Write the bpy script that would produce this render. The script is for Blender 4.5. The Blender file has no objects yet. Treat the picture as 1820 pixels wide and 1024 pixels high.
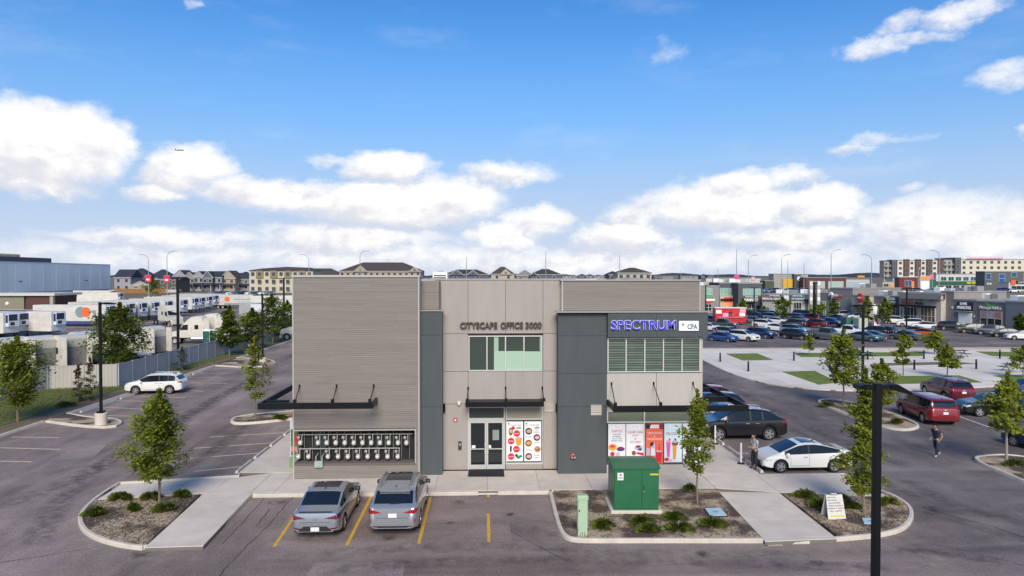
import bpy, bmesh, math, random
from mathutils import Vector, Matrix
from mathutils.bvhtree import BVHTree
R = math.radians
sc = bpy.context.scene
col = sc.collection
# ---------------------------------------------------------------- camera
H = 9.7; FPX = 1213.0
PITCH = math.atan(22/FPX); YAW = math.atan(42/FPX)
cd = bpy.data.cameras.new('camera'); cam = bpy.data.objects.new('camera', cd); col.objects.link(cam)
cam.location = (0, 0, H); cam.rotation_euler = (math.pi/2-PITCH, 0, -YAW)
cd.sensor_width = 36; cd.lens = 36*FPX/1820; cd.clip_start = .1; cd.clip_end = 20000
sc.camera = cam
# ---------------------------------------------------------------- view
sc.view_settings.view_transform = 'Standard'; sc.view_settings.look = 'None'
sc.view_settings.gamma = 1; sc.view_settings.use_curve_mapping = False
sc.view_settings.exposure = 0.35
# ---------------------------------------------------------------- sun (behind the camera, to its left, behind thin cloud)
SUN_EL, SUN_AZ = R(34), R(179)       # azimuth clockwise from +Y
sl = bpy.data.lights.new('sun', 'SUN'); sl.energy = 3.2; sl.angle = R(30); sl.color = (1, .89, .75)
so = bpy.data.objects.new('sun', sl); col.objects.link(so)
sdir = Vector((math.sin(SUN_AZ)*math.cos(SUN_EL), math.cos(SUN_AZ)*math.cos(SUN_EL), math.sin(SUN_EL)))
so.rotation_euler = sdir.to_track_quat('Z', 'Y').to_euler()
so.location = sdir*200
# ---------------------------------------------------------------- sky with clouds
W = bpy.data.worlds.new('World'); sc.world = W; W.use_nodes = True
nt = W.node_tree; nt.nodes.clear()
def N(t, **k):
    n = nt.nodes.new(t)
    for a, b in k.items(): setattr(n, a, b)
    return n
def LK(a, b): nt.links.new(a, b)
def setin(sock, v):
    if hasattr(v, 'is_output') or isinstance(v, bpy.types.NodeSocket): LK(v, sock)
    else: sock.default_value = v
def MA(op, a, b=None, c=None, clamp=False):
    n = N('ShaderNodeMath', operation=op); n.use_clamp = clamp
    setin(n.inputs[0], a)
    if b is not None: setin(n.inputs[1], b)
    if c is not None: setin(n.inputs[2], c)
    return n.outputs[0]
def VM(op, a, b=None):
    n = N('ShaderNodeVectorMath', operation=op); setin(n.inputs[0], a)
    if b is not None: setin(n.inputs[1], b)
    return n.outputs['Value'] if op == 'DOT_PRODUCT' else n.outputs[0]
def SS(v, a, b, lo=0., hi=1.):
    n = N('ShaderNodeMapRange', interpolation_type='SMOOTHSTEP'); setin(n.inputs[0], v)
    n.inputs[1].default_value = a; n.inputs[2].default_value = b; n.inputs[3].default_value = lo; n.inputs[4].default_value = hi
    return n.outputs[0]
def MIX(f, a, b, mode='MIX'):
    n = N('ShaderNodeMix', data_type='RGBA', blend_type=mode)
    setin(n.inputs[0], f); setin(n.inputs[6], a); setin(n.inputs[7], b); return n.outputs[2]
sky = N('ShaderNodeTexSky', sky_type='NISHITA', sun_disc=False, sun_elevation=SUN_EL, sun_rotation=SUN_AZ, altitude=1000, air_density=1.0, dust_density=.9, ozone_density=2.2)
tc = N('ShaderNodeTexCoord'); sep = N('ShaderNodeSeparateXYZ'); LK(tc.outputs['Generated'], sep.inputs[0])
az = MA('ARCTAN2', sep.outputs[0], sep.outputs[1]); el = MA('ARCSINE', sep.outputs[2])
azr = MA('SUBTRACT', MA('PINGPONG', MA('ADD', az, 5.85-YAW), 1.3), .65)        # the same cloud field goes on right round the horizon
cmb = N('ShaderNodeCombineXYZ'); LK(azr, cmb.inputs[0]); LK(el, cmb.inputs[1])
def noise(vec, scale, det=6, rough=.55, seed=0.):
    n = N('ShaderNodeTexNoise', noise_dimensions='3D'); n.inputs['Scale'].default_value = scale
    n.inputs['Detail'].default_value = det; n.inputs['Roughness'].default_value = rough
    LK(VM('ADD', vec, (seed, seed*.7, seed*1.3)), n.inputs['Vector']); return n
stretch = VM('MULTIPLY', cmb.outputs[0], (1, 1.6, 1))
w1 = noise(stretch, 9, 5, .6, 3.1)
warp = VM('MULTIPLY', VM('SUBTRACT', w1.outputs['Color'], (.5, .5, .5)), (.10, .045, 0))
w2 = noise(stretch, 34, 4, .6, 7.7)
warp2 = VM('MULTIPLY', VM('SUBTRACT', w2.outputs['Color'], (.5, .5, .5)), (.030, .022, 0))
pv = VM('ADD', VM('ADD', cmb.outputs[0], warp), warp2)
# cloud banks: centre and radii read off the picture, in pixels
BL = [(60,262,190,78,1.2),(165,255,85,62,1.1),(55,330,110,22,.8),(345,300,88,48,1.1),(290,345,70,20,.8),(470,345,110,30,1),(560,335,60,22,.7),
 (685,300,85,30,.95),(600,285,35,9,.45),(700,365,200,42,1.2),(800,355,110,45,1.1),(900,305,75,24,.8),(960,395,60,28,.8),(900,425,70,28,.9),
 (620,425,190,28,.75),(300,425,190,18,.6),(1115,420,85,28,1.1),(1130,385,60,26,.6),(1290,365,150,45,1.15),(1320,325,60,25,1),(1455,362,75,38,1.1),(1405,315,55,17,.6),
 (1180,370,80,24,.6),(1400,420,160,24,.7),(1680,400,190,55,.7),(1760,440,120,40,.7),(1560,85,60,19,.5),(1700,28,58,24,.52),(1610,45,45,16,.42),(1640,70,50,12,.34),
 (1795,130,65,22,.42),(1520,262,50,11,.46),(1570,245,60,10,.34),(900,462,950,26,.5),(1620,338,25,9,.3),(1815,238,14,10,.3),(1185,95,22,14,.12),(345,5,14,8,.25)]
m = mu = None
for (cx, cy, rx, ry, amp) in BL:
    a0 = math.atan((cx-910)/FPX); e0 = math.atan((490-cy)/FPX*math.cos(a0))
    k = math.cos(a0)**2
    d = VM('MULTIPLY', VM('SUBTRACT', pv, (a0, e0, 0)), (FPX/rx/k, FPX/ry/math.cos(a0), 0))
    b = MA('MULTIPLY', MA('SUBTRACT', 1.22, VM('DOT_PRODUCT', d, d)), amp)
    m = b if m is None else MA('SMOOTH_MAX', m, b, .25)
    d2 = VM('ADD', d, (.15, .42, 0)); b2 = MA('MULTIPLY', MA('SUBTRACT', 1.15, VM('DOT_PRODUCT', d2, d2)), amp)
    mu = b2 if mu is None else MA('SMOOTH_MAX', mu, b2, .25)
fb = noise(stretch, 22, 8, .62, 1.7)
fb2 = noise(VM('ADD', stretch, (.012, -.02, 0)), 22, 8, .62, 1.7)
dens = MA('ADD', m, MA('MULTIPLY', MA('SUBTRACT', fb.outputs[0], .44), 1.35))
cover = SS(dens, -.25, 1.08)
wisp = MA('MULTIPLY', SS(noise(VM('MULTIPLY', cmb.outputs[0], (1, 3.2, 1)), 5, 7, .6, 5.5).outputs[0], .5, .78), SS(el, .0, .12, .45, .12))
cover = MA('MAXIMUM', cover, wisp)
lit = MA('ADD', MA('MULTIPLY', MA('SUBTRACT', fb.outputs[0], fb2.outputs[0]), 2.4), .55)
shade = SS(MA('ADD', MA('MULTIPLY', lit, .75), MA('MULTIPLY', MA('SUBTRACT', m, mu), .9)), -.05, .75)
CB = 1/.085
cl = MIX(shade, (.61*CB, .615*CB, .67*CB, 1), (.83*CB, .815*CB, .80*CB, 1))
hs = N('ShaderNodeHueSaturation'); hs.inputs['Saturation'].default_value = 1.25; hs.inputs['Value'].default_value = 1.0
LK(sky.outputs[0], hs.inputs['Color'])
skc = MIX(1.0, hs.outputs[0], (.98, 1.37, 1.60, 1), 'MULTIPLY')
# humid air whitens the lowest part of the sky
skc = MIX(SS(el, .05, .40, .9, 0), skc, (.24*CB, .395*CB, .63*CB, 1))
skc = MIX(SS(el, -.02, .23, .95, 0), skc, (.50*CB, .565*CB, .69*CB, 1))
fin = MIX(cover, skc, cl)
bg = N('ShaderNodeBackground'); LK(fin, bg.inputs[0]); bg.inputs[1].default_value = .085
ow = N('ShaderNodeOutputWorld'); LK(bg.outputs[0], ow.inputs[0])
W.cycles.sampling_method = 'MANUAL'; W.cycles.sample_map_resolution = 512
# ---------------------------------------------------------------- pixel -> place
def ray(u, v):
    a = (u-910)/FPX; b = (512-v)/FPX
    y = math.cos(PITCH)+b*math.sin(PITCH); z = -math.sin(PITCH)+b*math.cos(PITCH)
    c, s = math.cos(YAW), math.sin(YAW)
    return Vector((a*c+y*s, -a*s+y*c, z))
def P(u, v, z=0.):                       # on the level ground at height z
    d = ray(u, v); t = (z-H)/d.z; return Vector((d.x*t, d.y*t, z))
def FY(u, v, y):                         # on the upright plane y = const -> x, z
    d = ray(u, v); t = y/d.y; return d.x*t, H+d.z*t
def AT(u, y, z=0.):                      # at distance y along column u
    d = ray(u, 490); t = y/d.y; return Vector((d.x*t, y, z))
# ---------------------------------------------------------------- materials
MATS = {}
def M(name, c, rough=.6, metal=0., var=0., vs=3., bump=0., bs=60., coat=0., spec=.5, stretch=None, emit=None, orand=0.):
    if name in MATS: return MATS[name]
    m = bpy.data.materials.new(name); m.use_nodes = True; t = m.node_tree; n = t.nodes
    b = n['Principled BSDF']; c4 = (*c, 1) if len(c) == 3 else c
    b.inputs['Base Color'].default_value = c4; b.inputs['Roughness'].default_value = rough; b.inputs['Metallic'].default_value = metal
    b.inputs['Specular IOR Level'].default_value = spec
    if coat: b.inputs['Coat Weight'].default_value = coat; b.inputs['Coat Roughness'].default_value = .04
    if var or bump:
        co = n.new('ShaderNodeTexCoord'); out = co.outputs['Object']
        if stretch:
            mp = n.new('ShaderNodeMapping'); mp.inputs['Scale'].default_value = stretch; t.links.new(out, mp.inputs[0]); out = mp.outputs[0]
    if var:
        nz = n.new('ShaderNodeTexNoise'); nz.inputs['Scale'].default_value = vs; nz.inputs['Detail'].default_value = 6; nz.inputs['Roughness'].default_value = .6
        t.links.new(out, nz.inputs['Vector'])
        mr = n.new('ShaderNodeMapRange'); mr.inputs[1].default_value = .25; mr.inputs[2].default_value = .75; mr.inputs[3].default_value = 1-var; mr.inputs[4].default_value = 1+var
        t.links.new(nz.outputs[0], mr.inputs[0])
        mx = n.new('ShaderNodeMix'); mx.data_type = 'RGBA'; mx.blend_type = 'MULTIPLY'; mx.inputs[0].default_value = 1; mx.inputs[6].default_value = c4
        t.links.new(mr.outputs[0], mx.inputs[7]); res = mx.outputs[2]
        if orand:
            oi = n.new('ShaderNodeObjectInfo'); m2 = n.new('ShaderNodeMapRange'); m2.inputs[3].default_value = 1-orand; m2.inputs[4].default_value = 1+orand; t.links.new(oi.outputs['Random'], m2.inputs[0])
            m3 = n.new('ShaderNodeMix'); m3.data_type = 'RGBA'; m3.blend_type = 'MULTIPLY'; m3.inputs[0].default_value = 1; t.links.new(res, m3.inputs[6]); t.links.new(m2.outputs[0], m3.inputs[7]); res = m3.outputs[2]
        t.links.new(res, b.inputs['Base Color'])
    if bump:
        nb = n.new('ShaderNodeTexNoise'); nb.inputs['Scale'].default_value = bs; nb.inputs['Detail'].default_value = 4
        t.links.new(out, nb.inputs['Vector'])
        bp = n.new('ShaderNodeBump'); bp.inputs['Strength'].default_value = bump; bp.inputs['Distance'].default_value = .02
        t.links.new(nb.outputs[0], bp.inputs['Height']); t.links.new(bp.outputs[0], b.inputs['Normal'])
    if emit: b.inputs['Emission Color'].default_value = (*emit[:3], 1); b.inputs['Emission Strength'].default_value = emit[3]
    MATS[name] = m; return m
black = M('black_steel', (.004, .005, .007), .42, spec=.3)
glassD = M('dark_glass', (.012, .018, .02), .06, spec=.8)
white = M('white_paint', (.78, .78, .76), .5, var=.04)
alum = M('aluminium', (.62, .62, .58), .35, .3)
# ---------------------------------------------------------------- mesh helper
class MB:
    def __init__(s): s.v = []; s.f = []; s.m = []
    def add(s, vs, fs, m=0):
        o = len(s.v); s.v += [tuple(p) for p in vs]
        for f in fs: s.f.append([i+o for i in f]); s.m.append(m)
        return s
    def box(s, x0, y0, z0, x1, y1, z1, m=0):
        x0, x1 = sorted((x0, x1)); y0, y1 = sorted((y0, y1)); z0, z1 = sorted((z0, z1))
        return s.add([(x0,y0,z0),(x1,y0,z0),(x1,y1,z0),(x0,y1,z0),(x0,y0,z1),(x1,y0,z1),(x1,y1,z1),(x0,y1,z1)],
              [(0,3,2,1),(4,5,6,7),(0,1,5,4),(1,2,6,5),(2,3,7,6),(3,0,4,7)], m)
    def cbox(s, x0, y0, z0, x1, y1, z1, c, m=0):   # box with chamfered upright and top edges
        a = [(x0+c,y0),(x1-c,y0),(x1,y0+c),(x1,y1-c),(x1-c,y1),(x0+c,y1),(x0,y1-c),(x0,y0+c)]
        b = [(x0+1.8*c,y0+c),(x1-1.8*c,y0+c),(x1-c,y0+1.8*c),(x1-c,y1-1.8*c),(x1-1.8*c,y1-c),(x0+1.8*c,y1-c),(x0+c,y1-1.8*c),(x0+c,y0+1.8*c)]
        vs = [(x,y,z0) for x,y in a]+[(x,y,z1-c) for x,y in a]+[(x,y,z1) for x,y in b]
        fs = [tuple(range(7,-1,-1)), tuple(range(16,24))]
        for k in (0, 8):
            fs += [(k+i, k+(i+1)%8, k+8+(i+1)%8, k+8+i) for i in range(8)]
        return s.add(vs, fs, m)
    def prism(s, poly, z0, z1, m=0, mtop=None):
        n = len(poly); vs = [(p[0],p[1],z0) for p in poly]+[(p[0],p[1],z1) for p in poly]
        s.add(vs, [tuple(range(n-1,-1,-1))]+[(i,(i+1)%n,n+(i+1)%n,n+i) for i in range(n)], m)
        o = len(s.v)-n; s.f.append([o+i for i in range(n)]); s.m.append(m if mtop is None else mtop); return s
    def cyl(s, p0, p1, r0, r1=None, n=8, m=0, cap=True):
        r1 = r0 if r1 is None else r1
        p0, p1 = Vector(p0), Vector(p1); d = (p1-p0).normalized()
        a = d.orthogonal().normalized(); b = d.cross(a); vs = []
        for p, r in ((p0, r0), (p1, r1)):
            for i in range(n):
                t = 2*math.pi*i/n; vs.append(p+a*math.cos(t)*r+b*math.sin(t)*r)
        fs = [(i,(i+1)%n,n+(i+1)%n,n+i) for i in range(n)]
        if cap: fs += [tuple(range(n-1,-1,-1)), tuple(range(n,2*n))]
        return s.add(vs, fs, m)
    def tube(s, pts, r, n=6, m=0):
        for a, b in zip(pts[:-1], pts[1:]): s.cyl(a, b, r, r, n, m)
        return s
    def lathe(s, prof, n=16, axis='z', c=(0,0,0), m=0):   # prof (r, h)
        vs = []; k = len(prof)
        for i in range(n):
            t = 2*math.pi*i/n
            for r, h in prof:
                x, y, z = r*math.cos(t), r*math.sin(t), h
                if axis == 'y': x, y, z = x, h, y
                if axis == 'x': x, y, z = h, x, y
                vs.append((x+c[0], y+c[1], z+c[2]))
        fs = [(i*k+j, ((i+1)%n)*k+j, ((i+1)%n)*k+j+1, i*k+j+1) for i in range(n) for j in range(k-1)]
        return s.add(vs, fs, m)
    def disc(s, c, r, ax=(0,-1,0), n=16, m=0, ry=None):   # flat disc facing ax = -y
        ry = ry or r
        return s.add([(c[0]+r*math.cos(2*math.pi*i/n), c[1], c[2]+ry*math.sin(2*math.pi*i/n)) for i in range(n)], [tuple(range(n))], m)
    def mesh(s, name, mats, smooth=None, normals=True):
        me = bpy.data.meshes.new(name); me.from_pydata(s.v, [], s.f)
        for x in (mats if isinstance(mats, (list, tuple)) else [mats]): me.materials.append(x)
        if any(s.m): me.polygons.foreach_set('material_index', s.m)
        if normals:
            b = bmesh.new(); b.from_mesh(me); bmesh.ops.recalc_face_normals(b, faces=b.faces); b.to_mesh(me); b.free()
        if smooth is not None:
            me.shade_smooth(); me.set_sharp_from_angle(angle=R(smooth))
        return me
def obj(name, me, parent=None, loc=None, rz=0, rot=None):
    o = bpy.data.objects.new(name, me); col.objects.link(o)
    if parent: o.parent = parent
    if loc is not None: o.location = loc
    if rot is not None: o.rotation_euler = rot
    elif rz: o.rotation_euler = (0, 0, rz)
    return o
def part(parent, name, mb, mats, smooth=None, label=None):
    o = obj(name, mb.mesh(name, mats, smooth), parent)
    if label: o['label'] = label
    return o
def thing(name, label, cat, loc=(0,0,0), rz=0, group=None, me=None):
    o = obj(name, me, None, loc, rz); o['label'] = label; o['category'] = cat
    if group: o['group'] = group
    return o
def struct(name, mb, mats, smooth=None, kind='structure', loc=None):
    o = obj(name, mb.mesh(name, mats, smooth), None, loc); o['kind'] = kind; return o
def copy_tree(o, parent=None):
    c = o.copy(); col.objects.link(c); c.parent = parent
    for ch in o.children: copy_tree(ch, c)
    return c
# lettering
def text_mesh(s, w, h, mat, depth=.02, bold=0.):
    cu = bpy.data.curves.new('t', 'FONT'); cu.body = s; cu.extrude = .5; cu.offset = bold; cu.resolution_u = 3
    o = bpy.data.objects.new('t', cu); col.objects.link(o)
    dg = bpy.context.evaluated_depsgraph_get(); me = bpy.data.meshes.new_from_object(o.evaluated_get(dg))
    bpy.data.objects.remove(o); bpy.data.curves.remove(cu)
    xs = [v.co.x for v in me.vertices]; ys = [v.co.y for v in me.vertices]
    x0, x1, y0, y1 = min(xs), max(xs), min(ys), max(ys); k = h/max(y1-y0, 1e-4); kx = w/(x1-x0) if w else k
    for v in me.vertices:
        v.co = ((v.co.x-x0)*kx, -(v.co.z+.5)*depth, (v.co.y-y0)*k)
    me.materials.clear(); me.materials.append(mat); return me
def text(parent, name, s, x, z, w, h, mat, y=0., depth=.02, bold=0.):
    me = text_mesh(s, w, h, mat, depth, bold); me.name = name
    return obj(name, me, parent, (x, y, z))
# a wall standing on the ground: pixels of its two bottom corners -> a local frame (x along it, y into it, z up)
class Facade:
    def __init__(s, uL, vL, uR, vR, z0=0., A=None, B=None):
        s.A = A if A else P(uL, vL, z0); s.B = B if B else P(uR, vR, z0); s.d = (s.B-s.A); s.d.z = 0; s.L = s.d.length; s.d.normalize()
        s.n = Vector((-s.d.y, s.d.x, 0)); s.rz = math.atan2(s.d.y, s.d.x); s.z0 = z0
    def px(s, u, v, y=0.):
        r = ray(u, v); c = Vector((0, 0, H)); q = s.A+s.n*y
        t = (q-c).dot(s.n)/r.dot(s.n); p = c+r*t-s.A
        return p.dot(s.d), p.z
def clip(poly, f):                       # keep the side where f(p) >= 0
    out = []; n = len(poly)
    for i in range(n):
        a, b = poly[i], poly[(i+1)%n]; fa, fb = f(a), f(b)
        if fa >= 0: out.append(a)
        if (fa < 0) != (fb < 0):
            t = fa/(fa-fb); out.append((a[0]+(b[0]-a[0])*t, a[1]+(b[1]-a[1])*t))
    return out
def window(parent, x0, z0, x1, z1, nx, y, frame=None, glass=None, ny=1, fw=.06, name='window', depth=.1, skip=()):
    frame = frame or alum; glass = glass or glassD
    mb = MB()
    for i in range(nx+1):
        x = x0+(x1-x0)*i/nx; a = max(x-fw/2, x0); b = min(x+fw/2, x1)
        if i == 0: b = x0+fw
        if i == nx: a = x1-fw
        mb.box(a, y-.03, z0, b, y+depth, z1)
    for j in range(ny+1):
        z = z0+(z1-z0)*j/ny; a = max(z-fw/2, z0); b = min(z+fw/2, z1)
        if j == 0: b = z0+fw
        if j == ny: a = z1-fw
        for i in range(nx):
            mb.box(x0+(x1-x0)*i/nx+fw/2, y-.028, a, x0+(x1-x0)*(i+1)/nx-fw/2, y+depth-.002, b)
    w = part(parent, name, mb, frame)
    for i in range(nx):
        for j in range(ny):
            if (i, j) in skip: continue
            g = MB().box(x0+(x1-x0)*i/nx+fw/2, y+.03, z0+(z1-z0)*j/ny+fw/2, x0+(x1-x0)*(i+1)/nx-fw/2, y+.042, z0+(z1-z0)*(j+1)/ny-fw/2)
            part(w, 'pane', g, glass)
    return w
# ================================================================ GROUND
rnd = random.Random(7)
def asphalt_mat(name, base, sx, sy, seed, base2=None, xr=(6., 24.)):
    m = bpy.data.materials.new(name); m.use_nodes = True; t = m.node_tree; n = t.nodes; b = n['Principled BSDF']
    def nz(scale, det, st, lo, hi, a=.3, c=.7):
        co = n.new('ShaderNodeTexCoord'); mp = n.new('ShaderNodeMapping'); mp.inputs['Scale'].default_value = st; mp.inputs['Location'].default_value = (seed, seed*2, 0)
        t.links.new(co.outputs['Object'], mp.inputs[0]); x = n.new('ShaderNodeTexNoise'); x.inputs['Scale'].default_value = scale; x.inputs['Detail'].default_value = det; x.inputs['Roughness'].default_value = .6
        t.links.new(mp.outputs[0], x.inputs['Vector']); r = n.new('ShaderNodeMapRange'); r.inputs[1].default_value = a; r.inputs[2].default_value = c; r.inputs[3].default_value = lo; r.inputs[4].default_value = hi
        t.links.new(x.outputs[0], r.inputs[0]); return r.outputs[0], x.outputs[0]
    def mul(a, bb, f=1.):
        x = n.new('ShaderNodeMix'); x.data_type = 'RGBA'; x.blend_type = 'MULTIPLY'; x.inputs[0].default_value = f
        if isinstance(a, tuple): x.inputs[6].default_value = a
        else: t.links.new(a, x.inputs[6])
        t.links.new(bb, x.inputs[7]); return x.outputs[2]
    big, _ = nz(.11, 5, (1, 1, 1), .74, 1.26); streak, _ = nz(.5, 5, (sx, sy, 1), .66, 1.26)
    mid, _ = nz(.9, 8, (1, 1, 1), .86, 1.14); fine, ff = nz(13, 6, (1, 1, 1), .68, 1.32)
    dark, _ = nz(.35, 4, (sx*1.3, sy*1.3, 1), 1., .62, .54, .72)
    first = (*base, 1)
    if base2:
        cx = n.new('ShaderNodeTexCoord'); sx_ = n.new('ShaderNodeSeparateXYZ'); t.links.new(cx.outputs['Object'], sx_.inputs[0]); mr = n.new('ShaderNodeMapRange'); mr.interpolation_type = 'SMOOTHSTEP'; mr.inputs[1].default_value = xr[0]; mr.inputs[2].default_value = xr[1]; t.links.new(sx_.outputs[0], mr.inputs[0])
        bx_ = n.new('ShaderNodeMix'); bx_.data_type = 'RGBA'; bx_.inputs[6].default_value = first; bx_.inputs[7].default_value = (*base2, 1); t.links.new(mr.outputs[0], bx_.inputs[0]); first = bx_.outputs[2]
    c = mul(first, big); c = mul(c, streak); c = mul(c, mid); c = mul(c, fine); c = mul(c, dark)
    # pale dust lies in patches
    d, _ = nz(.16, 8, (1, 1, 1), 0, .7, .5, .76)
    x = n.new('ShaderNodeMix'); x.data_type = 'RGBA'; t.links.new(d, x.inputs[0]); t.links.new(c, x.inputs[6]); x.inputs[7].default_value = (.36, .30, .26, 1)
    t.links.new(x.outputs[2], b.inputs['Base Color']); b.inputs['Roughness'].default_value = .88; b.inputs['Specular IOR Level'].default_value = .3
    bp = n.new('ShaderNodeBump'); bp.inputs['Strength'].default_value = .35; bp.inputs['Distance'].default_value = .015
    t.links.new(ff, bp.inputs['Height']); t.links.new(bp.outputs[0], b.inputs['Normal']); return m
asphA = asphalt_mat('asphalt_side_lot', (.236, .187, .168), 1.0, .12, 3.)
asphB = asphalt_mat('asphalt_front_lane', (.236, .182, .164), .14, 1.0, 11., (.155, .130, .125))
asphC = asphalt_mat('asphalt_mall', (.146, .123, .12), .8, .3, 23.)
concrete = M('concrete', (.60, .53, .45), .85, var=.13, vs=1.1, orand=.05, bump=.25, bs=40)
concrete2 = M('plaza_concrete', (.66, .60, .525), .85, var=.10, vs=.5, orand=.07, bump=.2, bs=20)
kerbm = M('kerb_concrete', (.56, .50, .42), .85, var=.16, vs=2.2, bump=.3, bs=40)
grassm = M('turf', (.12, .15, .03), .9, var=.35, vs=1.2, bump=.6, bs=30)
dirtm = M('dry_verge', (.15, .115, .07), .95, var=.3, vs=.8, bump=.6, bs=20)
soil = None
def soil_mat():
    m = bpy.data.materials.new('bark_mulch_soil'); m.use_nodes = True; t = m.node_tree; n = t.nodes; b = n['Principled BSDF']
    co = n.new('ShaderNodeTexCoord')
    a = n.new('ShaderNodeTexNoise'); a.inputs['Scale'].default_value = .6; a.inputs['Detail'].default_value = 8; t.links.new(co.outputs['Object'], a.inputs['Vector'])
    r = n.new('ShaderNodeMapRange'); r.inputs[1].default_value = .44; r.inputs[2].default_value = .54; t.links.new(a.outputs[0], r.inputs[0])
    f = n.new('ShaderNodeTexNoise'); f.inputs['Scale'].default_value = 22; f.inputs['Detail'].default_value = 5; t.links.new(co.outputs['Object'], f.inputs['Vector'])
    fr = n.new('ShaderNodeMapRange'); fr.inputs[1].default_value = .3; fr.inputs[2].default_value = .7; fr.inputs[3].default_value = .55; fr.inputs[4].default_value = 1.5; t.links.new(f.outputs[0], fr.inputs[0])
    x = n.new('ShaderNodeMix'); x.data_type = 'RGBA'; x.inputs[6].default_value = (.085, .06, .045, 1); x.inputs[7].default_value = (.42, .33, .225, 1); t.links.new(r.outputs[0], x.inputs[0])
    y = n.new('ShaderNodeMix'); y.data_type = 'RGBA'; y.blend_type = 'MULTIPLY'; y.inputs[0].default_value = 1; t.links.new(x.outputs[2], y.inputs[6]); t.links.new(fr.outputs[0], y.inputs[7])
    t.links.new(y.outputs[2], b.inputs['Base Color']); b.inputs['Roughness'].default_value = .95
    bp = n.new('ShaderNodeBump'); bp.inputs['Strength'].default_value = .8; bp.inputs['Distance'].default_value = .05; t.links.new(f.outputs[0], bp.inputs['Height']); t.links.new(bp.outputs[0], b.inputs['Normal'])
    return m
soil = soil_mat()
# terrain: level round the site, rising to a terrace far behind
def zt(x, y):
    def ss(a, b, t): t = max(0, min(1, (t-a)/(b-a))); return t*t*(3-2*t)
    k = ss(-75, -55, x)
    far = ss(-170, -158, x)
    near = 4.0*ss(196, 218, y)*k; left = 3.0*ss(226, 250, y)*(1-k)*far+3.0*ss(335, 360, y)*(1-far)*(1-k)
    return near+left-.03
def hz(x, y): return zt(x, y)+.03
xs = [-9000,-3000,-1200,-600,-400,-300]+list(range(-260, 321, 8))+[400,600,1200,3000,9000]
ys = [-400,-60,0,60,120,160]+list(range(180, 380, 8))+[400,500,700,1200,2500,5000,12000]
mb = MB(); mb.v = [(x, y, zt(x, y)) for y in ys for x in xs]; nx = len(xs)
mb.f = [(j*nx+i, j*nx+i+1, (j+1)*nx+i+1, (j+1)*nx+i) for j in range(len(ys)-1) for i in range(nx-1)]; mb.m = [0]*len(mb.f)
struct('ground', mb, M('far_ground', (.15, .13, .085), .95, var=.35, vs=.03), 60)
def sheet(name, poly, z, mat):
    mb = MB(); mb.add([(p[0], p[1], z) for p in poly], [tuple(range(len(poly)))]); return struct(name, mb, mat)
sheet('parking_lot', [(-29.3,-30),(-8,-30),(-8,29.97),(-12.1,29.97),(-12.1,215),(-29.3,215)], 0, asphA)
sheet('front_lane', [(-8,-30),(140,-30),(140,33),(-8,33)], 0, asphB)
sheet('mall_parking_lot', [(140,33),(140,196),(-12.1,196),(-12.1,33)], 0, asphC)
sheet('truck_yard', [(-33.0,58.9),(-33.0,222),(-185,222),(-185,40),(-39,40),(-38,55.5),(-37.2,58.9)], 0, asphalt_mat('asphalt_yard', (.20, .165, .15), .5, .5, 31.))
# ---- pieces of pavement
def slabs(name, poly, z, mat, gx, gy, ox=0, oy=0, gap=.014, base_mat=None):
    mb = MB().prism(poly, 0, z-.03); s = struct(name, mb, base_mat or M('joint_sand', (.16, .15, .13), .95))
    x0 = min(p[0] for p in poly); x1 = max(p[0] for p in poly); y0 = min(p[1] for p in poly); y1 = max(p[1] for p in poly)
    i = math.floor((x0-ox)/gx)
    while ox+i*gx < x1:
        j = math.floor((y0-oy)/gy)
        while oy+j*gy < y1:
            a, b, c, d = ox+i*gx+gap/2, ox+(i+1)*gx-gap/2, oy+j*gy+gap/2, oy+(j+1)*gy-gap/2
            q = [tuple(p[:2]) for p in poly]
            for f in (lambda p: p[0]-a, lambda p: b-p[0], lambda p: p[1]-c, lambda p: d-p[1]):
                q = clip(q, f)
                if len(q) < 3: break
            if len(q) >= 3:
                ar = abs(sum(q[k][0]*q[(k+1)%len(q)][1]-q[(k+1)%len(q)][0]*q[k][1] for k in range(len(q))))/2
                if ar > .03:
                    dz = rnd.uniform(-.003, .003)
                    part(s, 'paving_slab', MB().prism(q, z-.029, z+dz), mat)
            j += 1
        i += 1
    return s
def G(*pts, z=0.): return [tuple(P(u, v, z)[:2]) for u, v in pts]
c15 = .15
slabs('sidewalk', [(-10.45,30.2),(10.2,30.2),(10.2,33.3),(-10.45,33.3)], c15, concrete, 2.35, 3.1, -2.4, 30.2)
pA = [G((425,848), z=c15)[0], (-10.47,33.3), (-10.47,30.25)]+G((361,877),(174,887),(215,861), z=c15)
slabs('sidewalk', pA, c15, concrete, 2.3, 9, -12.2, 28)
pB = G((361,878),(449,875.5),(361,970),(257,973), z=c15)
slabs('sidewalk', pB, c15, concrete, 40, 2.2, -40, 20.4)
slabs('sidewalk', [(-12.1,33.45),(-9.16,33.32),(-9.16,66),(-12.1,66)], c15, concrete, 3, 3, -12.1, 33.4)
slabs('sidewalk', [(10.22,32.3),(13.0,32.3),(13.0,66),(10.22,66)], c15, concrete, 2.8, 3, 10.22, 32.3)
e = G((1385,874.5),(1577,882.5),(1500,846), z=c15)
slabs('sidewalk', [(10.22,30.22),(e[0][0],e[0][1]),(e[1][0],e[1][1]),(e[2][0],32.27),(10.22,32.27)], c15, concrete, 2.6, 9, 10.22, 28)
pC = G((1278,874.5),(1384,875.5),(1487,957),(1360,962), z=c15)
slabs('sidewalk', pC, c15, concrete, 40, 1.75, -10, 24.4)
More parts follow.
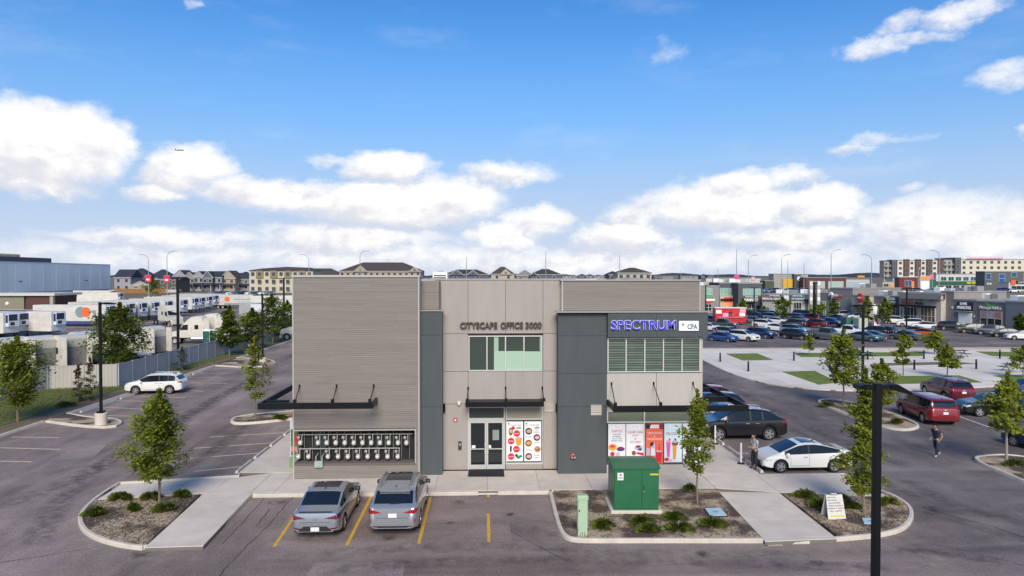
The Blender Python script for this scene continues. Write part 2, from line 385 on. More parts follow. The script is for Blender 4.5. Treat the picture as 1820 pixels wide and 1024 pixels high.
# ---- kerbs
def kerb(pts, w=.17, h=.15, closed=False, name='kerb', mat=None):
    pts = [Vector((p[0], p[1], 0)) for p in pts]; n = len(pts); mb = MB(); rows = []
    for i, p in enumerate(pts):
        a = pts[(i-1)%n] if closed or i else pts[i]; b = pts[(i+1)%n] if closed or i < n-1 else pts[i]
        d = (b-a).normalized(); nn = Vector((-d.y, d.x, 0))
        rows.append([p+nn*o+Vector((0, 0, z)) for o, z in ((w/2+.03, -.01),(w/2,h-.04),(w/2-.03,h),(-w/2+.03,h),(-w/2,h-.03),(-w/2-.005,-.01))])
    k = 6; mb.v = [tuple(q) for r in rows for q in r]
    for i in range(n if closed else n-1):
        for j in range(k-1): mb.f.append([i*k+j, i*k+j+1, ((i+1)%n)*k+j+1, ((i+1)%n)*k+j])
    if not closed: mb.f += [list(range(k)), [(n-1)*k+j for j in range(k-1, -1, -1)]]
    mb.m = [0]*len(mb.f)
    return struct(name, mb, mat or kerbm, 35)
def curve(pts, it=2, closed=False):
    pts = [Vector(p[:2]) for p in pts]
    for _ in range(it):
        o = [] if closed else [pts[0]]
        for i in range(len(pts) if closed else len(pts)-1):
            a, b = pts[i], pts[(i+1)%len(pts)]; o += [a*.75+b*.25, a*.25+b*.75]
        if not closed: o.append(pts[-1])
        pts = o
    return [tuple(p) for p in pts]
def bed(name, poly, z=.115, mat=None): return struct(name, MB().prism(poly, -.02, z), mat or soil)
# left front bed
ring = curve(G((212,862),(174,886),(146,912),(142,930),(152,948),(182,964),(225,974),(256,977)), 2)
kerb(ring); bedL = ring[::1]+G((361,879),(180,888)); bed('planting_bed', bedL)
kerb([(-12.05,33.3)]+G((425,849.5))+G((214,862)), .12, .146)
kerb(G((362,972),(451,878))+[(-10.4,30.1)], .12, .146); kerb(G((256,976),(362,972)), .14, .146)
kerb([(-10.3,30.12),(-2.6,30.1),(-.45,30.1)], .18); kerb([(.42,30.1),(2.9,30.1)], .18); kerb([(-.45,30.14),(.42,30.14)], .1, .05)
# right front bed
kr = curve(G((977,872),(983,897),(990,925),(998,950),(1012,962),(1040,964)), 2)+G((1362,964))
kerb(kr); bedR = kr+G((1277,875.5),(980,876)); bed('planting_bed', bedR)
# far right bed
rr = curve(G((1358,964),(1420,967),(1490,961)), 1)+curve(G((1492,961),(1560,955),(1602,945),(1620,925),(1618,905),(1598,890),(1578,881)), 2)
kerb(rr[:4], .12, .10); kerb(rr[4:]); bedF = G((1386,877.5),(1488,957))+rr[4:]; bed('planting_bed', bedF)
kerb([(13.06,66),(13.06,32.6)], .12, .146); kerb([(13.1,32.24)]+G((1500,846.5))+G((1578,881)), .10, .146)
# left lot islands and edge
kerb([(-29.35,215),(-29.35,80.6)]); kerb([(-29.35,73.9),(-29.35,48.5)]); kerb([(-29.35,45.9),(-29.35,20)])
il = curve([(-29.2,46.0)]+G((150,760),(200,762),(219,753),(200,745.5),(160,745))+[(-29.2,48.4)], 1)
kerb(il); bed('planting_bed', il+[(-29.6,47)], .11)
i2 = curve([(-12.25,46.8)]+G((425,757),(408,750),(425,741))+[(-12.25,49.6)], 2); kerb(i2); bed('planting_bed', i2, .11)
i3 = curve([(-29.2,74.0)]+G((440,654),(478,652),(492,645),(470,639),(430,638))+[(-29.2,80.5)], 1); kerb(i3); bed('planting_bed', i3, .11)
bed('dirt_verge', [(-31.2,20),(-29.45,20),(-29.45,215),(-30.6,215)], .10, dirtm)
bed('grass_verge', [(-60,20),(-31.2,20),(-30.6,215),(-32.2,215),(-32.2,60.2),(-37.1,59),(-38.3,54),(-60,40)], .14, grassm)
# right islands
i4 = curve(G((1447,716),(1470,711),(1500,714),(1560,728),(1625,752),(1634,762),(1600,768),(1540,752)), 2, True); kerb(i4, closed=True); bed('planting_bed', i4, .11)
i5 = curve(G((1722,818),(1760,812),(1800,812),(1860,822),(1900,850),(1900,895),(1820,858)), 2, True); kerb(i5, closed=True); bed('planting_bed', i5, .11)
# plaza
pz = G((1215,622),(1258,646),(1300,666),(1350,681),(1420,691),(1480,695),(1560,696),(1660,694),(1760,688),(1900,682),(1960,622))
slabs('plaza', pz, .12, concrete2, 3.2, 3.2, 20, 50, .03)
kerb(curve(pz[:10], 1), .2, .125)
lawnm = M('lawn', (.13, .175, .014), .9, var=.3, vs=1.5, bump=.6, bs=30)
for q in ([(1290,629),(1346,628.5),(1374,640),(1320,641)],[(1390,661),(1448,659.5),(1490,680),(1456,684)],[(1410,628),(1640,626),(1640,633),(1425,635)],
          [(1585,669),(1704,667.5),(1746,680),(1590,683)],[(1735,625),(1860,627),(1860,637),(1765,633)],[(1765,668),(1900,664),(1900,676),(1800,676)]):
    pl = G(*q, z=.12); struct('lawn', MB().prism(pl, .1, .15), lawnm)
struct('gravel_strip', MB().prism(G((1560,646),(1700,643),(1738,647),(1580,650), z=.12), .1, .14), dirtm)
kerb(G((1215,620.5),(1960,618.5)), 1.1, .1, name='kerb', mat=M('tan_kerb', (.42, .34, .24), .9, var=.1))
# ---- painted stall lines
yel = M('yellow_paint', (.62, .36, .035), .7, var=.28, vs=6); wht = M('worn_white_paint', (.62, .51, .36), .8, var=.3, vs=5)
def line(a, b, mat, w=.11):
    a, b = Vector(a[:2]), Vector(b[:2]); d = (b-a).normalized(); n = Vector((-d.y, d.x))*w/2
    mb = MB().add([(*(a+n), .005),(*(a-n), .005),(*(b-n), .005),(*(b+n), .005)], [(0,1,2,3)]); struct('parking_line', mb, mat)
for a, b in (((487,972),(546,884)),((616,970),(661,880)),((744,967),(765,884)),((869,964),(868,913)),((868,884),(868,879.5))): line(P(*a), P(*b), yel, .12)
for a, b in (((345,838),(437,829)),((335,815),(466,805)),((345,797),(488,787)),((372,777),(512,769)),((445,735),(520,731)),((0,796),(108,799)),((0,820),(56,821)),((20,777),(105,778)),
             ((120,737),(240,740)),((150,723),(255,727)),((190,712),(270,714)),((330,693),(362,696)),((335,671),(395,671)),((340,680),(405,682)),((356,664),(420,663)),((380,655),(430,654)),((250,705),(330,707)),
             ((1283,803),(1330,806)),((1310,826),(1345,829)),((1690,735),(1760,760))): line(P(*a), P(*b), wht, .13)
line(P(1318,826), P(1342,814), wht, .1)
# worn white arrow mark and asphalt seams
line(P(1360,970), P(1391,969), wht, .12); line(P(1363,972), P(1360,963), wht, .1)
seam = M('sealed_seam', (.035, .032, .035), .8)
def crack(pts, w=.035, mat=seam):
    pts = [Vector(p[:2]) for p in pts]; mb = MB()
    for a, b in zip(pts[:-1], pts[1:]):
        k = max(2, int((b-a).length/.35)); prev = None; d = (b-a).normalized(); n = Vector((-d.y, d.x))
        for i in range(k+1):
            q = a.lerp(b, i/k)+n*rnd.gauss(0, .02); ww = w*rnd.uniform(.5, 1.2); cur = [(*(q+n*ww), .004), (*(q-n*ww), .004)]
            if prev: mb.add([prev[0], prev[1], cur[1], cur[0]], [(0,1,2,3)])
            prev = cur
    struct('asphalt_seam', mb, mat)
for s in ([(530,873),(480,930),(400,1010),(380,1040)],[(470,885),(440,920),(395,968)],[(0,1000),(160,975),(330,945)],[(1600,957),(1700,975),(1820,1005)],[(1645,905),(1760,935),(1850,965)],[(900,940),(1010,1000)],[(480,905),(455,935)]):
    crack([P(*q) for q in s], .018)
def stain_mat(name, c, a, sc):
    m = bpy.data.materials.new(name); m.use_nodes = True; t = m.node_tree; n = t.nodes; b = n['Principled BSDF']; b.inputs['Base Color'].default_value = (*c, 1); b.inputs['Roughness'].default_value = .8
    co = n.new('ShaderNodeTexCoord'); x = n.new('ShaderNodeTexNoise'); x.inputs['Scale'].default_value = sc; x.inputs['Detail'].default_value = 7; x.inputs['Roughness'].default_value = .65; t.links.new(co.outputs['Object'], x.inputs['Vector'])
    r = n.new('ShaderNodeMapRange'); r.inputs[1].default_value = .38; r.inputs[2].default_value = .66; r.inputs[3].default_value = 0; r.inputs[4].default_value = a; t.links.new(x.outputs[0], r.inputs[0])
    at = n.new('ShaderNodeAttribute'); at.attribute_name = 'fade'; mu = n.new('ShaderNodeMath'); mu.operation = 'MULTIPLY'; t.links.new(r.outputs[0], mu.inputs[0]); t.links.new(at.outputs['Fac'], mu.inputs[1])
    tr = n.new('ShaderNodeBsdfTransparent'); ms = n.new('ShaderNodeMixShader'); t.links.new(mu.outputs[0], ms.inputs[0]); t.links.new(tr.outputs[0], ms.inputs[1]); t.links.new(b.outputs[0], ms.inputs[2]); t.links.new(ms.outputs[0], n['Material Output'].inputs['Surface']); return m
tyremark = stain_mat('tyre_marks', (.045, .04, .042), .34, 2.2); oilm = stain_mat('oil_stain', (.02, .018, .018), .8, 2.6); dustm = stain_mat('road_dust', (.42, .36, .30), .55, 1.6)
def band(pts, w, mat, z=.0045, name='tyre_marks'):
    pts = [Vector(p) for p in curve(pts, 3)]; V = []; Fd = []; Fc = []
    for i, p in enumerate(pts):
        d = (pts[min(i+1, len(pts)-1)]-pts[max(i-1, 0)]).normalized(); n = Vector((-d.y, d.x)); e = min(1, min(i, len(pts)-1-i)/4)
        for o, f in ((-w, 0), (-w*.4, e), (w*.4, e), (w, 0)): V.append((*(p+n*o), z)); Fd.append(f)
    for i in range(len(pts)-1):
        for j in range(3): Fc.append((i*4+j, i*4+j+1, i*4+j+5, i*4+j+4))
    me = bpy.data.meshes.new(name); me.from_pydata(V, [], Fc); me.materials.append(mat); a = me.attributes.new('fade', 'FLOAT', 'POINT'); a.data.foreach_set('value', Fd); o = obj(name, me); o['kind'] = 'structure'
def spot(u, v, r, mat, name='oil_stain'):
    q = P(u, v); V = [(q.x, q.y, .0065)]; Fd = [1.]; Fc = []; n = 14
    for i in range(n):
        t = 2*math.pi*i/n; k = r*rnd.uniform(.7, 1.3); V.append((q.x+math.cos(t)*k, q.y+math.sin(t)*k, .0065)); Fd.append(0); Fc.append((0, 1+i, 1+(i+1)%n))
    me = bpy.data.meshes.new(name); me.from_pydata(V, [], Fc); me.materials.append(mat); a = me.attributes.new('fade', 'FLOAT', 'POINT'); a.data.foreach_set('value', Fd); o = obj(name, me); o['kind'] = 'structure'
for k, (w, pts) in enumerate(((.55, [(1600,850),(1680,893),(1790,925),(1900,950)]), (.5, [(1640,905),(1730,935),(1830,960)]), (.8, [(0,905),(150,845),(300,760),(420,690),(560,610)]), (.7, [(60,975),(110,880),(220,800),(360,720),(480,660)]), (.5, [(560,1015),(900,990),(1250,1000),(1600,1010)]), (.45, [(500,990),(800,965),(1150,985),(1450,985)]), (.5, [(1400,760),(1460,790),(1530,840),(1640,890)]), (.6, [(1300,690),(1380,730),(1500,790),(1620,830)]), (.4, [(1590,975),(1680,985),(1790,1000)]), (.5, [(450,740),(400,790),(300,850)]))): band([P(*q)[:2] for q in pts], w, tyremark, .0041+.0001*k)
for u, v, r in ((497,893,.55),(815,893,.4),(560,955,.5),(690,955,.45),(905,915,.3),(800,930,.25),(1660,905,.5),(1250,985,.4),(400,860,.4),(330,960,.35),(250,985,.5),(1450,1000,.3)): spot(u, v, r, oilm)
for k, (w, pts) in enumerate(((.9, [(1010,985),(1150,980),(1340,982),(1480,980),(1640,950)]), (1.0, [(500,985),(760,975),(960,975)]), (.7, [(125,925),(150,965),(250,992),(370,988)]), (.8, [(960,890),(975,940),(1000,975)]), (1.0, [(1600,985),(1680,1000),(1700,1030)]))): band([P(*q)[:2] for q in pts], w, dustm, .0052+.0001*k, 'road_dust')
for pts, c_ in (([(905,930),(985,925),(1000,985),(915,992)], (.13, .105, .098)), ([(120,800),(190,790),(150,830),(70,838)], (.15, .125, .115)), ([(560,1000),(720,1000),(715,1030),(540,1030)], (.16, .13, .12))):
    struct('asphalt_patch', MB().add([(*P(*q)[:2], .0036) for q in pts], [(0,1,2,3)]), asphalt_mat('asphalt_patch', tuple(k*1.5 for k in c_), .6, .6, 40+pts[0][0]))
# ---- wheel stops (precast bars)
ws = MB(); L = 2.1
ws.add([(-L/2,-.09,0),(L/2,-.09,0),(L/2,.09,0),(-L/2,.09,0),(-L/2+.05,-.05,.13),(L/2-.05,-.05,.13),(L/2-.05,.05,.13),(-L/2+.05,.05,.13)],
       [(0,3,2,1),(4,5,6,7),(0,1,5,4),(1,2,6,5),(2,3,7,6),(3,0,4,7)])
wsm = ws.mesh('wheel_stop', M('precast_concrete', (.5, .48, .45), .85, var=.12, vs=4))
for i in range(5):
    thing('wheel_stop', 'precast concrete wheel stop at the edge of the building side walk', 'wheel stop', (-12.35, 34.8+2.62*i, 0), R(90), 'wheel stops along the building walk', wsm)
for i in range(12):
    y = 50.2+2.62*i if i < 9 else 30+2.62*(i-9)*1.6
    if 69 < y < 80: continue
    thing('wheel_stop', 'precast concrete wheel stop along the verge kerb below the fence', 'wheel stop', (-28.85, y, 0), R(90), 'wheel stops along the verge', wsm)
for i in range(3):
    thing('wheel_stop', 'precast concrete wheel stop at the patio side stalls', 'wheel stop', (13.45, 34.0+2.75*i, 0), R(90), 'wheel stops at the patio stalls', wsm)
# ---- bark chips lying on the beds
chip = MB(); 
def inside(p, poly):
    c = False; n = len(poly)
    for i in range(n):
        a, b = poly[i], poly[(i+1)%n]
        if (a[1] > p[1]) != (b[1] > p[1]) and p[0] < (b[0]-a[0])*(p[1]-a[1])/(b[1]-a[1])+a[0]: c = not c
    return c
def scatter(poly, n, z, fn, r=rnd):
    x0 = min(p[0] for p in poly); x1 = max(p[0] for p in poly); y0 = min(p[1] for p in poly); y1 = max(p[1] for p in poly); k = 0; t = 0
    while k < n and t < n*5:
        t += 1; p = (r.uniform(x0, x1), r.uniform(y0, y1))
        if inside(p, poly): fn(p[0], p[1], z); k += 1
chipm = [M('bark_dark', (.06, .042, .03), .95), M('bark_brown', (.15, .10, .07), .95), M('bark_pale', (.30, .24, .18), .95)]
for poly, n in ((bedL, 2600), (bedR, 2400), (bedF, 2200)):
    mb = MB()
    def fn(x, y, z):
        a = rnd.uniform(0, 6.28); l = rnd.uniform(.02, .07); w = rnd.uniform(.008, .02); c, s = math.cos(a), math.sin(a); t = rnd.uniform(0, .03)
        mb.add([(x-c*l-s*w,y-s*l+c*w,z+.004),(x-c*l+s*w,y-s*l-c*w,z+.004),(x+c*l+s*w,y+s*l-c*w,z+.01+t),(x+c*l-s*w,y+s*l+c*w,z+.01+t)], [(0,1,2,3)], rnd.choice((0,1,1,2)))
    scatter([tuple(p[:2]) for p in poly], n, .115, fn)
    o = obj('bark_chips', mb.mesh('bark_chips', chipm, None, False)); o['kind'] = 'stuff'; o['label'] = 'bark chips lying loose over the planting bed'
# ================================================================ MAIN BUILDING
B0 = Vector((.5, 32.2, .15))
bld = thing('office_building', 'two storey grey office building with wood look cladding and steel canopies', 'building', B0)
def bp(name, mb, mat, parent=None, smooth=None, label=None):
    mb.v = [(x-B0.x, y-B0.y, z-B0.z) for x, y, z in mb.v]
    return part(parent or bld, name, mb, mat, smooth, label)
stuc = M('stucco_warm_grey', (.345, .312, .283), .9, var=.06, vs=2.2, stretch=(1, 1, .2), orand=.035, bump=.35, bs=90)
stucB = M('stucco_pale', (.42, .39, .35), .9, var=.055, vs=2.2, stretch=(1, 1, .2), orand=.03, bump=.3, bs=90)
dark = M('stucco_charcoal', (.070, .082, .084), .88, var=.10, vs=2.0, stretch=(1, 1, .22), orand=.06, bump=.35, bs=90)
jointm = M('control_joint', (.12, .11, .10), .9)
flash = M('metal_flashing', (.33, .32, .30), .45, .3)
trim = M('corner_trim', (.42, .39, .35), .6, .1)
wd = [M('cladding_board_a', (.212, .188, .165), .62, var=.16, vs=2.2, stretch=(.25, 1, 9)), M('cladding_board_b', (.202, .178, .156), .62, var=.16, vs=2.2, stretch=(.25, 1, 9)),
      M('cladding_board_c', (.222, .197, .174), .62, var=.16, vs=2.2, stretch=(.25, 1, 9))]
gd = M('window_green_glass', (.045, .062, .05), .06, spec=.7)
def wx(u, y, v=600): return FY(u, v, y)[0]
def wz(v, y): return FY(900, v, y)[1]
def cladding(x0, x1, y, z0, z1, holes=(), bh=.098, seed=1):
    r = random.Random(seed); mb = MB(); z = z0
    while z < z1-.02:
        zt_ = min(z+bh-.006, z1); cuts = [(x0, x1)]
        for (a, b, c, d) in holes:
            if z < d and zt_ > c:
                cuts = [s for p, q in cuts for s in ((p, min(q, a)), (max(p, b), q)) if s[1]-s[0] > .01]
        for p, q in cuts:
            x = p
            first = r.uniform(.6, 3.6)
            while x < q-.005:
                e = min(x+first, q); first = 3.66
                mb.box(x+.0015, y+r.uniform(0, .004), z, e-.0015, y+.03, zt_, r.choice((0, 0, 1, 2))); x = e
        z += bh
    o = bp('cladding_boards', mb, wd); o['kind'] = 'stuff'; return o
YL, YP, YC, YR, YT = 32.2, 32.65, 33.45, 32.62, 33.1
xl0, xl1 = wx(519.5, YL), wx(745.5, YL); zl = wz(489, YL)
ax0, ax1 = wx(524.5, YL, 800), wx(737, YL, 800); az0, az1 = wz(821, YL), wz(763.5, YL)
z0 = .15
# masses behind the skins
mb = MB(); yb = YL+.035; bz = 9.45
mb.box(xl0+.02, yb, z0, xl1-.02, yb+.6, az0-.001); mb.box(xl0+.02, yb, az1, xl1-.02, yb+1.2, zl-.05); mb.box(ax1+.03, yb, az0, xl1-.02, yb+.6, az1-.001)
mb.box(xl0+.02, yb+.601, z0, xl1-.02, yb+1.2, az1-.001)
bp('wall_backing', mb, M('cladding_joint_backing', (.13, .112, .10), .9))  # brown backing that shows in the joints between the boards
cladding(xl0+.06, xl1-.06, YL, z0+.02, zl-.12, [(ax0-.2, ax1+.06, az0-.03, az1+.05)])
mb = MB(); mb.box(xl0, YL-.012, z0, xl0+.06, YL+.06, zl-.1); mb.box(xl1-.06, YL-.012, z0, xl1, YL+.9, zl-.1); mb.box(xl0-.03, YL-.04, zl-.1, xl1+.03, YL+1.3, zl)
mb.box(ax1+.01, YL-.01, az0-.02, ax1+.06, YL+.035, az1+.05); mb.box(xl0+.06, YL-.01, az1, ax1+.009, YL+.035, az1+.05)
bp('metal_trim', mb, trim)
core = MB(); xr = wx(1250, YR, 560)
core.box(xl0+.05, YL+1.57, z0, xr-.05, 58, 8.9); bp('side_and_rear_wall', core, stuc)
mb = MB(); mb.box(xl0+.05, 57.6, 8.901, xr-.05, 58, 9.45); mb.box(xl0+.05, YL+1.3, 8.901, xl0+.4, 57.59, 9.6); mb.box(xr-.35, 34.2, 8.901, xr-.05, 57.59, 9.45); bp('parapet', mb, flash)
# gas meters in the alcove
pipe = M('meter_pipe_grey', (.33, .33, .30), .5, .3); mtr = M('gas_meter_grey', (.48, .46, .40), .5, .2, var=.1, vs=8); regm = M('regulator_steel', (.36, .37, .36), .4, .4)
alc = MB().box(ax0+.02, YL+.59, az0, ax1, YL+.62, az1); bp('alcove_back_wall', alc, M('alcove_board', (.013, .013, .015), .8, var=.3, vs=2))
lp = MB()
zr1, zr2 = wz(771, YL+.3), wz(796, YL+.3)
lp.cyl((ax0+.05, YL+.42, zr1), (ax1-.15, YL+.42, zr1), .03, None, 8); lp.cyl((ax0+.05, YL+.42, zr2), (ax1-.75, YL+.42, zr2), .03, None, 8)
for i in range(14):
    x = ax0+.3+i*(ax1-ax0-.6)/13; lp.cyl((x, YL+.5, az0+.05), (x, YL+.5, az1-.03), .012, None, 5)
bp('gas_manifold', lp, pipe, smooth=50)
def meter_meshes():
    m = MB(); w, d, h = .105, .075, .13
    for z, s in ((0, .8), (.05, 1), (.17, 1), (.22, .82)):
        pass
    prof = [(.0, -.13), (.07, -.13), (.105, -.09), (.105, .05), (.075, .1), (.0, .1)]
    m.lathe(prof, 14, 'z'); m.box(-.085, -.105, -.04, .085, -.085, .06)
    m.cyl((-.06, 0, .08), (-.06, 0, .30), .018, None, 6); m.cyl((.06, 0, .08), (.06, 0, .24), .018, None, 6); m.cyl((.06, 0, .24), (.06, .12, .38), .018, None, 6)
    r = MB(); r.lathe([(0, -.06), (.07, -.05), (.075, 0), (.03, .05), (0, .05)], 12, 'y', (-.075, -.03, .25))
    f = MB(); f.box(-.06, -.112, -.02, .06, -.106, .035)
    return m.mesh('gas_meter', mtr, 40), r.mesh('regulator', regm, 40), f.mesh('meter_face', M('meter_dial', (.75, .73, .66), .4))
mm = meter_meshes()
def put_meter(u, v):
    x, z = FY(u, v, YL+.28); o = obj('gas_meter', mm[0], bld, (x-B0.x, YL+.28-B0.y, z-B0.z)); obj('regulator', mm[1], o); obj('dial', mm[2], o)
for u in (534, 565.5, 581, 597, 613, 629, 644.5, 660, 675.5, 691, 707.5, 722.5): put_meter(u, 786.5)
for u in (530.5, 548.5, 583, 601, 618.5, 636.5, 653.5, 671, 689, 707): put_meter(u, 811)
mb = MB(); x, z = FY(567, 824, YL-.02); mb.cbox(x-.19, YL-.16, z-.15, x+.19, YL-.01, z+.14, .03); mb.cyl((x-.14, YL-.03, z+.1), (x-.14, YL-.03, z+.34), .025, None, 8); mb.cyl((x-.14, YL-.03, z+.33), (x-.14, YL+.4, z+.36), .025, None, 8); mb.cyl((x+.14, YL-.03, z+.1), (x+.14, YL-.03, z+.34), .025, None, 8); mb.cyl((x+.14, YL-.03, z+.33), (x+.14, YL+.4, z+.36), .025, None, 8)
mb.cyl((x, YL-.16, z), (x, YL-.2, z), .1, .09, 14); bp('main_gas_valve', mb, M('valve_mint', (.35, .45, .40), .5, .1, var=.1), smooth=40)
mb = MB(); mb.box(ax0+.75, YL+.52, az0+.55, ax0+1.3, YL+.58, az1-.12); bp('service_panel', mb, M('panel_dark_teal', (.02, .04, .045), .5))
# charcoal pillars
def panels(x0, x1, y, zs, mat, xs=(), name='wall_panel', back=.12, gap=.022):
    xx = [x0]+list(xs)+[x1]
    bk = MB().box(x0+.01, y+.03, zs[0]+.001, x1-.01, y+back, zs[-1]-.002); bp('joint_backing', bk, jointm)
    for a, b in zip(xx[:-1], xx[1:]):
        for c, d in zip(zs[:-1], zs[1:]):
            bp(name, MB().box(a+(gap/2 if a != x0 else 0), y, c+(gap/2 if c != zs[0] else 0), b-(gap/2 if b != x1 else 0), y+.05, d-(gap/2 if d != zs[-1] else 0)), mat)
px0, px1 = wx(747, YP), wx(786, YP); pz = [z0, wz(722.5, YP), wz(595.5, YP), wz(553, YP)]
panels(px0, px1, YP, pz, dark, back=.8)
bp('pillar_cap', MB().box(px0-.0, YP-.06, pz[-1], px1+.06, YT-.002, pz[-1]+.05), flash)
cx0 = wx(781.5, YT)
bp('wall_backing', MB().box(xl1, YT+.035, pz[-1]-.3, cx0, YC+.2, wz(500, YT)), jointm)
cladding(xl1+.01, cx0-.03, YT, pz[-1]+.06, wz(500, YT)-.02, seed=3)
bp('metal_trim', MB().box(cx0-.03, YT-.01, pz[-1]+.05, cx0+.02, YC+.1, wz(500, YT)), dark)
# centre bay
c0, c1 = wx(778, YC), wx(1002, YC); ct = wz(497.5, YC)
jx = [wx(832, YC), wx(898.5, YC), wx(965, YC)]; jz = [z0, wz(717.5, YC), wz(660, YC), wz(593, YC), ct]
bkm = MB(); bkm.box(c0, YC+.04, jz[1], c1, YC+.3, jz[2]); bkm.box(c0, YC+.04, jz[3], c1, YC+.3, ct-.02); bkm.box(c0, YC+.04, z0, jx[0], YC+.3, jz[1]-.001); bkm.box(jx[2]+.01, YC+.04, z0, c1, YC+.3, jz[1]-.001)
bkm.box(c0, YC+.04, jz[2]+.001, jx[0], YC+.3, jz[3]-.001); bkm.box(jx[2], YC+.04, jz[2]+.001, c1, YC+.3, jz[3]-.001)
bp('joint_backing', bkm, jointm)
g = .011
for i, (a, b) in enumerate(zip([c0]+jx, jx+[c1])):
    for j in range(4):
        if i in (1, 2) and j in (0, 2): continue
        bp('wall_panel', MB().box(a+g, YC, jz[j]+g, b-g, YC+.06, jz[j+1]-g), stuc)
bp('parapet_cap', MB().box(c0-.02, YC-.05, ct, c1+.02, YC+.35, ct+.06), flash)
sill = wz(823, YC)
bp('wall_panel', MB().box(jx[1]+g, YC, z0, jx[2]-g, YC+.3, sill-.05), stuc)
mint = M('painted_reflection', (.36, .51, .39), .2); mint2 = M('painted_lit_wall', (.30, .43, .32), .4)  # reflections and the lit room painted as mint panels before the panes
gl_in = M('office_glass', (.02, .035, .03), .05, spec=.9)
def bwin(u0, v0, u1, v1, nx, y, glass=gd, ny=1, fw=.055, **k):
    x0, x1 = wx(u0, y, v0)-B0.x, wx(u1, y, v0)-B0.x; za, zb = wz(v1, y)-B0.z, wz(v0, y)-B0.z
    return window(bld, x0, za, x1, zb, nx, y-B0.y, alum, glass, ny, fw, **k), x0, za, x1, zb
wn, x0, za, x1, zb = bwin(832.5, 596.5, 964, 659.5, 4, YC+.02)
pw = (x1-x0)/4; zm = za+(zb-za)*.56
for i, (a, b, c, d, mt) in enumerate([(x0+pw*1.38, x0+pw*1.97, za+.06, zm, mint), (x0+pw*1.38, x0+pw*1.62, zm, zb-.06, mint2), (x0+pw*2.03, x0+pw*2.97, za+.06, zm, mint), (x0+pw*3.03, x0+pw*3.95, za+.06, zm-.02, mint), (x0+pw*3.86, x0+pw*3.95, zm, zb-.06, mint2)]):
    part(wn, 'painted_window_view', MB().box(a, YC+.045-B0.y, c, b, YC+.049-B0.y, d), mt)
bp('lintel', MB().box(jx[0]+g, YC+.0, wz(722, YC), jx[2]-g, YC+.25, jz[1]-g), stuc)
# door leaves
dx0, dx1 = wx(831.5, YC), wx(897.5, YC); dz1 = wz(746, YC); tz = wz(722.5, YC)
window(bld, dx0-B0.x, dz1+.02-B0.z, dx1-B0.x, tz-B0.z, 1, YC+.03-B0.y, alum, gd, 1, .06, 'transom_window')
window(bld, jx[1]+.01-B0.x, dz1-.02-B0.z, jx[2]-B0.x, tz-B0.z, 1, YC+.03-B0.y, alum, M('pale_transom', (.33, .31, .25), .08), 1, .06, 'transom_window')
fr = MB(); fr.box(dx0, YC-.01, z0, dx0+.06, YC+.12, dz1); fr.box(dx1-.06, YC-.01, z0, dx1, YC+.12, dz1); fr.box(dx0+.06, YC-.01, dz1-.05, dx1-.06, YC+.12, dz1+.019); bp('door_frame', fr, alum)
mid = (dx0+dx1)/2
for s, a, b in ((-1, dx0+.065, mid-.006), (1, mid+.006, dx1-.065)):
    d = MB(); st = .075
    d.box(a, YC+.02, z0+.02, a+st, YC+.065, dz1-.06); d.box(b-st, YC+.02, z0+.02, b, YC+.065, dz1-.06); d.box(a+st, YC+.021, z0+.02, b-st, YC+.064, z0+.24); d.box(a+st, YC+.021, dz1-.16, b-st, YC+.064, dz1-.06); d.box(a+st, YC+.01, z0+1.0, b-st, YC+.05, z0+1.04)
    dd = bp('door', d, alum)
    bp('pane', MB().box(a+st, YC+.04, z0+.24, b-st, YC+.05, dz1-.16), glassD, dd)
    hx = mid+s*.09; h = MB().tube([(hx, YC+.02, z0+.85), (hx, YC-.06, z0+.9), (hx, YC-.06, z0+1.25), (hx, YC+.02, z0+1.3)], .018, 8); bp('door_handle', h, M('steel_handle', (.7, .7, .68), .25, .9), dd, 40)
    bp('door_notice', MB().box(a+.12 if s < 0 else a+.1, YC+.034, z0+1.06, a+.3 if s < 0 else a+.22, YC+.038, z0+1.2), white, dd)
bp('notice', MB().box(mid+.3, YC+.033, z0+1.45, mid+.62, YC+.038, z0+1.95), M('paper_grey', (.22, .26, .24), .6))
# posters of the entrance
red = M('print_red', (.62, .02, .04), .5); org = M('print_orange', (.80, .30, .03), .5); brn = M('print_brown', (.18, .08, .04), .5); blk = M('print_black', (.02, .018, .018), .5); grn = M('print_green', (.02, .22, .09), .5)
tan = M('print_tan', (.55, .36, .20), .5); pnk = M('print_pink', (.75, .35, .42), .5); navy = M('print_navy', (.03, .05, .2), .5); mar = M('print_maroon', (.22, .02, .04), .5); pwh = M('print_white', (.82, .83, .82), .4); ltb = M('print_pale_blue', (.62, .76, .80), .4); coral = M('print_coral', (.75, .14, .08), .4); mag = M('print_magenta', (.70, .10, .38), .5); lil = M('print_lilac', (.48, .42, .55), .5)
for w_ in ((jx[1]+.02, jx[2]-.01),):
    sf = MB(); sf.box(w_[0], YC+.06, sill-.05, w_[1], YC+.1, dz1-.03); bp('storefront_pane', sf, gd)
    sf = MB(); sf.box(w_[0]-.01, YC-.005, sill-.06, w_[1], YC+.059, sill); sf.box(w_[0]-.01, YC-.003, sill, w_[0]+.03, YC+.059, dz1-.03); sf.box(w_[1]-.04, YC-.003, sill, w_[1], YC+.059, dz1-.03); bp('storefront_frame', sf, alum)
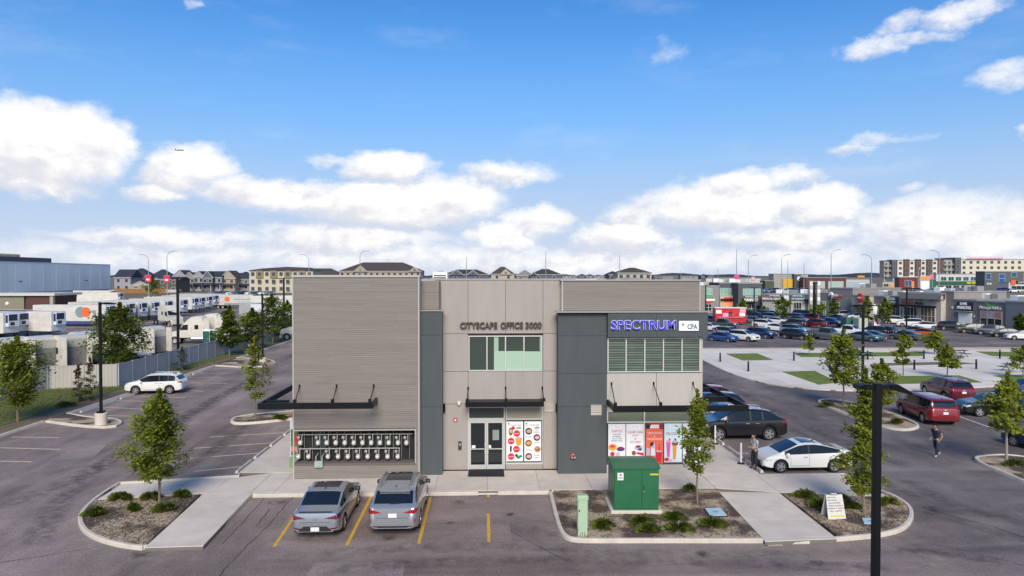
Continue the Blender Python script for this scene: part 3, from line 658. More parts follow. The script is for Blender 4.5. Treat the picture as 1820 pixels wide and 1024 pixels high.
class Poster:
    def __init__(s, u0, v0, u1, v1, y, mat, name='poster', label=None):
        s.y = y; s.x0, s.x1 = wx(u0, y, v1), wx(u1, y, v1); s.z0, s.z1 = wz(v1, y), wz(v0, y)
        s.o = bp(name, MB().box(s.x0, y, s.z0, s.x1, y+.012, s.z1), mat, label=label); s.k = 0
    def at(s, fx, fz): return s.x0+(s.x1-s.x0)*fx, s.z0+(s.z1-s.z0)*fz
    def dy(s): s.k += 1; return s.y-.0012*s.k
    def disc(s, fx, fz, r, mat, rz=None):
        x, z = s.at(fx, fz); bp('printed_shape', MB().disc((x, s.dy(), z), r, m=0, ry=rz), mat, s.o)
    def quad(s, pts, mat): 
        y = s.dy(); bp('printed_shape', MB().add([(s.at(a, b)[0], y, s.at(a, b)[1]) for a, b in pts], [tuple(range(len(pts)))]), mat, s.o)
    def txt(s, t, fx, fz, w, h, mat, bold=.0):
        x, z = s.at(fx, fz); ww = (s.x1-s.x0)*w; y = s.dy()
        text(s.o, 'printed_lettering', t, x-ww/2-B0.x, z-B0.z, ww, h, mat, y-B0.y, .0008, bold)
q = Poster(900.5, 749.5, 929.5, 820, YC+.042, pwh)
q.txt('Cravings', .5, .875, .8, .13, mar); q.quad([(.6,.82),(.9,.82),(.9,.855),(.6,.855)], grn); q.disc(.12, .95, .04, grn)
for fx, fz, mt, t in ((.62, .70, red, 'SHAKES'), (.27, .51, red, 'FRESH'), (.60, .305, red, 'FALOODA'), (.27, .12, red, 'KULFI')):
    q.disc(fx, fz, .17, mt); q.txt(t, fx, fz-.016, .3, .055, pwh)
q.disc(.25, .75, .11, brn, .2); q.disc(.4, .84, .09, red); q.disc(.25, .76, .08, tan, .1); q.quad([(.62,.40),(.85,.40),(.95,.58),(.52,.58)], org); q.disc(.74, .585, .15, tan, .05); q.quad([(.2,.24),(.3,.24),(.32,.40),(.2,.38)], blk); q.disc(.72, .10, .1, grn, .07); q.disc(.85, .13, .08, grn, .06); q.disc(.6, .15, .07, blk)
q = Poster(932, 749.5, 961.5, 820, YC+.042, pwh)
q.txt('Cravings', .5, .875, .8, .13, mar); q.quad([(.62,.82),(.9,.82),(.9,.855),(.62,.855)], grn); q.disc(.12, .95, .04, grn)
for fx, fz, a, b in ((.26, .755, blk, tan), (.75, .595, blk, pnk), (.25, .455, brn, org), (.78, .30, tan, brn), (.26, .12, blk, pnk)):
    q.disc(fx, fz, .17, a); q.disc(fx+.01, fz, .12, b, .09); q.disc(fx-.02, fz+.01, .07, tan, .03)
for fx, fz, t in ((.72, .77, 'CHAAT'), (.72, .72, 'PAPRI'), (.25, .60, 'BURGER'), (.75, .455, 'WRAPS'), (.28, .27, 'ROLLS'), (.74, .14, 'PANEER'), (.74, .08, 'TIKKA')): q.txt(t, fx, fz, .36, .05, mar)
# right bay
r0, r1 = wx(992, YR), wx(1078.5, YR); rz_ = [z0, wz(723.5, YR), wz(664.5, YR), wz(597.5, YR), wz(556, YR)]
panels(r0, r1, YR, rz_, dark, back=.9)
xe = wx(1258, 32.4, 575); bandz0, bandz1 = wz(600, 32.4), wz(556, 32.4)
for a, b in ((r0, r1), (r1+.012, wx(1167, 32.4)), (wx(1167, 32.4)+.012, xe)):
    if a == r0: continue
    bp('fascia_panel', MB().box(a, 32.4, bandz0, b, 33.1, bandz1), dark)
bp('fascia_cap', MB().box(r0-.12, 32.34, bandz1, xe+.05, YT-.003, bandz1+.06), flash)
rtop = wz(499.5, YT)
bp('wall_backing', MB().box(c1-.1, YT+.035, bandz1-.4, xr-.02, YT+.5, rtop), jointm)
cladding(wx(1000.5, YT), xr-.05, YT, bandz1+.07, rtop-.02, seed=5)
bp('metal_trim', MB().box(wx(998, YT), YT-.012, bandz1+.06, wx(1000.5, YT), YC+.1, rtop).box(xr-.05, YT-.012, bandz1+.06, xr, YT+.5, rtop), trim)
bp('parapet_cap', MB().box(wx(996, YT), YT-.05, rtop, xr+.03, YT+.55, rtop+.07), flash)
wr, x0, za, x1, zb = bwin(1079.5, 601, 1245, 663, 5, YR+.03)
pw = (x1-x0)/5; bl = [M('zebra_blind', (.14, .18, .145), .3, var=.2, vs=1.5), M('zebra_blind_thin', (.10, .135, .108), .3, var=.2, vs=1.5)]
for i in range(5):
    mb = MB(); z = za+.1; k = 0
    while z < zb-.1:
        mb.box(x0+pw*i+.045, YR+.056-B0.y, z, x0+pw*(i+1)-.045, YR+.059-B0.y, min(z+.07, zb-.07), (k+i) % 3 == 0); z += .118; k += 1
    part(wr, 'zebra_blind', mb, bl)
bp('corner_post', MB().box(x1+B0.x+.003, YR, wz(664, YR), xr-.02, YR+.5, bandz0-.002), stucB)
ux = wx(1167, YR); pz1, pz0 = wz(664.5, YR), wz(722, YR)
bp('joint_backing', MB().box(r1+.01, YR+.04, pz0, xr-.04, YR+.3, pz1), jointm)
for a, b in ((r1+.012, ux-.011), (ux+.011, xr-.02)): bp('wall_panel', MB().box(a, YR, pz0-.25, b, YR+.06, pz1-.01), stucB)
sz1, sz0 = wz(729, YR), wz(828, YR); tzz = wz(753.5, YR)
bp('wall_panel', MB().box(r1+.012, YR, z0, xr-.02, YR+.25, sz0-.02), stucB)
window(bld, r1+.02-B0.x, tzz-B0.z, xr-.03-B0.x, pz0-.26-B0.z, 1, YR+.05-B0.y, alum, M('transom_film', (.13, .15, .11), .12), 1, .06, 'transom_window')
bp('mullion', MB().box(wx(1146, YR)-.03, YR+.01, sz0, wx(1146, YR)+.03, YR+.1, pz0-.26), alum)
bp('storefront_pane', MB().box(r1+.02, YR+.1, sz0-.018, xr-.03, YR+.12, tzz-.002), gd)
us = (1080, 1112, 1145, 1147.5, 1179, 1212.5, 1246)
pow_ = M('print_off_white', (.74, .72, .72), .4)
pm = [(1081,1111.5,pow_),(1112.8,1145,pow_),(1147.8,1178.5,coral),(1180.5,1212,ltb),(1213.5,1246,pow_)]
PO = [Poster(a, 755, b, 826.5, YR+.045, m_) for a, b, m_ in pm]
for k, p_ in enumerate(PO):
    p_.quad([(.25,.885),(.75,.885),(.75,.965),(.25,.965)], pwh); p_.txt('Cravings', .5, .91, .38, .06, brn)
a = PO[0]; a.txt('SNACKS', .5, .79, .62, .12, red)
for i, t in enumerate(('VADA PAV', 'DABELI', 'ALOO TIKKI', 'SAMOSA CHAAT')): a.txt(t, .5, .725-.055*i, .5+.07*(i > 1)+.1*(i > 2), .07, navy)
a.disc(.25, .42, .2, org, .17); a.disc(.24, .44, .13, red, .06); a.disc(.72, .37, .2, navy, .1); a.disc(.72, .40, .15, mar, .06); a.disc(.24, .25, .11, red); a.quad([(.45,.2),(.7,.22),(.62,.3),(.46,.28)], pnk)
a = PO[1]; a.txt('SUGAR CANE', .5, .76, .84, .12, mar); a.txt('JUICE', .5, .68, .32, .1, mar); a.txt('&', .5, .60, .08, .09, navy); a.txt('ICE DISH', .5, .52, .56, .1, mar)
a.disc(.68, .40, .2, lil, .12); a.disc(.66, .43, .12, mar, .06); a.disc(.76, .36, .1, navy, .06); a.quad([(.55,.25),(.95,.2),(.98,.27),(.6,.29)], red); a.disc(.42, .27, .1, brn, .11)
a = PO[2]; a.quad([(0,.87),(.2,.87),(.3,.99),(0,.99)], blk); a.quad([(.78,.87),(1,.85),(1,.99),(.78,.99)], mar); a.txt('COLD COCOA', .5, .74, .8, .1, pwh); a.txt('&', .5, .665, .09, .07, pwh); a.txt('THICKSHAKES', .5, .59, .86, .1, pwh)
a.quad([(.28,.2),(.55,.2),(.5,.5),(.32,.52)], ltb); a.disc(.35, .48, .09, blk, .12); a.disc(.44, .42, .09, lil, .08); a.quad([(.02,.2),(.2,.2),(.24,.38),(.02,.4)], lil); a.quad([(.6,.04),(.88,.04),(.94,.3),(.58,.3)], red); a.disc(.76, .31, .16, pnk, .05); a.quad([(.76,.33),(.79,.33),(.79,.48),(.76,.48)], mar)
a = PO[3]; a.txt('FALOODA', .5, .71, .78, .14, mar)
a.quad([(.16,.16),(.30,.16),(.36,.55),(.1,.55)], mag); a.disc(.23, .56, .12, pnk, .06); a.disc(.3, .60, .05, red); a.quad([(.5,.1),(.64,.1),(.72,.5),(.46,.5)], org); a.disc(.6, .5, .16, brn, .11); a.disc(.6, .55, .14, lil, .07); a.disc(.62, .6, .05, mar); a.disc(.15, .1, .13, red, .09); a.disc(.32, .08, .1, pnk, .06); a.quad([(0,.0),(1,.0),(1,.03),(0,.03)], mar)
a = PO[4]; a.txt('MOJITO', .5, .70, .6, .12, mar); a.txt('FRESH JUICE', .5, .62, .8, .1, mar); a.txt('& COFFEE', .5, .53, .6, .1, mar); a.disc(.3, .38, .14, blk, .1); a.quad([(.2,.1),(.5,.1),(.55,.33),(.18,.33)], navy); a.disc(.75, .2, .16, brn, .14)
# signs on the wall
bronze = M('bronze_letters', (.075, .062, .045), .5, .3)
x_, z_ = FY(817.5, 584.5, YC-.1); x2, z2 = FY(963, 572.5, YC-.1)
def sign_word(s, x, z, w, h, y, mat, depth, bold=.02, name='sign_lettering'):
    return text(bld, name, s, x-B0.x, z-B0.z, w, h, mat, y-B0.y, depth, bold)
sign_word('CITYSCAPE', x_, z_, (x2-x_)*.455, z2-z_, YC-.03, bronze, .1, .03)
sign_word('OFFICE', x_+(x2-x_)*.495, z_, (x2-x_)*.275, z2-z_, YC-.03, bronze, .1, .03)
sign_word('3000', x_+(x2-x_)*.80, z_, (x2-x_)*.20, z2-z_, YC-.03, bronze, .1, .03)
ys_ = 32.4; xa, zA = FY(1086.5, 586.5, ys_-.08); xb, zB = FY(1201.5, 569.5, ys_-.08)
sign_word('SPECTRUM', xa-.015, zA-.015, xb-xa+.03, zB-zA+.03, ys_-.01, M('sign_white_edge', (.75, .74, .82), .4), .06, .03)
sign_word('SPECTRUM', xa, zA, xb-xa, zB-zA, ys_-.075, M('sign_blue', (.015, .015, .42), .3, emit=(.02, .02, .7, .35)), .03, .0)
pa, za_ = FY(1206.5, 588, ys_-.05); pb_, zb_ = FY(1242, 570.5, ys_-.05)
pl = bp('sign_plate', MB().cbox(pa, ys_-.08, za_, pb_, ys_-.001, zb_, .02), pwh, label='white rounded sign plate with teal lettering')
teal = M('sign_teal', (.01, .13, .20), .4)
text(pl, 'sign_lettering', 'CPA', pa+.42*(pb_-pa)-B0.x, za_+.08-B0.z, .5*(pb_-pa), .24, teal, ys_-.082-B0.y, .012, .02)
for k in range(4):
    an = k*math.pi/4+.4; cxx, czz = pa+.2*(pb_-pa), za_+.3
    bp('sign_star', MB().tube([(cxx-.07*math.cos(an), ys_-.086-.001*k, czz-.07*math.sin(an)), (cxx+.07*math.cos(an), ys_-.086-.001*k, czz+.07*math.sin(an))], .012, 5), M('sign_star_blue', (.05, .3, .45), .4), pl)
# canopies
def canopy(x0, x1, yf, yw, z, h, side=None, rods=(), yback=48, rodtop=.55):
    mb = MB(); mb.box(x0, yf, z-h, x1, yf+.1, z)
    inner = x1 if side != 'R' else x0
    mb.box(inner-(.1 if inner == x1 else 0), yf+.1, z-h+.01, inner+(.1 if inner == x0 else 0), yw, z-.004)
    if side == 'L':
        mb.box(x0, yf+.1, z-h+.005, x0+.1, yback, z-.005); mb.box(x0+.1, yw-.5, z-h+.01, xl0-.02, yw-.4, z-.01)
        for y in (37, 41, 45): mb.box(x0+.1, y, z-h+.02, xl0+.04, y+.1, z-.02)
    if side == 'R':
        mb.box(x1-.1, yf+.1, z-h+.005, x1, yback, z-.005)
        for y in (33.3, 36, 40, 44): mb.box(xr-.06, y, z-h+.02, x1-.1, y+.1, z-.02)
    if side is None: mb.box(x0, yf+.1, z-h+.01, x0+.1, yw, z-.004); mb.box(x0+.1, yf+.1, z-.05, x1-.1, yw-.02, z-.03)
    c = bp('canopy', mb, black)
    for a, b in rods:
        r = MB(); r.cyl((a, yw+.02, z+rodtop), (b, yf+.15, z), .022, None, 6); r.box(a-.04, yw-.03, z+rodtop-.06, a+.04, yw+.0, z+rodtop+.08); r.box(b-.06, yf+.05, z+.001, b+.06, yf+.25, z+.14)
        bp('tie_rod', r, black, c)
cxl, czl = FY(457.5, 717, 30.9); cxr = wx(663, 30.9, 717); hz_ = czl-FY(460, 728, 30.9)[1]
canopy(cxl, cxr, 30.9, YL, czl, hz_, 'L', [(wx(532, YL)+.0, wx(525, 31.2)), (wx(598, YL), wx(592, 31.2)), (wx(664, YL), wx(658, 31.2))])
czc = wz(714.5, 32.5)
canopy(wx(827, 32.5), wx(967, 32.5), 32.5, YC, czc, czc-wz(723.5, 32.5), None, [(jx[0], jx[0]-.02), (jx[1], jx[1]), (jx[2]-.03, jx[2]-.01)], rodtop=.5)
czr = FY(1090, 722, 30.9)[1]
canopy(wx(1090, 30.9, 722), wx(1331, 30.9, 722), 30.9, YR, czr, hz_, 'R', [(wx(1087, YR), wx(1093, 31.2)), (wx(1162, YR), wx(1173, 31.2)), (wx(1232, YR), wx(1243, 31.2))], rodtop=.75)
# small fittings
def louvre(u0, v0, u1, v1, y):
    x0, x1, za, zb = wx(u0, y, v0), wx(u1, y, v0), wz(v1, y), wz(v0, y)
    f = MB(); f.box(x0, y-.04, za, x0+.04, y, zb); f.box(x1-.04, y-.04, za, x1, y, zb); f.box(x0+.04, y-.04, za, x1-.04, y, za+.04); f.box(x0+.04, y-.04, zb-.04, x1-.04, y, zb)
    o = bp('vent_louvre', f, stucB); n = 4
    for i in range(n):
        z = za+.04+(zb-za-.08)*(i+.5)/n
        bp('slat', MB().add([(x0+.04,y-.035,z-.05),(x1-.04,y-.035,z-.05),(x1-.04,y-.004,z+.035),(x0+.04,y-.004,z+.035),(x0+.04,y-.03,z-.055),(x1-.04,y-.03,z-.055),(x1-.04,y-.002,z+.03),(x0+.04,y-.002,z+.03)], [(0,1,2,3),(7,6,5,4),(0,4,5,1),(3,2,6,7)]), stucB, o)
louvre(966.5, 715, 985.5, 732.5, YC); louvre(1050, 720.5, 1069, 739, YR)
for u in (788.5, 990.5):
    x, z = FY(u, 725, YC-.1); bp('wall_light', MB().cbox(x-.08, YC-.2, z-.2, x+.08, YC-.002, z+.2, .02), black)
x, z = FY(816, 716.5, YC); bp('security_camera', MB().lathe([(0,-.09),(.06,-.07),(.08,0),(.085,.04),(.085,.09)], 12, 'z', (x, YC-.12, z)).box(x-.05, YC-.12, z+.06, x+.05, YC-.001, z+.1), white, smooth=40)
x, z = FY(809.5, 746.5, YC); bp('fire_bell', MB().lathe([(0,-.07),(.07,-.06),(.1,-.03),(.11,0)], 16, 'y', (x, YC-.001, z)), M('bell_red', (.45, .03, .03), .35), smooth=50)
bp('bell_label', MB().disc((x, YC-.078, z), .05), white)
x, z = FY(817.5, 791.5, YC); bp('intercom', MB().cbox(x-.08, YC-.07, z-.2, x+.08, YC-.001, z+.2, .015), M('intercom_bronze', (.05, .05, .05), .4, .4)); bp('keypad', MB().box(x-.05, YC-.075, z-.02, x+.05, YC-.071, z+.12), M('keypad_grey', (.25, .25, .24), .4))
x, z = FY(1018.5, 811, YR); o = bp('fire_department_connection', MB().lathe([(.13,-.0),(.13,-.03),(.06,-.05),(.06,-.12)], 16, 'y', (x, YR, z)), M('brass_red', (.42, .06, .06), .35, .3), smooth=40)
for s in (-1, 1): bp('hose_cap', MB().lathe([(0,-.2),(.05,-.2),(.055,-.1),(.03,-.08)], 12, 'y', (x+s*.06, YR, z-.02)), M('chrome_cap', (.6, .58, .56), .3, .7), o, 40)
# roof plant
for (u, y, w, d, h, m_) in ((783, 45, .95, 1.2, 1.0, white), (768, 44, .5, .5, .55, flash), (1120, 52, 2.6, 1.6, .55, flash), (1040, 50, 1.6, 1.2, .5, white)):
    p = AT(u, y); t = thing('rooftop_unit', f'{"white" if m_ is white else "grey"} sheet metal ventilation unit {"standing tallest" if h > .9 else "low" if h < .56 and w < 1 else "wide and flat" if w > 2 else "of middle width"} on the office roof', 'rooftop unit', (p.x, y, 8.9))
    b = MB().cbox(-w/2, -d/2, 0.12, w/2, d/2, h+.05, .03); b.box(-w/2+.05, -d/2+.05, 0, w/2-.05, d/2-.05, .119); part(t, 'housing', b, m_)
    g_ = MB()
    for i in range(5): g_.box(-w/2+.08, -d/2-.01, .2+(h-.3)*i/5, w/2-.08, -d/2-.001, .2+(h-.3)*(i+.6)/5)
    part(t, 'intake_grille', g_, M('grille_dark', (.08, .08, .08), .6)); c_ = MB().lathe([(.0,.06),(.2*w,.05),(.25*w,0)], 14, 'z', (0, 0, h+.05)); part(t, 'fan_cowl', c_, flash, 40)
# door mat
mt = G((831.5,847.5),(896.5,847.5),(895.5,835.8),(833,835.8), z=.15)
mm_ = MB().prism(mt, .154, .17); o = obj('door_mat', mm_.mesh('door_mat', M('rubber_mat', (.008, .010, .016), .9, bump=.4, bs=200))); o['label'] = 'black rubber mat on the sidewalk before the glass doors'; o['category'] = 'door mat'
# ================================================================ VEHICLES
tyre = M('tyre_rubber', (.015, .015, .016), .85); rimm = M('alloy_rim', (.50, .50, .51), .3, .7); rimd = M('dark_rim', (.06, .06, .065), .3, .7)
trimk = M('black_plastic', (.018, .018, .02), .5); carglass = M('car_glass', (.010, .014, .020), .04, spec=.8); lampR = M('tail_lamp', (.30, .008, .012), .15, coat=.6); lampD = M('tail_lamp_dark', (.12, .004, .012), .15, coat=.6); lampW = M('head_lamp', (.55, .57, .60), .1, coat=.8); platem = M('licence_plate', (.72, .70, .68), .5)
def paint(name, c, metal=.0, rough=.3): return M('paint_'+name, c, rough, metal, coat=.9)
CT = {  # L, W, top profile (x, z) rear to front, belt rear/front, wheelbase half, wheel radius, glass: rear base, rear top, ws top, ws base
 'sedan': dict(L=4.6, W=1.80, top=[(-2.30,.55),(-2.285,.80),(-2.24,.97),(-2.12,1.035),(-1.85,1.06),(-1.68,1.08),(-.85,1.385),(-.5,1.42),(-.05,1.435),(.35,1.405),(1.2,1.0),(1.35,.965),(1.9,.87),(2.12,.78),(2.22,.68),(2.28,.55),(2.30,.42)], belt=(.99,.88), wb=(-1.32,1.38), r=.325, gl=(-1.66,-.88,.33,1.2)),
 'coupe': dict(L=4.5, W=1.76, top=[(-2.25,.55),(-2.235,.82),(-2.19,.98),(-2.08,1.05),(-1.85,1.07),(-1.72,1.09),(-.75,1.37),(-.3,1.43),(.1,1.43),(.5,1.37),(1.42,.96),(1.6,.91),(1.9,.83),(2.08,.74),(2.18,.64),(2.235,.52),(2.25,.40)], belt=(1.0,.86), wb=(-1.28,1.40), r=.32, gl=(-1.70,-.78,.48,1.42)),
 'suv': dict(L=4.65, W=1.88, top=[(-2.32,.60),(-2.31,.90),(-2.28,1.05),(-2.2,1.12),(-2.12,1.17),(-1.78,1.545),(-1.6,1.615),(-1.2,1.655),(-.4,1.685),(.2,1.66),(.5,1.61),(1.25,1.15),(1.4,1.11),(1.95,1.02),(2.15,.94),(2.25,.82),(2.31,.62),(2.325,.45)], belt=(1.12,1.02), wb=(-1.36,1.36), r=.365, gl=(-2.12,-1.78,.48,1.25)),
 'cross': dict(L=4.88, W=1.90, top=[(-2.44,.60),(-2.43,.92),(-2.38,1.08),(-2.3,1.15),(-2.16,1.2),(-1.55,1.535),(-1.35,1.60),(-1.0,1.645),(-.3,1.685),(.3,1.655),(.62,1.60),(1.36,1.14),(1.5,1.09),(2.05,1.0),(2.26,.91),(2.37,.78),(2.43,.6),(2.44,.45)], belt=(1.16,1.03), wb=(-1.36,1.43), r=.37, gl=(-2.15,-1.57,.6,1.36)),
 'van': dict(L=5.1, W=1.98, top=[(-2.55,.55),(-2.54,.95),(-2.52,1.08),(-2.48,1.16),(-2.42,1.22),(-2.28,1.60),(-2.18,1.68),(-1.9,1.715),(-.8,1.745),(.4,1.73),(.85,1.66),(1.75,1.12),(1.9,1.07),(2.25,.95),(2.42,.82),(2.52,.62),(2.55,.42)], belt=(1.10,1.0), wb=(-1.5,1.52), r=.35, gl=(-2.42,-2.28,.83,1.75)),
 'pickup': dict(L=5.85, W=2.02, top=[(-2.93,.65),(-2.92,1.15),(-2.90,1.22),(-2.86,1.24),(-2.0,1.24),(-.82,1.25),(-.76,1.33),(-.62,1.78),(-.5,1.86),(-.1,1.89),(.5,1.88),(.78,1.80),(1.42,1.29),(1.55,1.24),(2.4,1.17),(2.7,1.09),(2.85,.98),(2.91,.75),(2.925,.5)], belt=(1.22,1.14), wb=(-1.75,1.9), r=.41, gl=(-.76,-.62,.76,1.42)),
}
def interp(pts, x):
    if x <= pts[0][0]: return pts[0][1]
    for (a, b), (c, d) in zip(pts[:-1], pts[1:]):
        if x <= c: t = (x-a)/(c-a); return b+(d-b)*t
    return pts[-1][1]
def build_car_meshes(kind, near=True, sunroof=False, rails=False):
    c = CT[kind]; L, Wd = c['L'], c['W']; h2 = L/2; top = c['top']; rb, rt, wt, wbse = c['gl']; r = c['r']
    xs = {round(p[0], 3) for p in top}
    for xc in c['wb']:
        for k in range(-6, 7): xs.add(round(xc+(r+.07)*math.sin(k/6*math.pi/2), 3))
        xs |= {round(xc-r-.10, 3), round(xc+r+.10, 3)}
    x = -h2
    while x < h2: xs.add(round(x, 3)); x += .22 if near else .4
    bpil = [(wt+rt)/2+.02+.12, ]
    if kind in ('van', 'suv', 'cross'): cp = rt+(.55 if kind != 'van' else .95)
    elif kind == 'pickup': cp = None
    else: cp = None
    for q in bpil+([cp] if cp else []): xs |= {round(q-.035, 3), round(q+.035, 3)}
    xs |= {round(v, 3) for v in (rb, rt, wt, wbse)}
    xs = sorted(xs); out = [xs[0]]
    for v in xs[1:]:
        if v-out[-1] > .012: out.append(v)
    xs = out
    zb = .21 if kind in ('sedan', 'coupe') else .26
    if kind == 'pickup': zb = .36
    rows = []
    for x in xs:
        t = abs(x)/h2; w = Wd/2*(1-.055*t**3-.10*max(0, (t-.86)/.14)**2.2)
        if t > .985: w *= .985-.04*(t-.985)/.015
        tp = interp(top, x); bl = c['belt'][0]+(c['belt'][1]-c['belt'][0])*(x+h2)/L
        bl = min(bl, tp-.015); z0 = zb+.10*max(0, (t-.88)/.12)
        za = z0+.07
        for xc in c['wb']:
            d = abs(x-xc); ra = r+.065
            if d < ra: za = max(za, r+math.sqrt(max(0, ra*ra-d*d))*1.0)
        za = min(za, bl-.1); arch = za > z0+.075
        g = max(0., min(1, (tp-bl)/.5))
        zmid = max(za+.02, z0+.36); zs = max(zmid+.02, bl-.10)
        e1 = .8-.0*g; lean = .085*g
        pts = [(0, za if arch else z0), (w*(.62 if arch else .88), za if arch else z0), (w*.985, za), (w*1.0, zmid), (w*.995, zs-.05), (w*.965, bl-.02), (w*.925, bl),
               (w*(.90-lean-.02), bl+(tp-bl)*.86), (w*(.80-lean), bl+(tp-bl)*.955), (w*.40, bl+(tp-bl)*.99), (0, tp)]
        rows.append(pts)
    n = 11; V = []; 
    for x, pts in zip(xs, rows):
        for y, z in pts: V.append((x, y, z))
        for y, z in pts[1:-1]: V.append((x, -y, z))
    stride = n+n-2
    def vid(i, j, s):
        if s > 0 or j == 0 or j == n-1: return i*stride+j
        return i*stride+n+j-1
    F = {'body': [], 'windshield': [], 'rear_window': [], 'trim': []}; SW = {}
    pil = [(q-.04, q+.04) for q in bpil+([cp] if cp else [])]
    for i in range(len(xs)-1):
        xm = (xs[i]+xs[i+1])/2
        for s in (1, -1):
            for j in range(n-1):
                f = [vid(i, j, s), vid(i+1, j, s), vid(i+1, j+1, s), vid(i, j+1, s)]
                if s < 0: f.reverse()
                tgt = 'body'
                if j in (8, 9) and wt < xm < wbse-.03: tgt = 'windshield'
                elif j in (8, 9) and rb+.02 < xm < rt: tgt = 'rear_window'
                elif j == 6 and rb+.10 < xm < wbse-.22 and interp(top, xm)-c['belt'][1] > .1:
                    if kind == 'pickup' and xm < rt+.02: pass
                    elif any(a < xm < b for a, b in pil): tgt = 'trim'
                    else:
                        k = (s, sum(xm > b for a, b in pil)); SW.setdefault(k, []).append(f); continue
                elif j == 1 or (j == 2 and kind in ('suv', 'cross') and False): tgt = 'trim' if j == 1 else 'body'
                elif j == 0: tgt = 'trim'
                F[tgt].append(f)
    i = 0; F['body'].append([vid(0, j, 1) for j in range(n)]+[vid(0, j, -1) for j in range(n-2, 0, -1)])
    i = len(xs)-1; F['body'].append(([vid(i, j, 1) for j in range(n)]+[vid(i, j, -1) for j in range(n-2, 0, -1)])[::-1])
    def sub(name, faces, mats, sm=40):
        used = sorted({v for f in faces for v in f}); mp = {v: k for k, v in enumerate(used)}
        me = bpy.data.meshes.new(name); me.from_pydata([V[v] for v in used], [], [[mp[v] for v in f] for f in faces])
        me.materials.append(mats); me.shade_smooth(); me.set_sharp_from_angle(angle=R(sm)); return me
    allf = [f for k in F for f in F[k]]+[f for k in SW for f in SW[k]]
    bvh = BVHTree.FromPolygons([Vector(v) for v in V], allf)
    out = [('body', sub('car_body', F['body'], paint('white', (.7, .7, .68))), True), ('windshield', sub('windshield', F['windshield'], carglass), 0), ('rear_window', sub('rear_window', F['rear_window'], carglass), 0), ('sill_trim', sub('sill_trim', F['trim'], trimk), 0)]
    for k in SW: out.append(('side_window', sub('side_window', SW[k], M('car_side_glass', (.010, .013, .016), .08, spec=.4)), 0))
    def patch(name, quad, ax, sgn, mat, off=.008, nx=6, nz=3):      # quad: 4 (a, b) corners in the plane across ax
        mb = MB(); g = []
        for j in range(nz+1):
            for i in range(nx+1):
                u, v = i/nx, j/nz
                a = (quad[0][0]*(1-u)+quad[1][0]*u)*(1-v)+(quad[3][0]*(1-u)+quad[2][0]*u)*v; b = (quad[0][1]*(1-u)+quad[1][1]*u)*(1-v)+(quad[3][1]*(1-u)+quad[2][1]*u)*v
                o_ = {'x': Vector((sgn*5, a, b)), 'y': Vector((a, sgn*5, b)), 'z': Vector((a, b, 5))}[ax]; d = {'x': Vector((-sgn, 0, 0)), 'y': Vector((0, -sgn, 0)), 'z': Vector((0, 0, -1))}[ax]
                h = bvh.ray_cast(o_, d)
                if h[0] is None: h = (o_+d*(5-h2 if ax == 'x' else 4.3), -d)
                p = h[0]-d*off+h[1]*off*.5 if h[1].dot(d) < 0 else h[0]-d*off
                g.append(p)
        fs = [(j*(nx+1)+i, j*(nx+1)+i+1, (j+1)*(nx+1)+i+1, (j+1)*(nx+1)+i) for j in range(nz) for i in range(nx)]
        mb.add(g, fs); return (name, mb.mesh(name, mat, 40), 0)
    w = Wd/2; D = []
    tall = kind in ('suv', 'cross', 'van'); tz = {'sedan': .86, 'coupe': .90, 'suv': 1.02, 'cross': 1.0, 'van': .98, 'pickup': 1.0}[kind]
    for s in (1, -1):
        if kind == 'van': D.append(patch('tail_light', [(s*.80*w,.78),(s*.91*w,.78),(s*.9*w,1.22),(s*.8*w,1.22)], 'x', -1, lampR, .012, 3, 5))
        elif kind == 'pickup': D.append(patch('tail_light', [(s*.82*w,.78),(s*.93*w,.78),(s*.92*w,1.16),(s*.82*w,1.16)], 'x', -1, lampR, .012, 3, 5))
        elif kind == 'cross':
            D.append(patch('tail_light', [(s*.42*w,.93),(s*.93*w,.89),(s*.90*w,1.09),(s*.62*w,1.0)], 'x', -1, lampR, .012, 8, 3))
            D.append(patch('reflector', [(s*.84*w,.56),(s*.88*w,.56),(s*.9*w,.70),(s*.86*w,.70)], 'x', -1, lampR, .012, 2, 3))
            D.append(patch('exhaust_tip', [(s*.55*w,.36),(s*.82*w,.38),(s*.78*w,.44),(s*.55*w,.41)], 'x', -1, M('chrome_trim', (.6, .6, .6), .2, .8), .012, 3, 2))
        elif kind == 'sedan':
            D.append(patch('tail_light', [(s*.36*w,.80),(s*.94*w,.76),(s*.93*w,.95),(s*.70*w,.88)], 'x', -1, lampD, .012, 8, 3))
            D.append(patch('reflector', [(s*.55*w,.40),(s*.90*w,.43),(s*.88*w,.48),(s*.55*w,.44)], 'x', -1, lampD, .012, 5, 2))
        else: D.append(patch('tail_light', [(s*.62*w,tz-.09),(s*.93*w,tz-.09),(s*.92*w,tz+.07),(s*.66*w,tz+.05)], 'x', -1, lampR, .012, 6, 3))
        sx = -h2+.02
        if kind in ('sedan', 'coupe', 'suv', 'cross'): D.append(patch('tail_light', [(sx+.02,tz-.08),(sx+.34,tz-.0),(sx+.30,tz+.05),(sx+.06,tz+.07)], 'y', s, lampR if kind != 'sedan' else lampD, .01, 5, 2))
        fz = {'sedan': .66, 'coupe': .62, 'suv': .86, 'cross': .82, 'van': .78, 'pickup': .98}[kind]
        D.append(patch('head_light', [(s*.50*w,fz-.04),(s*.90*w,fz-.03),(s*.88*w,fz+.10),(s*.58*w,fz+.06)], 'x', 1, lampW, .012, 6, 3))
        D.append(patch('head_light', [(h2-.42,fz+.03),(h2-.12,fz-.06),(h2-.10,fz+.05),(h2-.36,fz+.10)], 'y', s, lampW, .01, 4, 2))
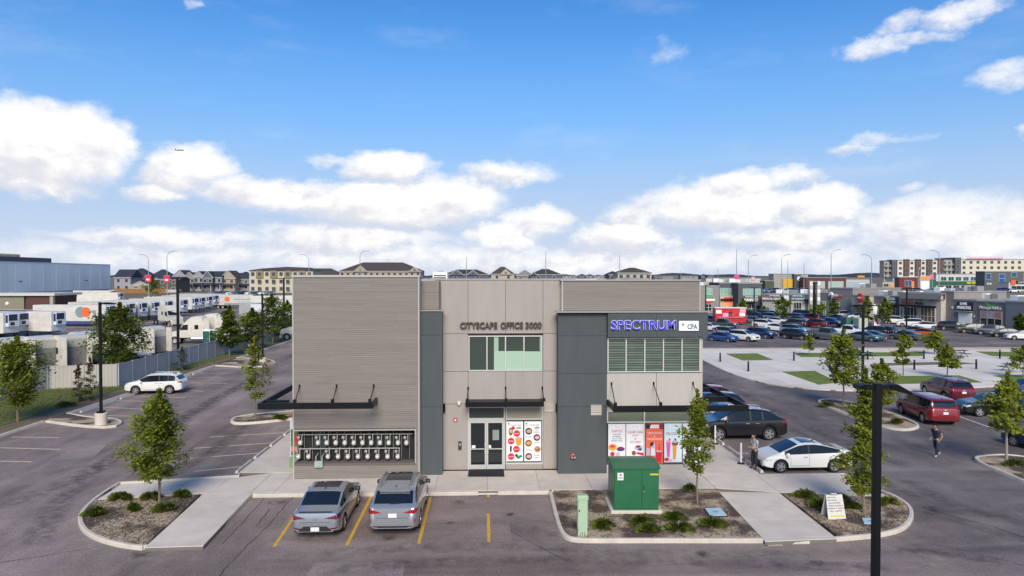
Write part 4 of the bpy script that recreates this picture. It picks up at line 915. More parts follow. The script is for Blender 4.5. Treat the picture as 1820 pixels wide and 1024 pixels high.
        if near:
            sd = M('door_gap', (.02, .02, .022), .7); bz = (c['belt'][0]+c['belt'][1])/2
            dxs = [c['wb'][1]-r-.16, bpil[0], c['wb'][0]+r+.1 if kind not in ('coupe',) else None]
            for dx in dxs:
                if dx is None or kind == 'pickup' and dx < rt: continue
                D.append(patch('door_gap', [(dx-.006,zb+.16),(dx+.006,zb+.16),(dx+.006,bz-.03),(dx-.006,bz-.03)], 'y', s, sd, .003, 1, 6))
            D.append(patch('door_gap', [(dxs[-1] or bpil[0],zb+.15),(dxs[0],zb+.15),(dxs[0],zb+.165),(dxs[-1] or bpil[0],zb+.165)], 'y', s, sd, .003, 8, 1))
            for dx in dxs[1:]:
                if dx is None: continue
                hx = dx+.10; D.append(patch('door_handle', [(hx,bz-.15),(hx+.2,bz-.15),(hx+.2,bz-.12),(hx,bz-.12)], 'y', s, M('handle_chrome', (.4, .4, .4), .25, .7), .03, 3, 1))
        if tall and near: D.append(patch('sill_cladding', [(c['wb'][0]+r+.06,zb+.02),(c['wb'][1]-r-.06,zb+.02),(c['wb'][1]-r-.06,zb+.13),(c['wb'][0]+r+.06,zb+.13)], 'y', s, trimk, .012, 8, 1))
    pz = {'sedan': .42, 'coupe': .86, 'suv': .82, 'cross': .84, 'van': .86, 'pickup': .62}[kind]
    D.append(patch('licence_plate', [(-.155,pz-.075),(.155,pz-.075),(.155,pz+.075),(-.155,pz+.075)], 'x', -1, platem, .02, 2, 2))
    if kind == 'sedan': D.append(patch('rear_diffuser', [(-.62,.34),(.62,.34),(.42,.52),(-.42,.52)], 'x', -1, trimk, .01, 6, 2)); D.append(patch('spoiler_lip', [(-.62,1.0),(.62,1.0),(.58,1.025),(-.58,1.025)], 'x', -1, trimk, .03, 6, 1))
    else: D.append(patch('rear_bumper_trim', [(-w*.8,.34 if not kind == 'pickup' else .5),(w*.8,.34 if not kind == 'pickup' else .5),(w*.75,.46 if kind != 'pickup' else .68),(-w*.75,.46 if kind != 'pickup' else .68)], 'x', -1, trimk if kind != 'pickup' else M('chrome_trim', (.6, .6, .6), .2, .8), .006, 6, 2))
    if near and kind in ('cross', 'suv', 'van'): D.append(patch('tailgate_gap', [(-.62*w,.74),(.62*w,.74),(.62*w,.752),(-.62*w,.752)], 'x', -1, M('door_gap', (.02, .02, .022), .7), .004, 6, 1))
    if near and kind == 'sedan': D.append(patch('trunk_gap', [(-.62*w,.66),(.62*w,.66),(.62*w,.67),(-.62*w,.67)], 'x', -1, M('door_gap', (.02, .02, .022), .7), .004, 6, 1))
    gz = {'sedan': .52, 'coupe': .40, 'suv': .66, 'cross': .60, 'van': .56, 'pickup': .84}[kind]
    D.append(patch('grille', [(-.42*w,gz-.09),(.42*w,gz-.09),(.5*w,gz+.12),(-.5*w,gz+.12)], 'x', 1, trimk, .012, 6, 3))
    D.append(patch('lower_intake', [(-.6*w,.30),(.6*w,.30),(.55*w,.40),(-.55*w,.40)], 'x', 1, trimk, .012, 6, 2))
    if kind == 'pickup': D.append(patch('cargo_bed', [(-2.82,-.78),(-.92,-.78),(-.92,.78),(-2.82,.78)], 'z', 1, M('bed_liner', (.02, .02, .022), .8), .006, 6, 4))
    if sunroof: D.append(patch('sunroof', [(-.75 if kind == 'cross' else -.5,-.5),(.42 if kind == 'cross' else .22,-.48),(.42 if kind == 'cross' else .22,.48),(-.75 if kind == 'cross' else -.5,.5)], 'z', 1, carglass, .006, 6, 6))
    if rails or kind in ('suv', 'cross'):
        for s in (1, -1):
            mb = MB(); yy = s*w*.66; a = [Vector((xx, yy, interp(top, xx)+.015)) for xx in (rt+.15, rt+.3, (rt+wt)/2, wt-.25, wt-.1)]
            mb.tube([a[0]]+[q+Vector((0, 0, .035)) for q in a[1:4]]+[a[4]], .018, 6); D.append(('roof_rail', mb.mesh('roof_rail', M('rail_silver', (.45, .45, .46), .3, .6), 40), 0))
    if near:
        fx = rt+.28; D.append(('roof_fin', MB().add([(fx-.11,-.03,interp(top,fx)-.01),(fx+.11,-.02,interp(top,fx)-.01),(fx+.11,.02,interp(top,fx)-.01),(fx-.11,.03,interp(top,fx)-.01),(fx-.09,0,interp(top,fx)+.075)], [(0,1,4),(1,2,4),(2,3,4),(3,0,4)]).mesh('roof_fin', trimk), 0))
        if kind in ('suv', 'cross', 'van'):
            za = interp(top, rt)+.01; D.append(('rear_spoiler', MB().add([(rt+.1,-.62*w,za+.02),(rt-.13,-.6*w,za-.03),(rt-.13,.6*w,za-.03),(rt+.1,.62*w,za+.02),(rt+.1,-.62*w,za-.02),(rt-.12,-.6*w,za-.06),(rt-.12,.6*w,za-.06),(rt+.1,.62*w,za-.02)], [(0,1,2,3),(7,6,5,4),(0,4,5,1),(1,5,6,2),(2,6,7,3)]).mesh('rear_spoiler', trimk if kind == 'van' else paint('white', (.7, .7, .68))), True if kind != 'van' else 0))
            D.append(patch('rear_wiper', [(-.3,1.2),(.12,1.19),(.12,1.215),(-.3,1.225)], 'x', -1, trimk, .02, 4, 1))
        bz_ = {'sedan': .76, 'coupe': .98, 'suv': .98, 'cross': .99, 'van': 1.06, 'pickup': .95}[kind]
        D.append(patch('badge', [(-.07,bz_-.035),(.07,bz_-.035),(.07,bz_+.035),(-.07,bz_+.035)], 'x', -1, M('chrome_trim', (.6, .6, .6), .2, .8), .012, 2, 2))
        D.append(patch('rear_plinth', [(-w*.78,.30),(w*.78,.30),(w*.8,.345),(-w*.8,.345)], 'x', -1, trimk, .008, 6, 1))
    for s in (1, -1):
        mx = wbse-.32; mz = c['belt'][1]+.06; my = w*.97
        mb = MB().cbox(-.09, -.1, -.07, .06, .1, .08, .03); mb.v = [(x+mx, y+s*(my+.08), z+mz) for x, y, z in mb.v]
        D.append(('mirror', mb.mesh('mirror', trimk, 50), 0))
    # fan the wheels out as separate meshes
    wl = MB(); k = .215/2; wl.lathe([(r*.60,-k*.8),(r*.68,-k),(r*.92,-k),(r,-k*.65),(r,k*.65),(r*.92,k),(r*.68,k),(r*.60,k*.8)], 20, 'y')
    rm = MB(); rm.lathe([(r*.64,-k*.86),(r*.585,-k*.9),(r*.575,-k*.3),(r*.12,-k*.2),(0,-k*.2)], 20, 'y', m=1)
    rm.lathe([(r*.17,-k*.3),(r*.15,-k*.88),(0,-k*.9)], 12, 'y')
    rm.lathe([(r*.66,-k*.84),(r*.65,-k*.95),(r*.57,-k*.93),(r*.56,-k*.5)], 20, 'y')
    for q in range(5):
        t = 2*math.pi*q/5; ca, sa = math.cos(t), math.sin(t)
        pr = [(r*.12,-.05),(r*.6,-.035),(r*.6,.035),(r*.12,.05)]
        vs = [(a*ca-b*sa, yy, a*sa+b*ca) for yy in (-k*.88, -k*.5) for a, b in pr]; rm.add(vs, [(0,1,2,3),(0,4,5,1),(3,2,6,7),(1,5,6,2)])
    wm, rme = wl.mesh('wheel', tyre, 40), rm.mesh('rim', [rimm, rimd], 40)
    return dict(parts=out+D, wheel=wm, rim=rme, r=r, wb=c['wb'], w=w, kind=kind)
CARS = {}
def car(kind, pnt, loc, head, label, group, near=False, sunroof=False, rims=True, name=None, z=0., cat='car', rm=None, scale=1., mirror_paint=False):
    key = (kind, near, sunroof)
    if key not in CARS: CARS[key] = build_car_meshes(kind, near, sunroof)
    c = CARS[key]
    nm = name or {'sedan': 'sedan', 'coupe': 'sedan', 'suv': 'sport_utility_vehicle', 'cross': 'sport_utility_vehicle', 'van': 'minivan', 'pickup': 'pickup_truck'}[kind]
    t = thing(nm, label, cat, (loc[0], loc[1], z), R(head), group)
    if scale != 1: t.scale = (scale,)*3
    skip = () if near else ('sill_trim', 'reflector', 'exhaust_tip', 'lower_intake', 'mirror', 'rear_bumper_trim', 'roof_rail', 'rear_diffuser', 'spoiler_lip')
    for nme, me, body in c['parts']:
        if nme in skip: continue
        o = obj(nme, me, t)
        if body or (nme == 'mirror' and mirror_paint): o.material_slots[0].link = 'OBJECT'; o.material_slots[0].material = pnt
    for x in c['wb']:
        for s in (1, -1):
            wh = obj('wheel', c['wheel'], t, (x, s*(c['w']-.125), c['r']), R(180) if s > 0 else 0)
            if rims:
                ro = obj('rim', c['rim'], wh)
                if rm: ro.material_slots[0].link = 'OBJECT'; ro.material_slots[0].material = rm
    return t
pS = paint('silver', (.37, .40, .45), .6, .25); pSc = paint('champagne_silver', (.39, .41, .44), .6, .25); pW = paint('white', (.74, .73, .69)); pK = paint('black', (.008, .008, .010)); pB = paint('navy', (.012, .025, .10), .3); pBl = paint('blue', (.02, .06, .22), .3)
pR = paint('red', (.22, .010, .014), .2); pM = paint('burgundy', (.13, .010, .018), .2); pG = paint('grey', (.10, .11, .12), .4); pGr = paint('olive', (.05, .06, .035), .2); pLb = paint('pale_blue', (.20, .27, .36), .4); pO = paint('orange', (.50, .11, .02), .2); pT = paint('teal_grey', (.06, .11, .12), .3); pBr = paint('brown', (.06, .035, .03), .3); pDG = paint('dark_green', (.012, .022, .016), .1)
# --- the two cars at the front walk, noses to the building
p = (P(581,944)+P(578,944))/2; car('sedan', pS, (-6.35, 27.35), 90, 'silver sedan with dark slim tail lights parked nose to the meter wall', None, True, True, mirror_paint=False)
car('cross', pSc, (-3.55, 27.6), 90, 'silver sport utility vehicle with black glass roof parked beside the silver sedan', None, True, True)
# --- right of the building
car('coupe', pW, (15.75, 33.7), 180, 'white sedan with five spoke wheels parked beside the walk', None, True, True, mirror_paint=True)
car('cross', pK, (15.05, 40.4), 180, 'black sport utility vehicle with chrome star rims parked by the patio stalls', None, True, scale=1.07)
car('sedan', pB, (15.2, 43.6), 180, 'navy sedan half hidden behind the steel canopy end', None, True)
car('suv', paint('dark_plum', (.03, .012, .03), .3), (15.3, 46.5), 180, 'dark plum sport utility vehicle parked past the black one', None)
car('suv', pR, (15.5, 49.4), 180, 'red hatch parked along the building side', None)
car('pickup', pK, (14.9, 52.4), 180, 'black pickup truck parked along the building side', None)
car('suv', pB, (15.4, 76.0), 180, 'navy car standing at the corner of the plaza drive', None)
car('van', pR, tuple(P(1646,744)[:2]), 82, 'bright red minivan parked nose in at the tree island', None, True)
car('suv', pM, tuple(P(1682,708)[:2]), 84, 'burgundy sport utility vehicle parked ahead of the red minivan', None, True, scale=1.03)
car('sedan', pK, tuple(P(1772,738)[:2]), 168, 'black sedan facing the burgundy sport utility vehicle', None, True, scale=1.08)
car('sedan', pBl, tuple(P(1832,705)[:2]), 172, 'blue sedan standing behind the black sedan', None)
car('sedan', pB, (30.9, 36.4), 100, 'navy sedan parked past the bare trunk island', None, True)
# --- left lot
car('suv', pW, tuple(P(279,698)[:2]), 184, 'white sport utility vehicle parked nose to the grey fence', None, True, scale=.97, mirror_paint=True)
# --- mall lot: angled rows
A, Bk = -52, 128
lot = [('sedan',pBl,1285,607,A,'blue sedan'),('suv',pLb,1294,599,A,'pale blue sport utility vehicle'),('suv',pW,1321,606,A,'white sport utility vehicle'),('suv',pB,1352,601,A,'navy sport utility vehicle'),('suv',pLb,1413,594,A,'pale blue sport utility vehicle'),
 ('suv',pK,1415,603,A,'black sport utility vehicle'),('pickup',pG,1468,604,A,'charcoal pickup truck'),('pickup',pW,1508,598,A,'white pickup truck'),('sedan',pT,1536,606,A,'teal grey sedan'),('sedan',pG,1546,604,Bk,'grey sedan'),('suv',pK,1565,597,Bk,'black boxy sport utility vehicle'),
 ('sedan',pG,1607,604,Bk,'grey sedan'),('sedan',pO,1641,599,Bk,'orange sedan'),('sedan',pLb,1625,595,Bk,'pale blue sedan'),
 ('pickup',pGr,1283,584,A+12,'olive pickup truck'),('suv',pK,1298,575,A,'black sport utility vehicle'),('sedan',pW,1324,572,A,'white sedan'),('sedan',pS,1341,575,A,'silver sedan'),('suv',pW,1360,583,A,'white sport utility vehicle'),('sedan',pW,1383,589,A,'white sedan'),
 ('suv',pBr,1410,582,Bk,'brown sport utility vehicle'),('suv',pM,1447,582,Bk,'burgundy sport utility vehicle'),('suv',pB,1475,580,A,'navy sport utility vehicle'),('sedan',pS,1465,572,A,'silver sedan'),('suv',pM,1440,571,Bk,'burgundy sport utility vehicle'),
 ('van',pBl,1334,564,A,'blue minivan'),('van',pBl,1357,564,A,'blue minivan'),('suv',pLb,1371,569,A,'pale blue sport utility vehicle'),('sedan',pW,1383,576,A,'white sedan'),('sedan',pW,1376,562,A,'white sedan'),('suv',pG,1410,570,Bk,'grey sport utility vehicle'),
 ('van',pBl,1429,564,A,'blue minivan'),('sedan',pK,1469,563,A,'black sedan'),('pickup',pW,1502,566,150,'white pickup truck'),('suv',pW,1527,569,150,'white sport utility vehicle'),
 ('suv',pW,1594,576,-30,'white sport utility vehicle'),('suv',pW,1618,581,150,'white sport utility vehicle'),('sedan',pW,1644,585,150,'white sedan'),('suv',pK,1692,587,-28,'black sport utility vehicle'),('suv',pGr,1727,592,160,'olive sport utility vehicle'),('suv',pG,1758,595,155,'grey sport utility vehicle'),
 ('sedan',pK,1786,599,160,'black sedan'),('sedan',pW,1818,604,160,'white sedan'),('suv',pB,1263,575,A,'navy sport utility vehicle'),('sedan',pW,1262,588,A,'white sedan'),('sedan',pBl,1395,566,A,'blue sedan'),('suv',pK,1345,568,A,'black sport utility vehicle'),('suv',pK,1316,566,A,'black sport utility vehicle'),('sedan',pG,1420,574,A,'grey sedan'),('suv',pW,1450,562,A,'white sport utility vehicle'),('sedan',pBl,1488,571,A,'blue sedan'),('suv',pK,1552,597,Bk,'black boxy sport utility vehicle')]
for k, pt, u, v, hd, l in lot:
    q = P(u, v); zone = 'on the store side of the mall lot' if v < 578 else 'in the plaza side rows of the mall lot' if u < 1560 else 'facing away in the mall lot' if v > 593 and u < 1660 else 'along the strip of shops'
    car(k, pt, (q.x, q.y), hd, f'{l} parked {zone}', f'{l}s parked {zone}')
for u, v, hd, pt, k in ((1366,520,10,pLb,'sedan'),(1380,519,5,pG,'suv'),(1394,520,0,pW,'sedan'),(1408,519,8,pS,'suv'),(1420,520,3,pBl,'sedan'),(1433,519,0,pG,'suv'),(1700,518,0,pBl,'suv'),(1672,516,0,pW,'sedan'),(1655,516,5,pS,'sedan'),(1630,517,0,pG,'suv'),(1720,517,0,pW,'suv'),(1800,516,0,pW,'sedan'),(1785,516,3,pB,'suv'),(1455,519,0,pW,'suv')):
    q = AT(u, 224, 4.0); l = {id(pLb):'pale blue',id(pG):'grey',id(pW):'white',id(pS):'silver',id(pBl):'blue',id(pB):'navy'}[id(pt)]
    car(k, pt, (q.x, q.y), hd, f'{l} {"sedan" if k == "sedan" else "sport utility vehicle"} on the raised road behind the shops', f'{l} {k}s on the raised road', rims=False, z=4.0)
for i, u in enumerate((383, 392, 403, 412, 422, 433, 447, 456, 470, 480)):
    q = AT(u, 246, 3.0); pt = (pLb, pG, pBl, pW, pLb, pB, pW, pG, pW, pS)[i]; l = {id(pLb):'pale blue',id(pG):'grey',id(pW):'white',id(pS):'silver',id(pBl):'blue',id(pB):'navy'}[id(pt)]
    car('sedan', pt, (q.x, q.y), 40, f'{l} sedan parked before the townhouses', f'{l} sedans before the townhouses', rims=False, z=2.75)
# ================================================================ TREES AND SHRUBS
def leaf_mat(name, a, b, sc_=1.2):
    m = bpy.data.materials.new(name); m.use_nodes = True; t = m.node_tree; n = t.nodes; bs = n['Principled BSDF']
    g = n.new('ShaderNodeNewGeometry'); at = n.new('ShaderNodeAttribute'); at.attribute_name = 'leafrand'
    x = n.new('ShaderNodeMix'); x.data_type = 'RGBA'; x.inputs[6].default_value = (*a, 1); x.inputs[7].default_value = (*b, 1); t.links.new(at.outputs['Fac'], x.inputs[0])
    t.links.new(x.outputs[2], bs.inputs['Base Color']); bs.inputs['Roughness'].default_value = .5; bs.inputs['Specular IOR Level'].default_value = .35
    tr = n.new('ShaderNodeBsdfTranslucent'); t.links.new(x.outputs[2], tr.inputs[0])
    ms = n.new('ShaderNodeMixShader'); ms.inputs[0].default_value = .42; t.links.new(bs.outputs[0], ms.inputs[1]); t.links.new(tr.outputs[0], ms.inputs[2])
    t.links.new(ms.outputs[0], n['Material Output'].inputs['Surface']); MATS[name] = m; return m
lfA = leaf_mat('leaf_green', (.095, .13, .013), (.31, .345, .038)); lfB = leaf_mat('leaf_light', (.12, .155, .018), (.35, .38, .05)); lfC = leaf_mat('leaf_dark', (.055, .09, .012), (.19, .24, .032)); lfJ = leaf_mat('juniper_green', (.035, .06, .010), (.20, .24, .036)); lfS = leaf_mat('spruce_green', (.04, .058, .035), (.11, .13, .075)); lfD = leaf_mat('dry_conifer', (.09, .075, .03), (.17, .15, .07))
bark = M('bark', (.20, .155, .11), .95, var=.25, vs=9, bump=.5, bs=60); barkP = M('pale_bark', (.30, .25, .185), .95, var=.2, vs=9, bump=.4, bs=60)
def leaf_mesh(name, pts, mat, asp=.5):      # pts: (pos, normalish, size, rand)
    V = []; Fc = []; A = []
    for p, d, s, r_ in pts:
        d = d.normalized(); a = d.orthogonal().normalized(); b = d.cross(a); w = s*asp
        o = len(V); up = Vector((0, 0, 1)); n_ = d.cross(up)
        if n_.length < .1: n_ = Vector((1, 0, 0))
        n_.normalize(); n_ = (n_+b*r_*.9).normalized()
        V += [p, p+d*s*.5+n_*w, p+d*s, p+d*s*.5-n_*w]; Fc.append((o, o+1, o+2, o+3)); A.append(r_)
    me = bpy.data.meshes.new(name); me.from_pydata([tuple(v) for v in V], [], Fc); me.materials.append(mat)
    at = me.attributes.new('leafrand', 'FLOAT', 'FACE'); at.data.foreach_set('value', A); return me
def make_tree(h, hb, rad, n, ls, mat, seed, tr=.05, shape='oval', bk=bark, gap=.35, upw=.7):
    r = random.Random(seed); tk = MB(); pts = []
    top = h*.93; bend = [Vector((r.gauss(0, .02)*h*.3, r.gauss(0, .02)*h*.3, h*k/6)) for k in range(7)]; bend[0] = Vector((0, 0, -.05)); bend[1] *= 1; bend[-1].z = top
    def spine(z):
        k = max(0, min(5.999, z/h*6)); i = int(k); return bend[i].lerp(bend[i+1], k-i)
    for i in range(6): tk.cyl(bend[i], bend[i+1], tr*(1-.14*i), tr*(1-.14*(i+1)), 7, cap=(i == 0))
    def R_(t):
        if shape == 'oval': return rad*interp([(0,.5),(.12,.85),(.3,1.05),(.5,.9),(.7,.66),(.86,.42),(1,.12)], t)
        if shape == 'cone': return rad*(1-t)**.8*(.35+.65*min(1, t*5))
        if shape == 'col': return rad*(1-.65*t)*(min(1, t*6+.35))
        if shape == 'round': return rad*math.sqrt(max(0, 1-(2*t-1)**2))
    clumps = []
    nb = max(14, min(46, int(n/110)))
    for i in range(nb):
        t = ((i+r.random())/nb)**(1.0); z = hb+(h-hb)*t; an = i*2.4+r.gauss(0, .4)
        ln = R_(t)*r.choice((.45, .75, .95, 1.1, 1.35))*r.uniform(.9, 1.1); o = spine(z*.93)
        rise = (upw if shape in ('col', 'oval') else .15)*ln*r.uniform(.5, 1.2)
        e = o+Vector((math.cos(an)*ln, math.sin(an)*ln, rise-.2*ln)); e.z = min(e.z, h)
        tk.cyl(o, o.lerp(e, .85), tr*.28*(1-.6*t), tr*.1, 4, cap=False)
        clumps.append((o, e, ln, r.random()))
    per = n//nb
    for o, e, ln, cr in clumps:
        for _ in range(per):
            k = r.random()**.5; q = o.lerp(e, .12+.9*k); s_ = .10*ln+.10*rad
            gg = lambda: max(-1.7, min(1.7, r.gauss(0, 1)))*s_; q = q+Vector((gg(), gg(), gg()*.8))
            out = Vector((q.x-o.x, q.y-o.y, 0)); 
            if out.length < .01: out = Vector((1, 0, 0))
            d = out.normalized()+Vector((r.gauss(0, .6), r.gauss(0, .6), r.uniform(-.9, .5)))
            pts.append((q, d, ls*r.uniform(.6, 1.25), max(0, min(1, .5*cr+.5*r.random()))))
    for _ in range(per*2):
        z = h*r.uniform(.82, 1.0); q = spine(z)+Vector((r.gauss(0, .06), r.gauss(0, .06), 0))*rad*2*(1.05-z/h+.1); q.z = z; pts.append((q, Vector((r.gauss(0, 1), r.gauss(0, 1), r.uniform(0, 1))), ls*r.uniform(.6, 1.1), r.random()))
    return tk.mesh('trunk', bk, 50), leaf_mesh('crown', pts, mat)
TREES = {}
def tree(loc, label, key, h, w, n=1600, ls=.14, mat=None, hb=.25, shape='oval', tr=None, group=None, name='young_tree', bk=bark, seed=None, rz=None):
    s = seed if seed is not None else len(TREES)+5
    k = (key, n, shape, s if seed is not None else 0)
    mt, cr = make_tree(h, h*hb, w/2, n, ls, mat or lfA, s, tr or .012*h+.015, shape, bk)
    TREES[len(TREES)] = 1
    t = thing(name, label, 'tree', loc, rz or 0, group)
    obj('trunk', mt, t); obj('crown', cr, t); return t
def px_tree(u, vb, vt, wpx, label, z=0., **k):
    q = P(u, vb, z); h = (vb-vt)*math.hypot(q.y, 0)/FPX*1.0; w = wpx*q.y/FPX; return tree((q.x, q.y, z), label, label, h, w, **k)
px_tree(283,897,694,86,'full green young tree in the kidney shaped mulch bed', z=.1, n=8500, ls=.13, hb=.23, shape='oval', tr=.055, seed=11)
px_tree(32,752,602,88,'broad dark green tree on the grass verge before the fence', n=6500, ls=.2, hb=.22, mat=lfA, seed=12, tr=.09)
px_tree(214,672,541,70,'large dark tree behind the fence among the truck tractors', n=8500, ls=.25, hb=.12, mat=lfC, seed=13)
px_tree(455,746,600,44,'thin pale green tree on the island beside the canopy', z=.1, n=2600, ls=.15, hb=.26, mat=lfB, seed=14, tr=.06)
for i, (u, vb, vt, w) in enumerate(((408,634,546,42),(449,622,549,44),(484,612,523,46),(511,603,536,36))):
    px_tree(u, vb, vt, w, ('first','second','third','last')[i]+' columnar tree along the fence counted from the spruce', n=3000, ls=.3, hb=.2, mat=lfC, seed=20+i, group='columnar trees along the fence', shape='oval')
def conifer(u, vb, vt, wpx, label, mat, n=900):
    q = P(u, vb); return tree((q.x, q.y, .12), label, label, (vb-vt)*q.y/FPX, wpx*q.y/FPX, n, .13, mat, .08, 'cone', name='conifer', seed=int(u))
conifer(140,716,652,26,'scrawny dry conifer before the pale fence, the shorter one', lfD); conifer(161,715,640,30,'scrawny dry conifer before the pale fence, the taller one', lfD)
conifer(324,660,620,34,'small blue green spruce below the long grey fence', lfS, 900)
px_tree(1240,897,688,58,'slim tree with blossom specks beside the green transformer', z=.1, n=4200, ls=.115, hb=.3, shape='col', mat=lfA, tr=.045, seed=31)
px_tree(1536,912,648,72,'tall slender tree in the bed beside the folding sign', z=.1, n=9000, ls=.125, hb=.14, shape='col', mat=lfB, tr=.06, seed=32)
px_tree(1499,722,583,52,'leafy tree on the tapered kerb island', z=.1, n=4500, ls=.2, hb=.3, mat=lfA, seed=33, tr=.07)
px_tree(1567,735,636,46,'narrow tree beside the red minivan', z=.1, n=3000, ls=.18, hb=.2, mat=lfA, seed=34)
px_tree(1605,669,586,26,'narrow columnar tree on the plaza lawn', z=.12, n=1800, ls=.22, hb=.28, mat=lfA, seed=35, tr=.06)
px_tree(1683,670,611,40,'round headed tree on the plaza lawn', z=.12, n=2200, ls=.22, hb=.36, mat=lfA, shape='round', seed=36, tr=.06)
px_tree(1661,630,586,30,'small round tree at the back edge of the plaza', z=.12, n=1400, ls=.26, hb=.3, mat=lfA, shape='round', seed=37, tr=.07)
px_tree(1438,632,592,15,'spindly sapling at the back edge of the plaza', z=.12, n=700, ls=.24, hb=.25, mat=lfB, seed=38, tr=.05)
px_tree(1789,826,655,62,'sparse tree with a bare tan trunk on the right island', z=.1, n=3600, ls=.16, hb=.38, mat=lfB, bk=barkP, seed=39, tr=.075)
px_tree(1818,672,612,30,'young tree at the far end of the plaza lawn', z=.12, n=1500, ls=.2, hb=.28, mat=lfA, seed=40, tr=.05)
for i, (u, vb, vt, w, l) in enumerate(((1320,566,531,14,'slim tree before the pharmacy'),(1391,572,528,30,'bushy tree before the clinic'),(1455,566,534,20,'slim tree before the grey shop'),(1481,568,532,14,'narrow tree before the pay loan shop'),(1540,578,526,16,'narrow tree beside the red round sign'),(1573,580,530,26,'full tree before the grill shop'),(1704,580,560,16,'small tree before the roller door'),(1813,596,558,20,'small tree before the massage shop'),(1660,575,548,16,'shrubby tree before the stone front shop'))):
    px_tree(u, vb, vt, w, l, n=1300, ls=.4, hb=.2, mat=lfC if i % 2 else lfA, seed=50+i, tr=.09)
px_tree(1358,560,545,18,'low bush before the clinic windows', n=350, ls=.4, hb=.05, mat=lfC, shape='round', seed=70)
q = AT(270, 238, 2.0); tree((q.x, q.y, 2.0), 'bright green tree behind the trailers', 'x', 6.5, 5, 700, .6, lfA, .2, 'oval', seed=71)
# spreading junipers
def juniper(u, v, w, label, seed, mat=lfJ, n=900, hgt=.26):
    r = random.Random(seed); pts = []; q = P(u, v, .12); rad = w/2
    sprays = [(r.uniform(0, 6.28), r.uniform(.2, 1.15)) for _ in range(19)]
    for i in range(n):
        a, l = sprays[i % 19]; a += r.gauss(0, .13); k = r.random()**.7; d = rad*(.45+.62*l)*k
        z = .04+hgt*(1-(d/rad)**2)*r.uniform(.15, .9)*(.5+.6*l)
        pts.append((Vector((math.cos(a)*d*1.25, math.sin(a)*d*.9, z)), Vector((math.cos(a), math.sin(a), r.uniform(.1, 1.1))), r.uniform(.07, .2), max(0, min(1, k*.6+r.random()*.5))))
    t = thing('juniper_shrub', label, 'shrub', q, 0, None)
    st = MB()
    for a, l in sprays[:9]: st.cyl((0, 0, -.02), (math.cos(a)*rad*l*.8, math.sin(a)*rad*l*.7, .12), .012, .005, 4, cap=False)
    obj('stems', st.mesh('stems', bark), t); obj('foliage', leaf_mesh('foliage', pts, mat, .16), t)
for i, (u, v, w, l) in enumerate([(168,916,.85,'low juniper at the round end of the kidney shaped bed'),(212,889,1.0,'low juniper along the back edge of the kidney shaped bed'),(268,888,.85,'low juniper just left of the full young tree trunk'),(293,908,1.0,'low juniper just in front of the full young tree trunk'),(322,884,.75,'low juniper at the walk corner of the kidney shaped bed'),(236,908,.5,'smallest juniper in the middle of the kidney shaped bed'),
   (1071,938,.95,'dark juniper beside the pale green pedestal'),(1141,931,1.2,'juniper below the green transformer, widest spread'),(1198,924,1.05,'juniper below the transformer corner'),(1152,945,.8,'small juniper at the kerb below the transformer'),(1207,943,1.15,'juniper at the kerb midway along the transformer bed'),(1266,935,1.35,'large juniper by the pale blue access lid'),
   (1226,873,.5,'small upright shrub at the foot of the slim blossom tree'),(1431,884,1.0,'juniper at the walk edge behind the folding sign'),(1455,901,1.3,'wide juniper spreading behind the folding sign'),(1487,890,1.1,'juniper between the folding sign and the tall tree'),(1513,902,1.0,'juniper in front of the tall slender tree'),(1578,897,.9,'yellowish juniper near the round kerb'),
   (497,745,1.0,'juniper on the island beside the canopy'),(1470,722,1.2,'juniper on the tapered island tip'),(1525,738,1.1,'juniper on the tapered island middle'),(1595,752,.8,'small juniper at the rear of the red minivan'),(118,722,1.6,'juniper on the dirt verge by the conifers'),(1805,828,1.2,'juniper on the right island')]):
    juniper(u, v, w*.7, l, 100+i, lfB if 'yellowish' in l else lfJ, 2200 if w > .8 else 1300)
# grass tufts on the verge
r = random.Random(3); pts = []
vg = [(-39,36),(-31.3,36),(-31,76),(-32,76),(-32.1,60.5),(-37,58.6),(-38.2,54)]
def ft(x, y, z): pts.append((Vector((x, y, z)), Vector((r.gauss(0, .35), r.gauss(0, .35), 1)), r.uniform(.08, .2), r.random()))
scatter(vg, 16000, .13, ft, r); o = obj('grass_tufts', leaf_mesh('grass_tufts', pts, leaf_mat('grass_blade', (.07, .09, .018), (.20, .20, .06)), .08)); o['kind'] = 'stuff'; o['label'] = 'rough grass growing on the fence verge'
# ================================================================ TRUCK YARD
fg = M('fence_grey_shaded', (.33, .345, .36), .7, var=.08, vs=1.2, stretch=(1, 1, .3)); fc = M('fence_grey_sunlit', (.40, .375, .33), .7, var=.1, vs=1.2, stretch=(1, 1, .3))  # same grey fence; blue shade and warm light put into its colours
def fence(a, b, h, mat, label, z=0.):
    a, b = Vector((*a, z)), Vector((*b, z)); d = b-a; L = d.length; t = thing('panel_fence', label, 'fence', a, math.atan2(d.y, d.x), 'grey panel fence runs')
    n = max(1, round(L/2.4)); w = L/n
    pm = MB(); k = max(3, int(w/.3))
    for i in range(k):
        x0 = .06+(w-.12)*i/k; pm.box(x0+.006, -.02, .06, x0+(w-.12)/k-.006, .02, h-.04)
    pm.box(.05, -.035, h-.06, w-.05, .035, h); pm.box(.05, -.03, .0, w-.05, .03, .08)
    pm = pm.mesh('fence_panel', mat); po = MB().cbox(-.06, -.06, -.1, .06, .06, h+.05, .015).mesh('fence_post', fg)
    for i in range(n): obj('fence_panel', pm, t, (w*i, 0, .003*((i*7) % 3)))
    for i in range(n+1): obj('fence_post', po, t, (w*i, 0, 0))
fence((-31.95, 60.0), (-32.8, 150), 1.95, fg, 'long grey panel fence with blue shade painted in running beside the lot', .12)
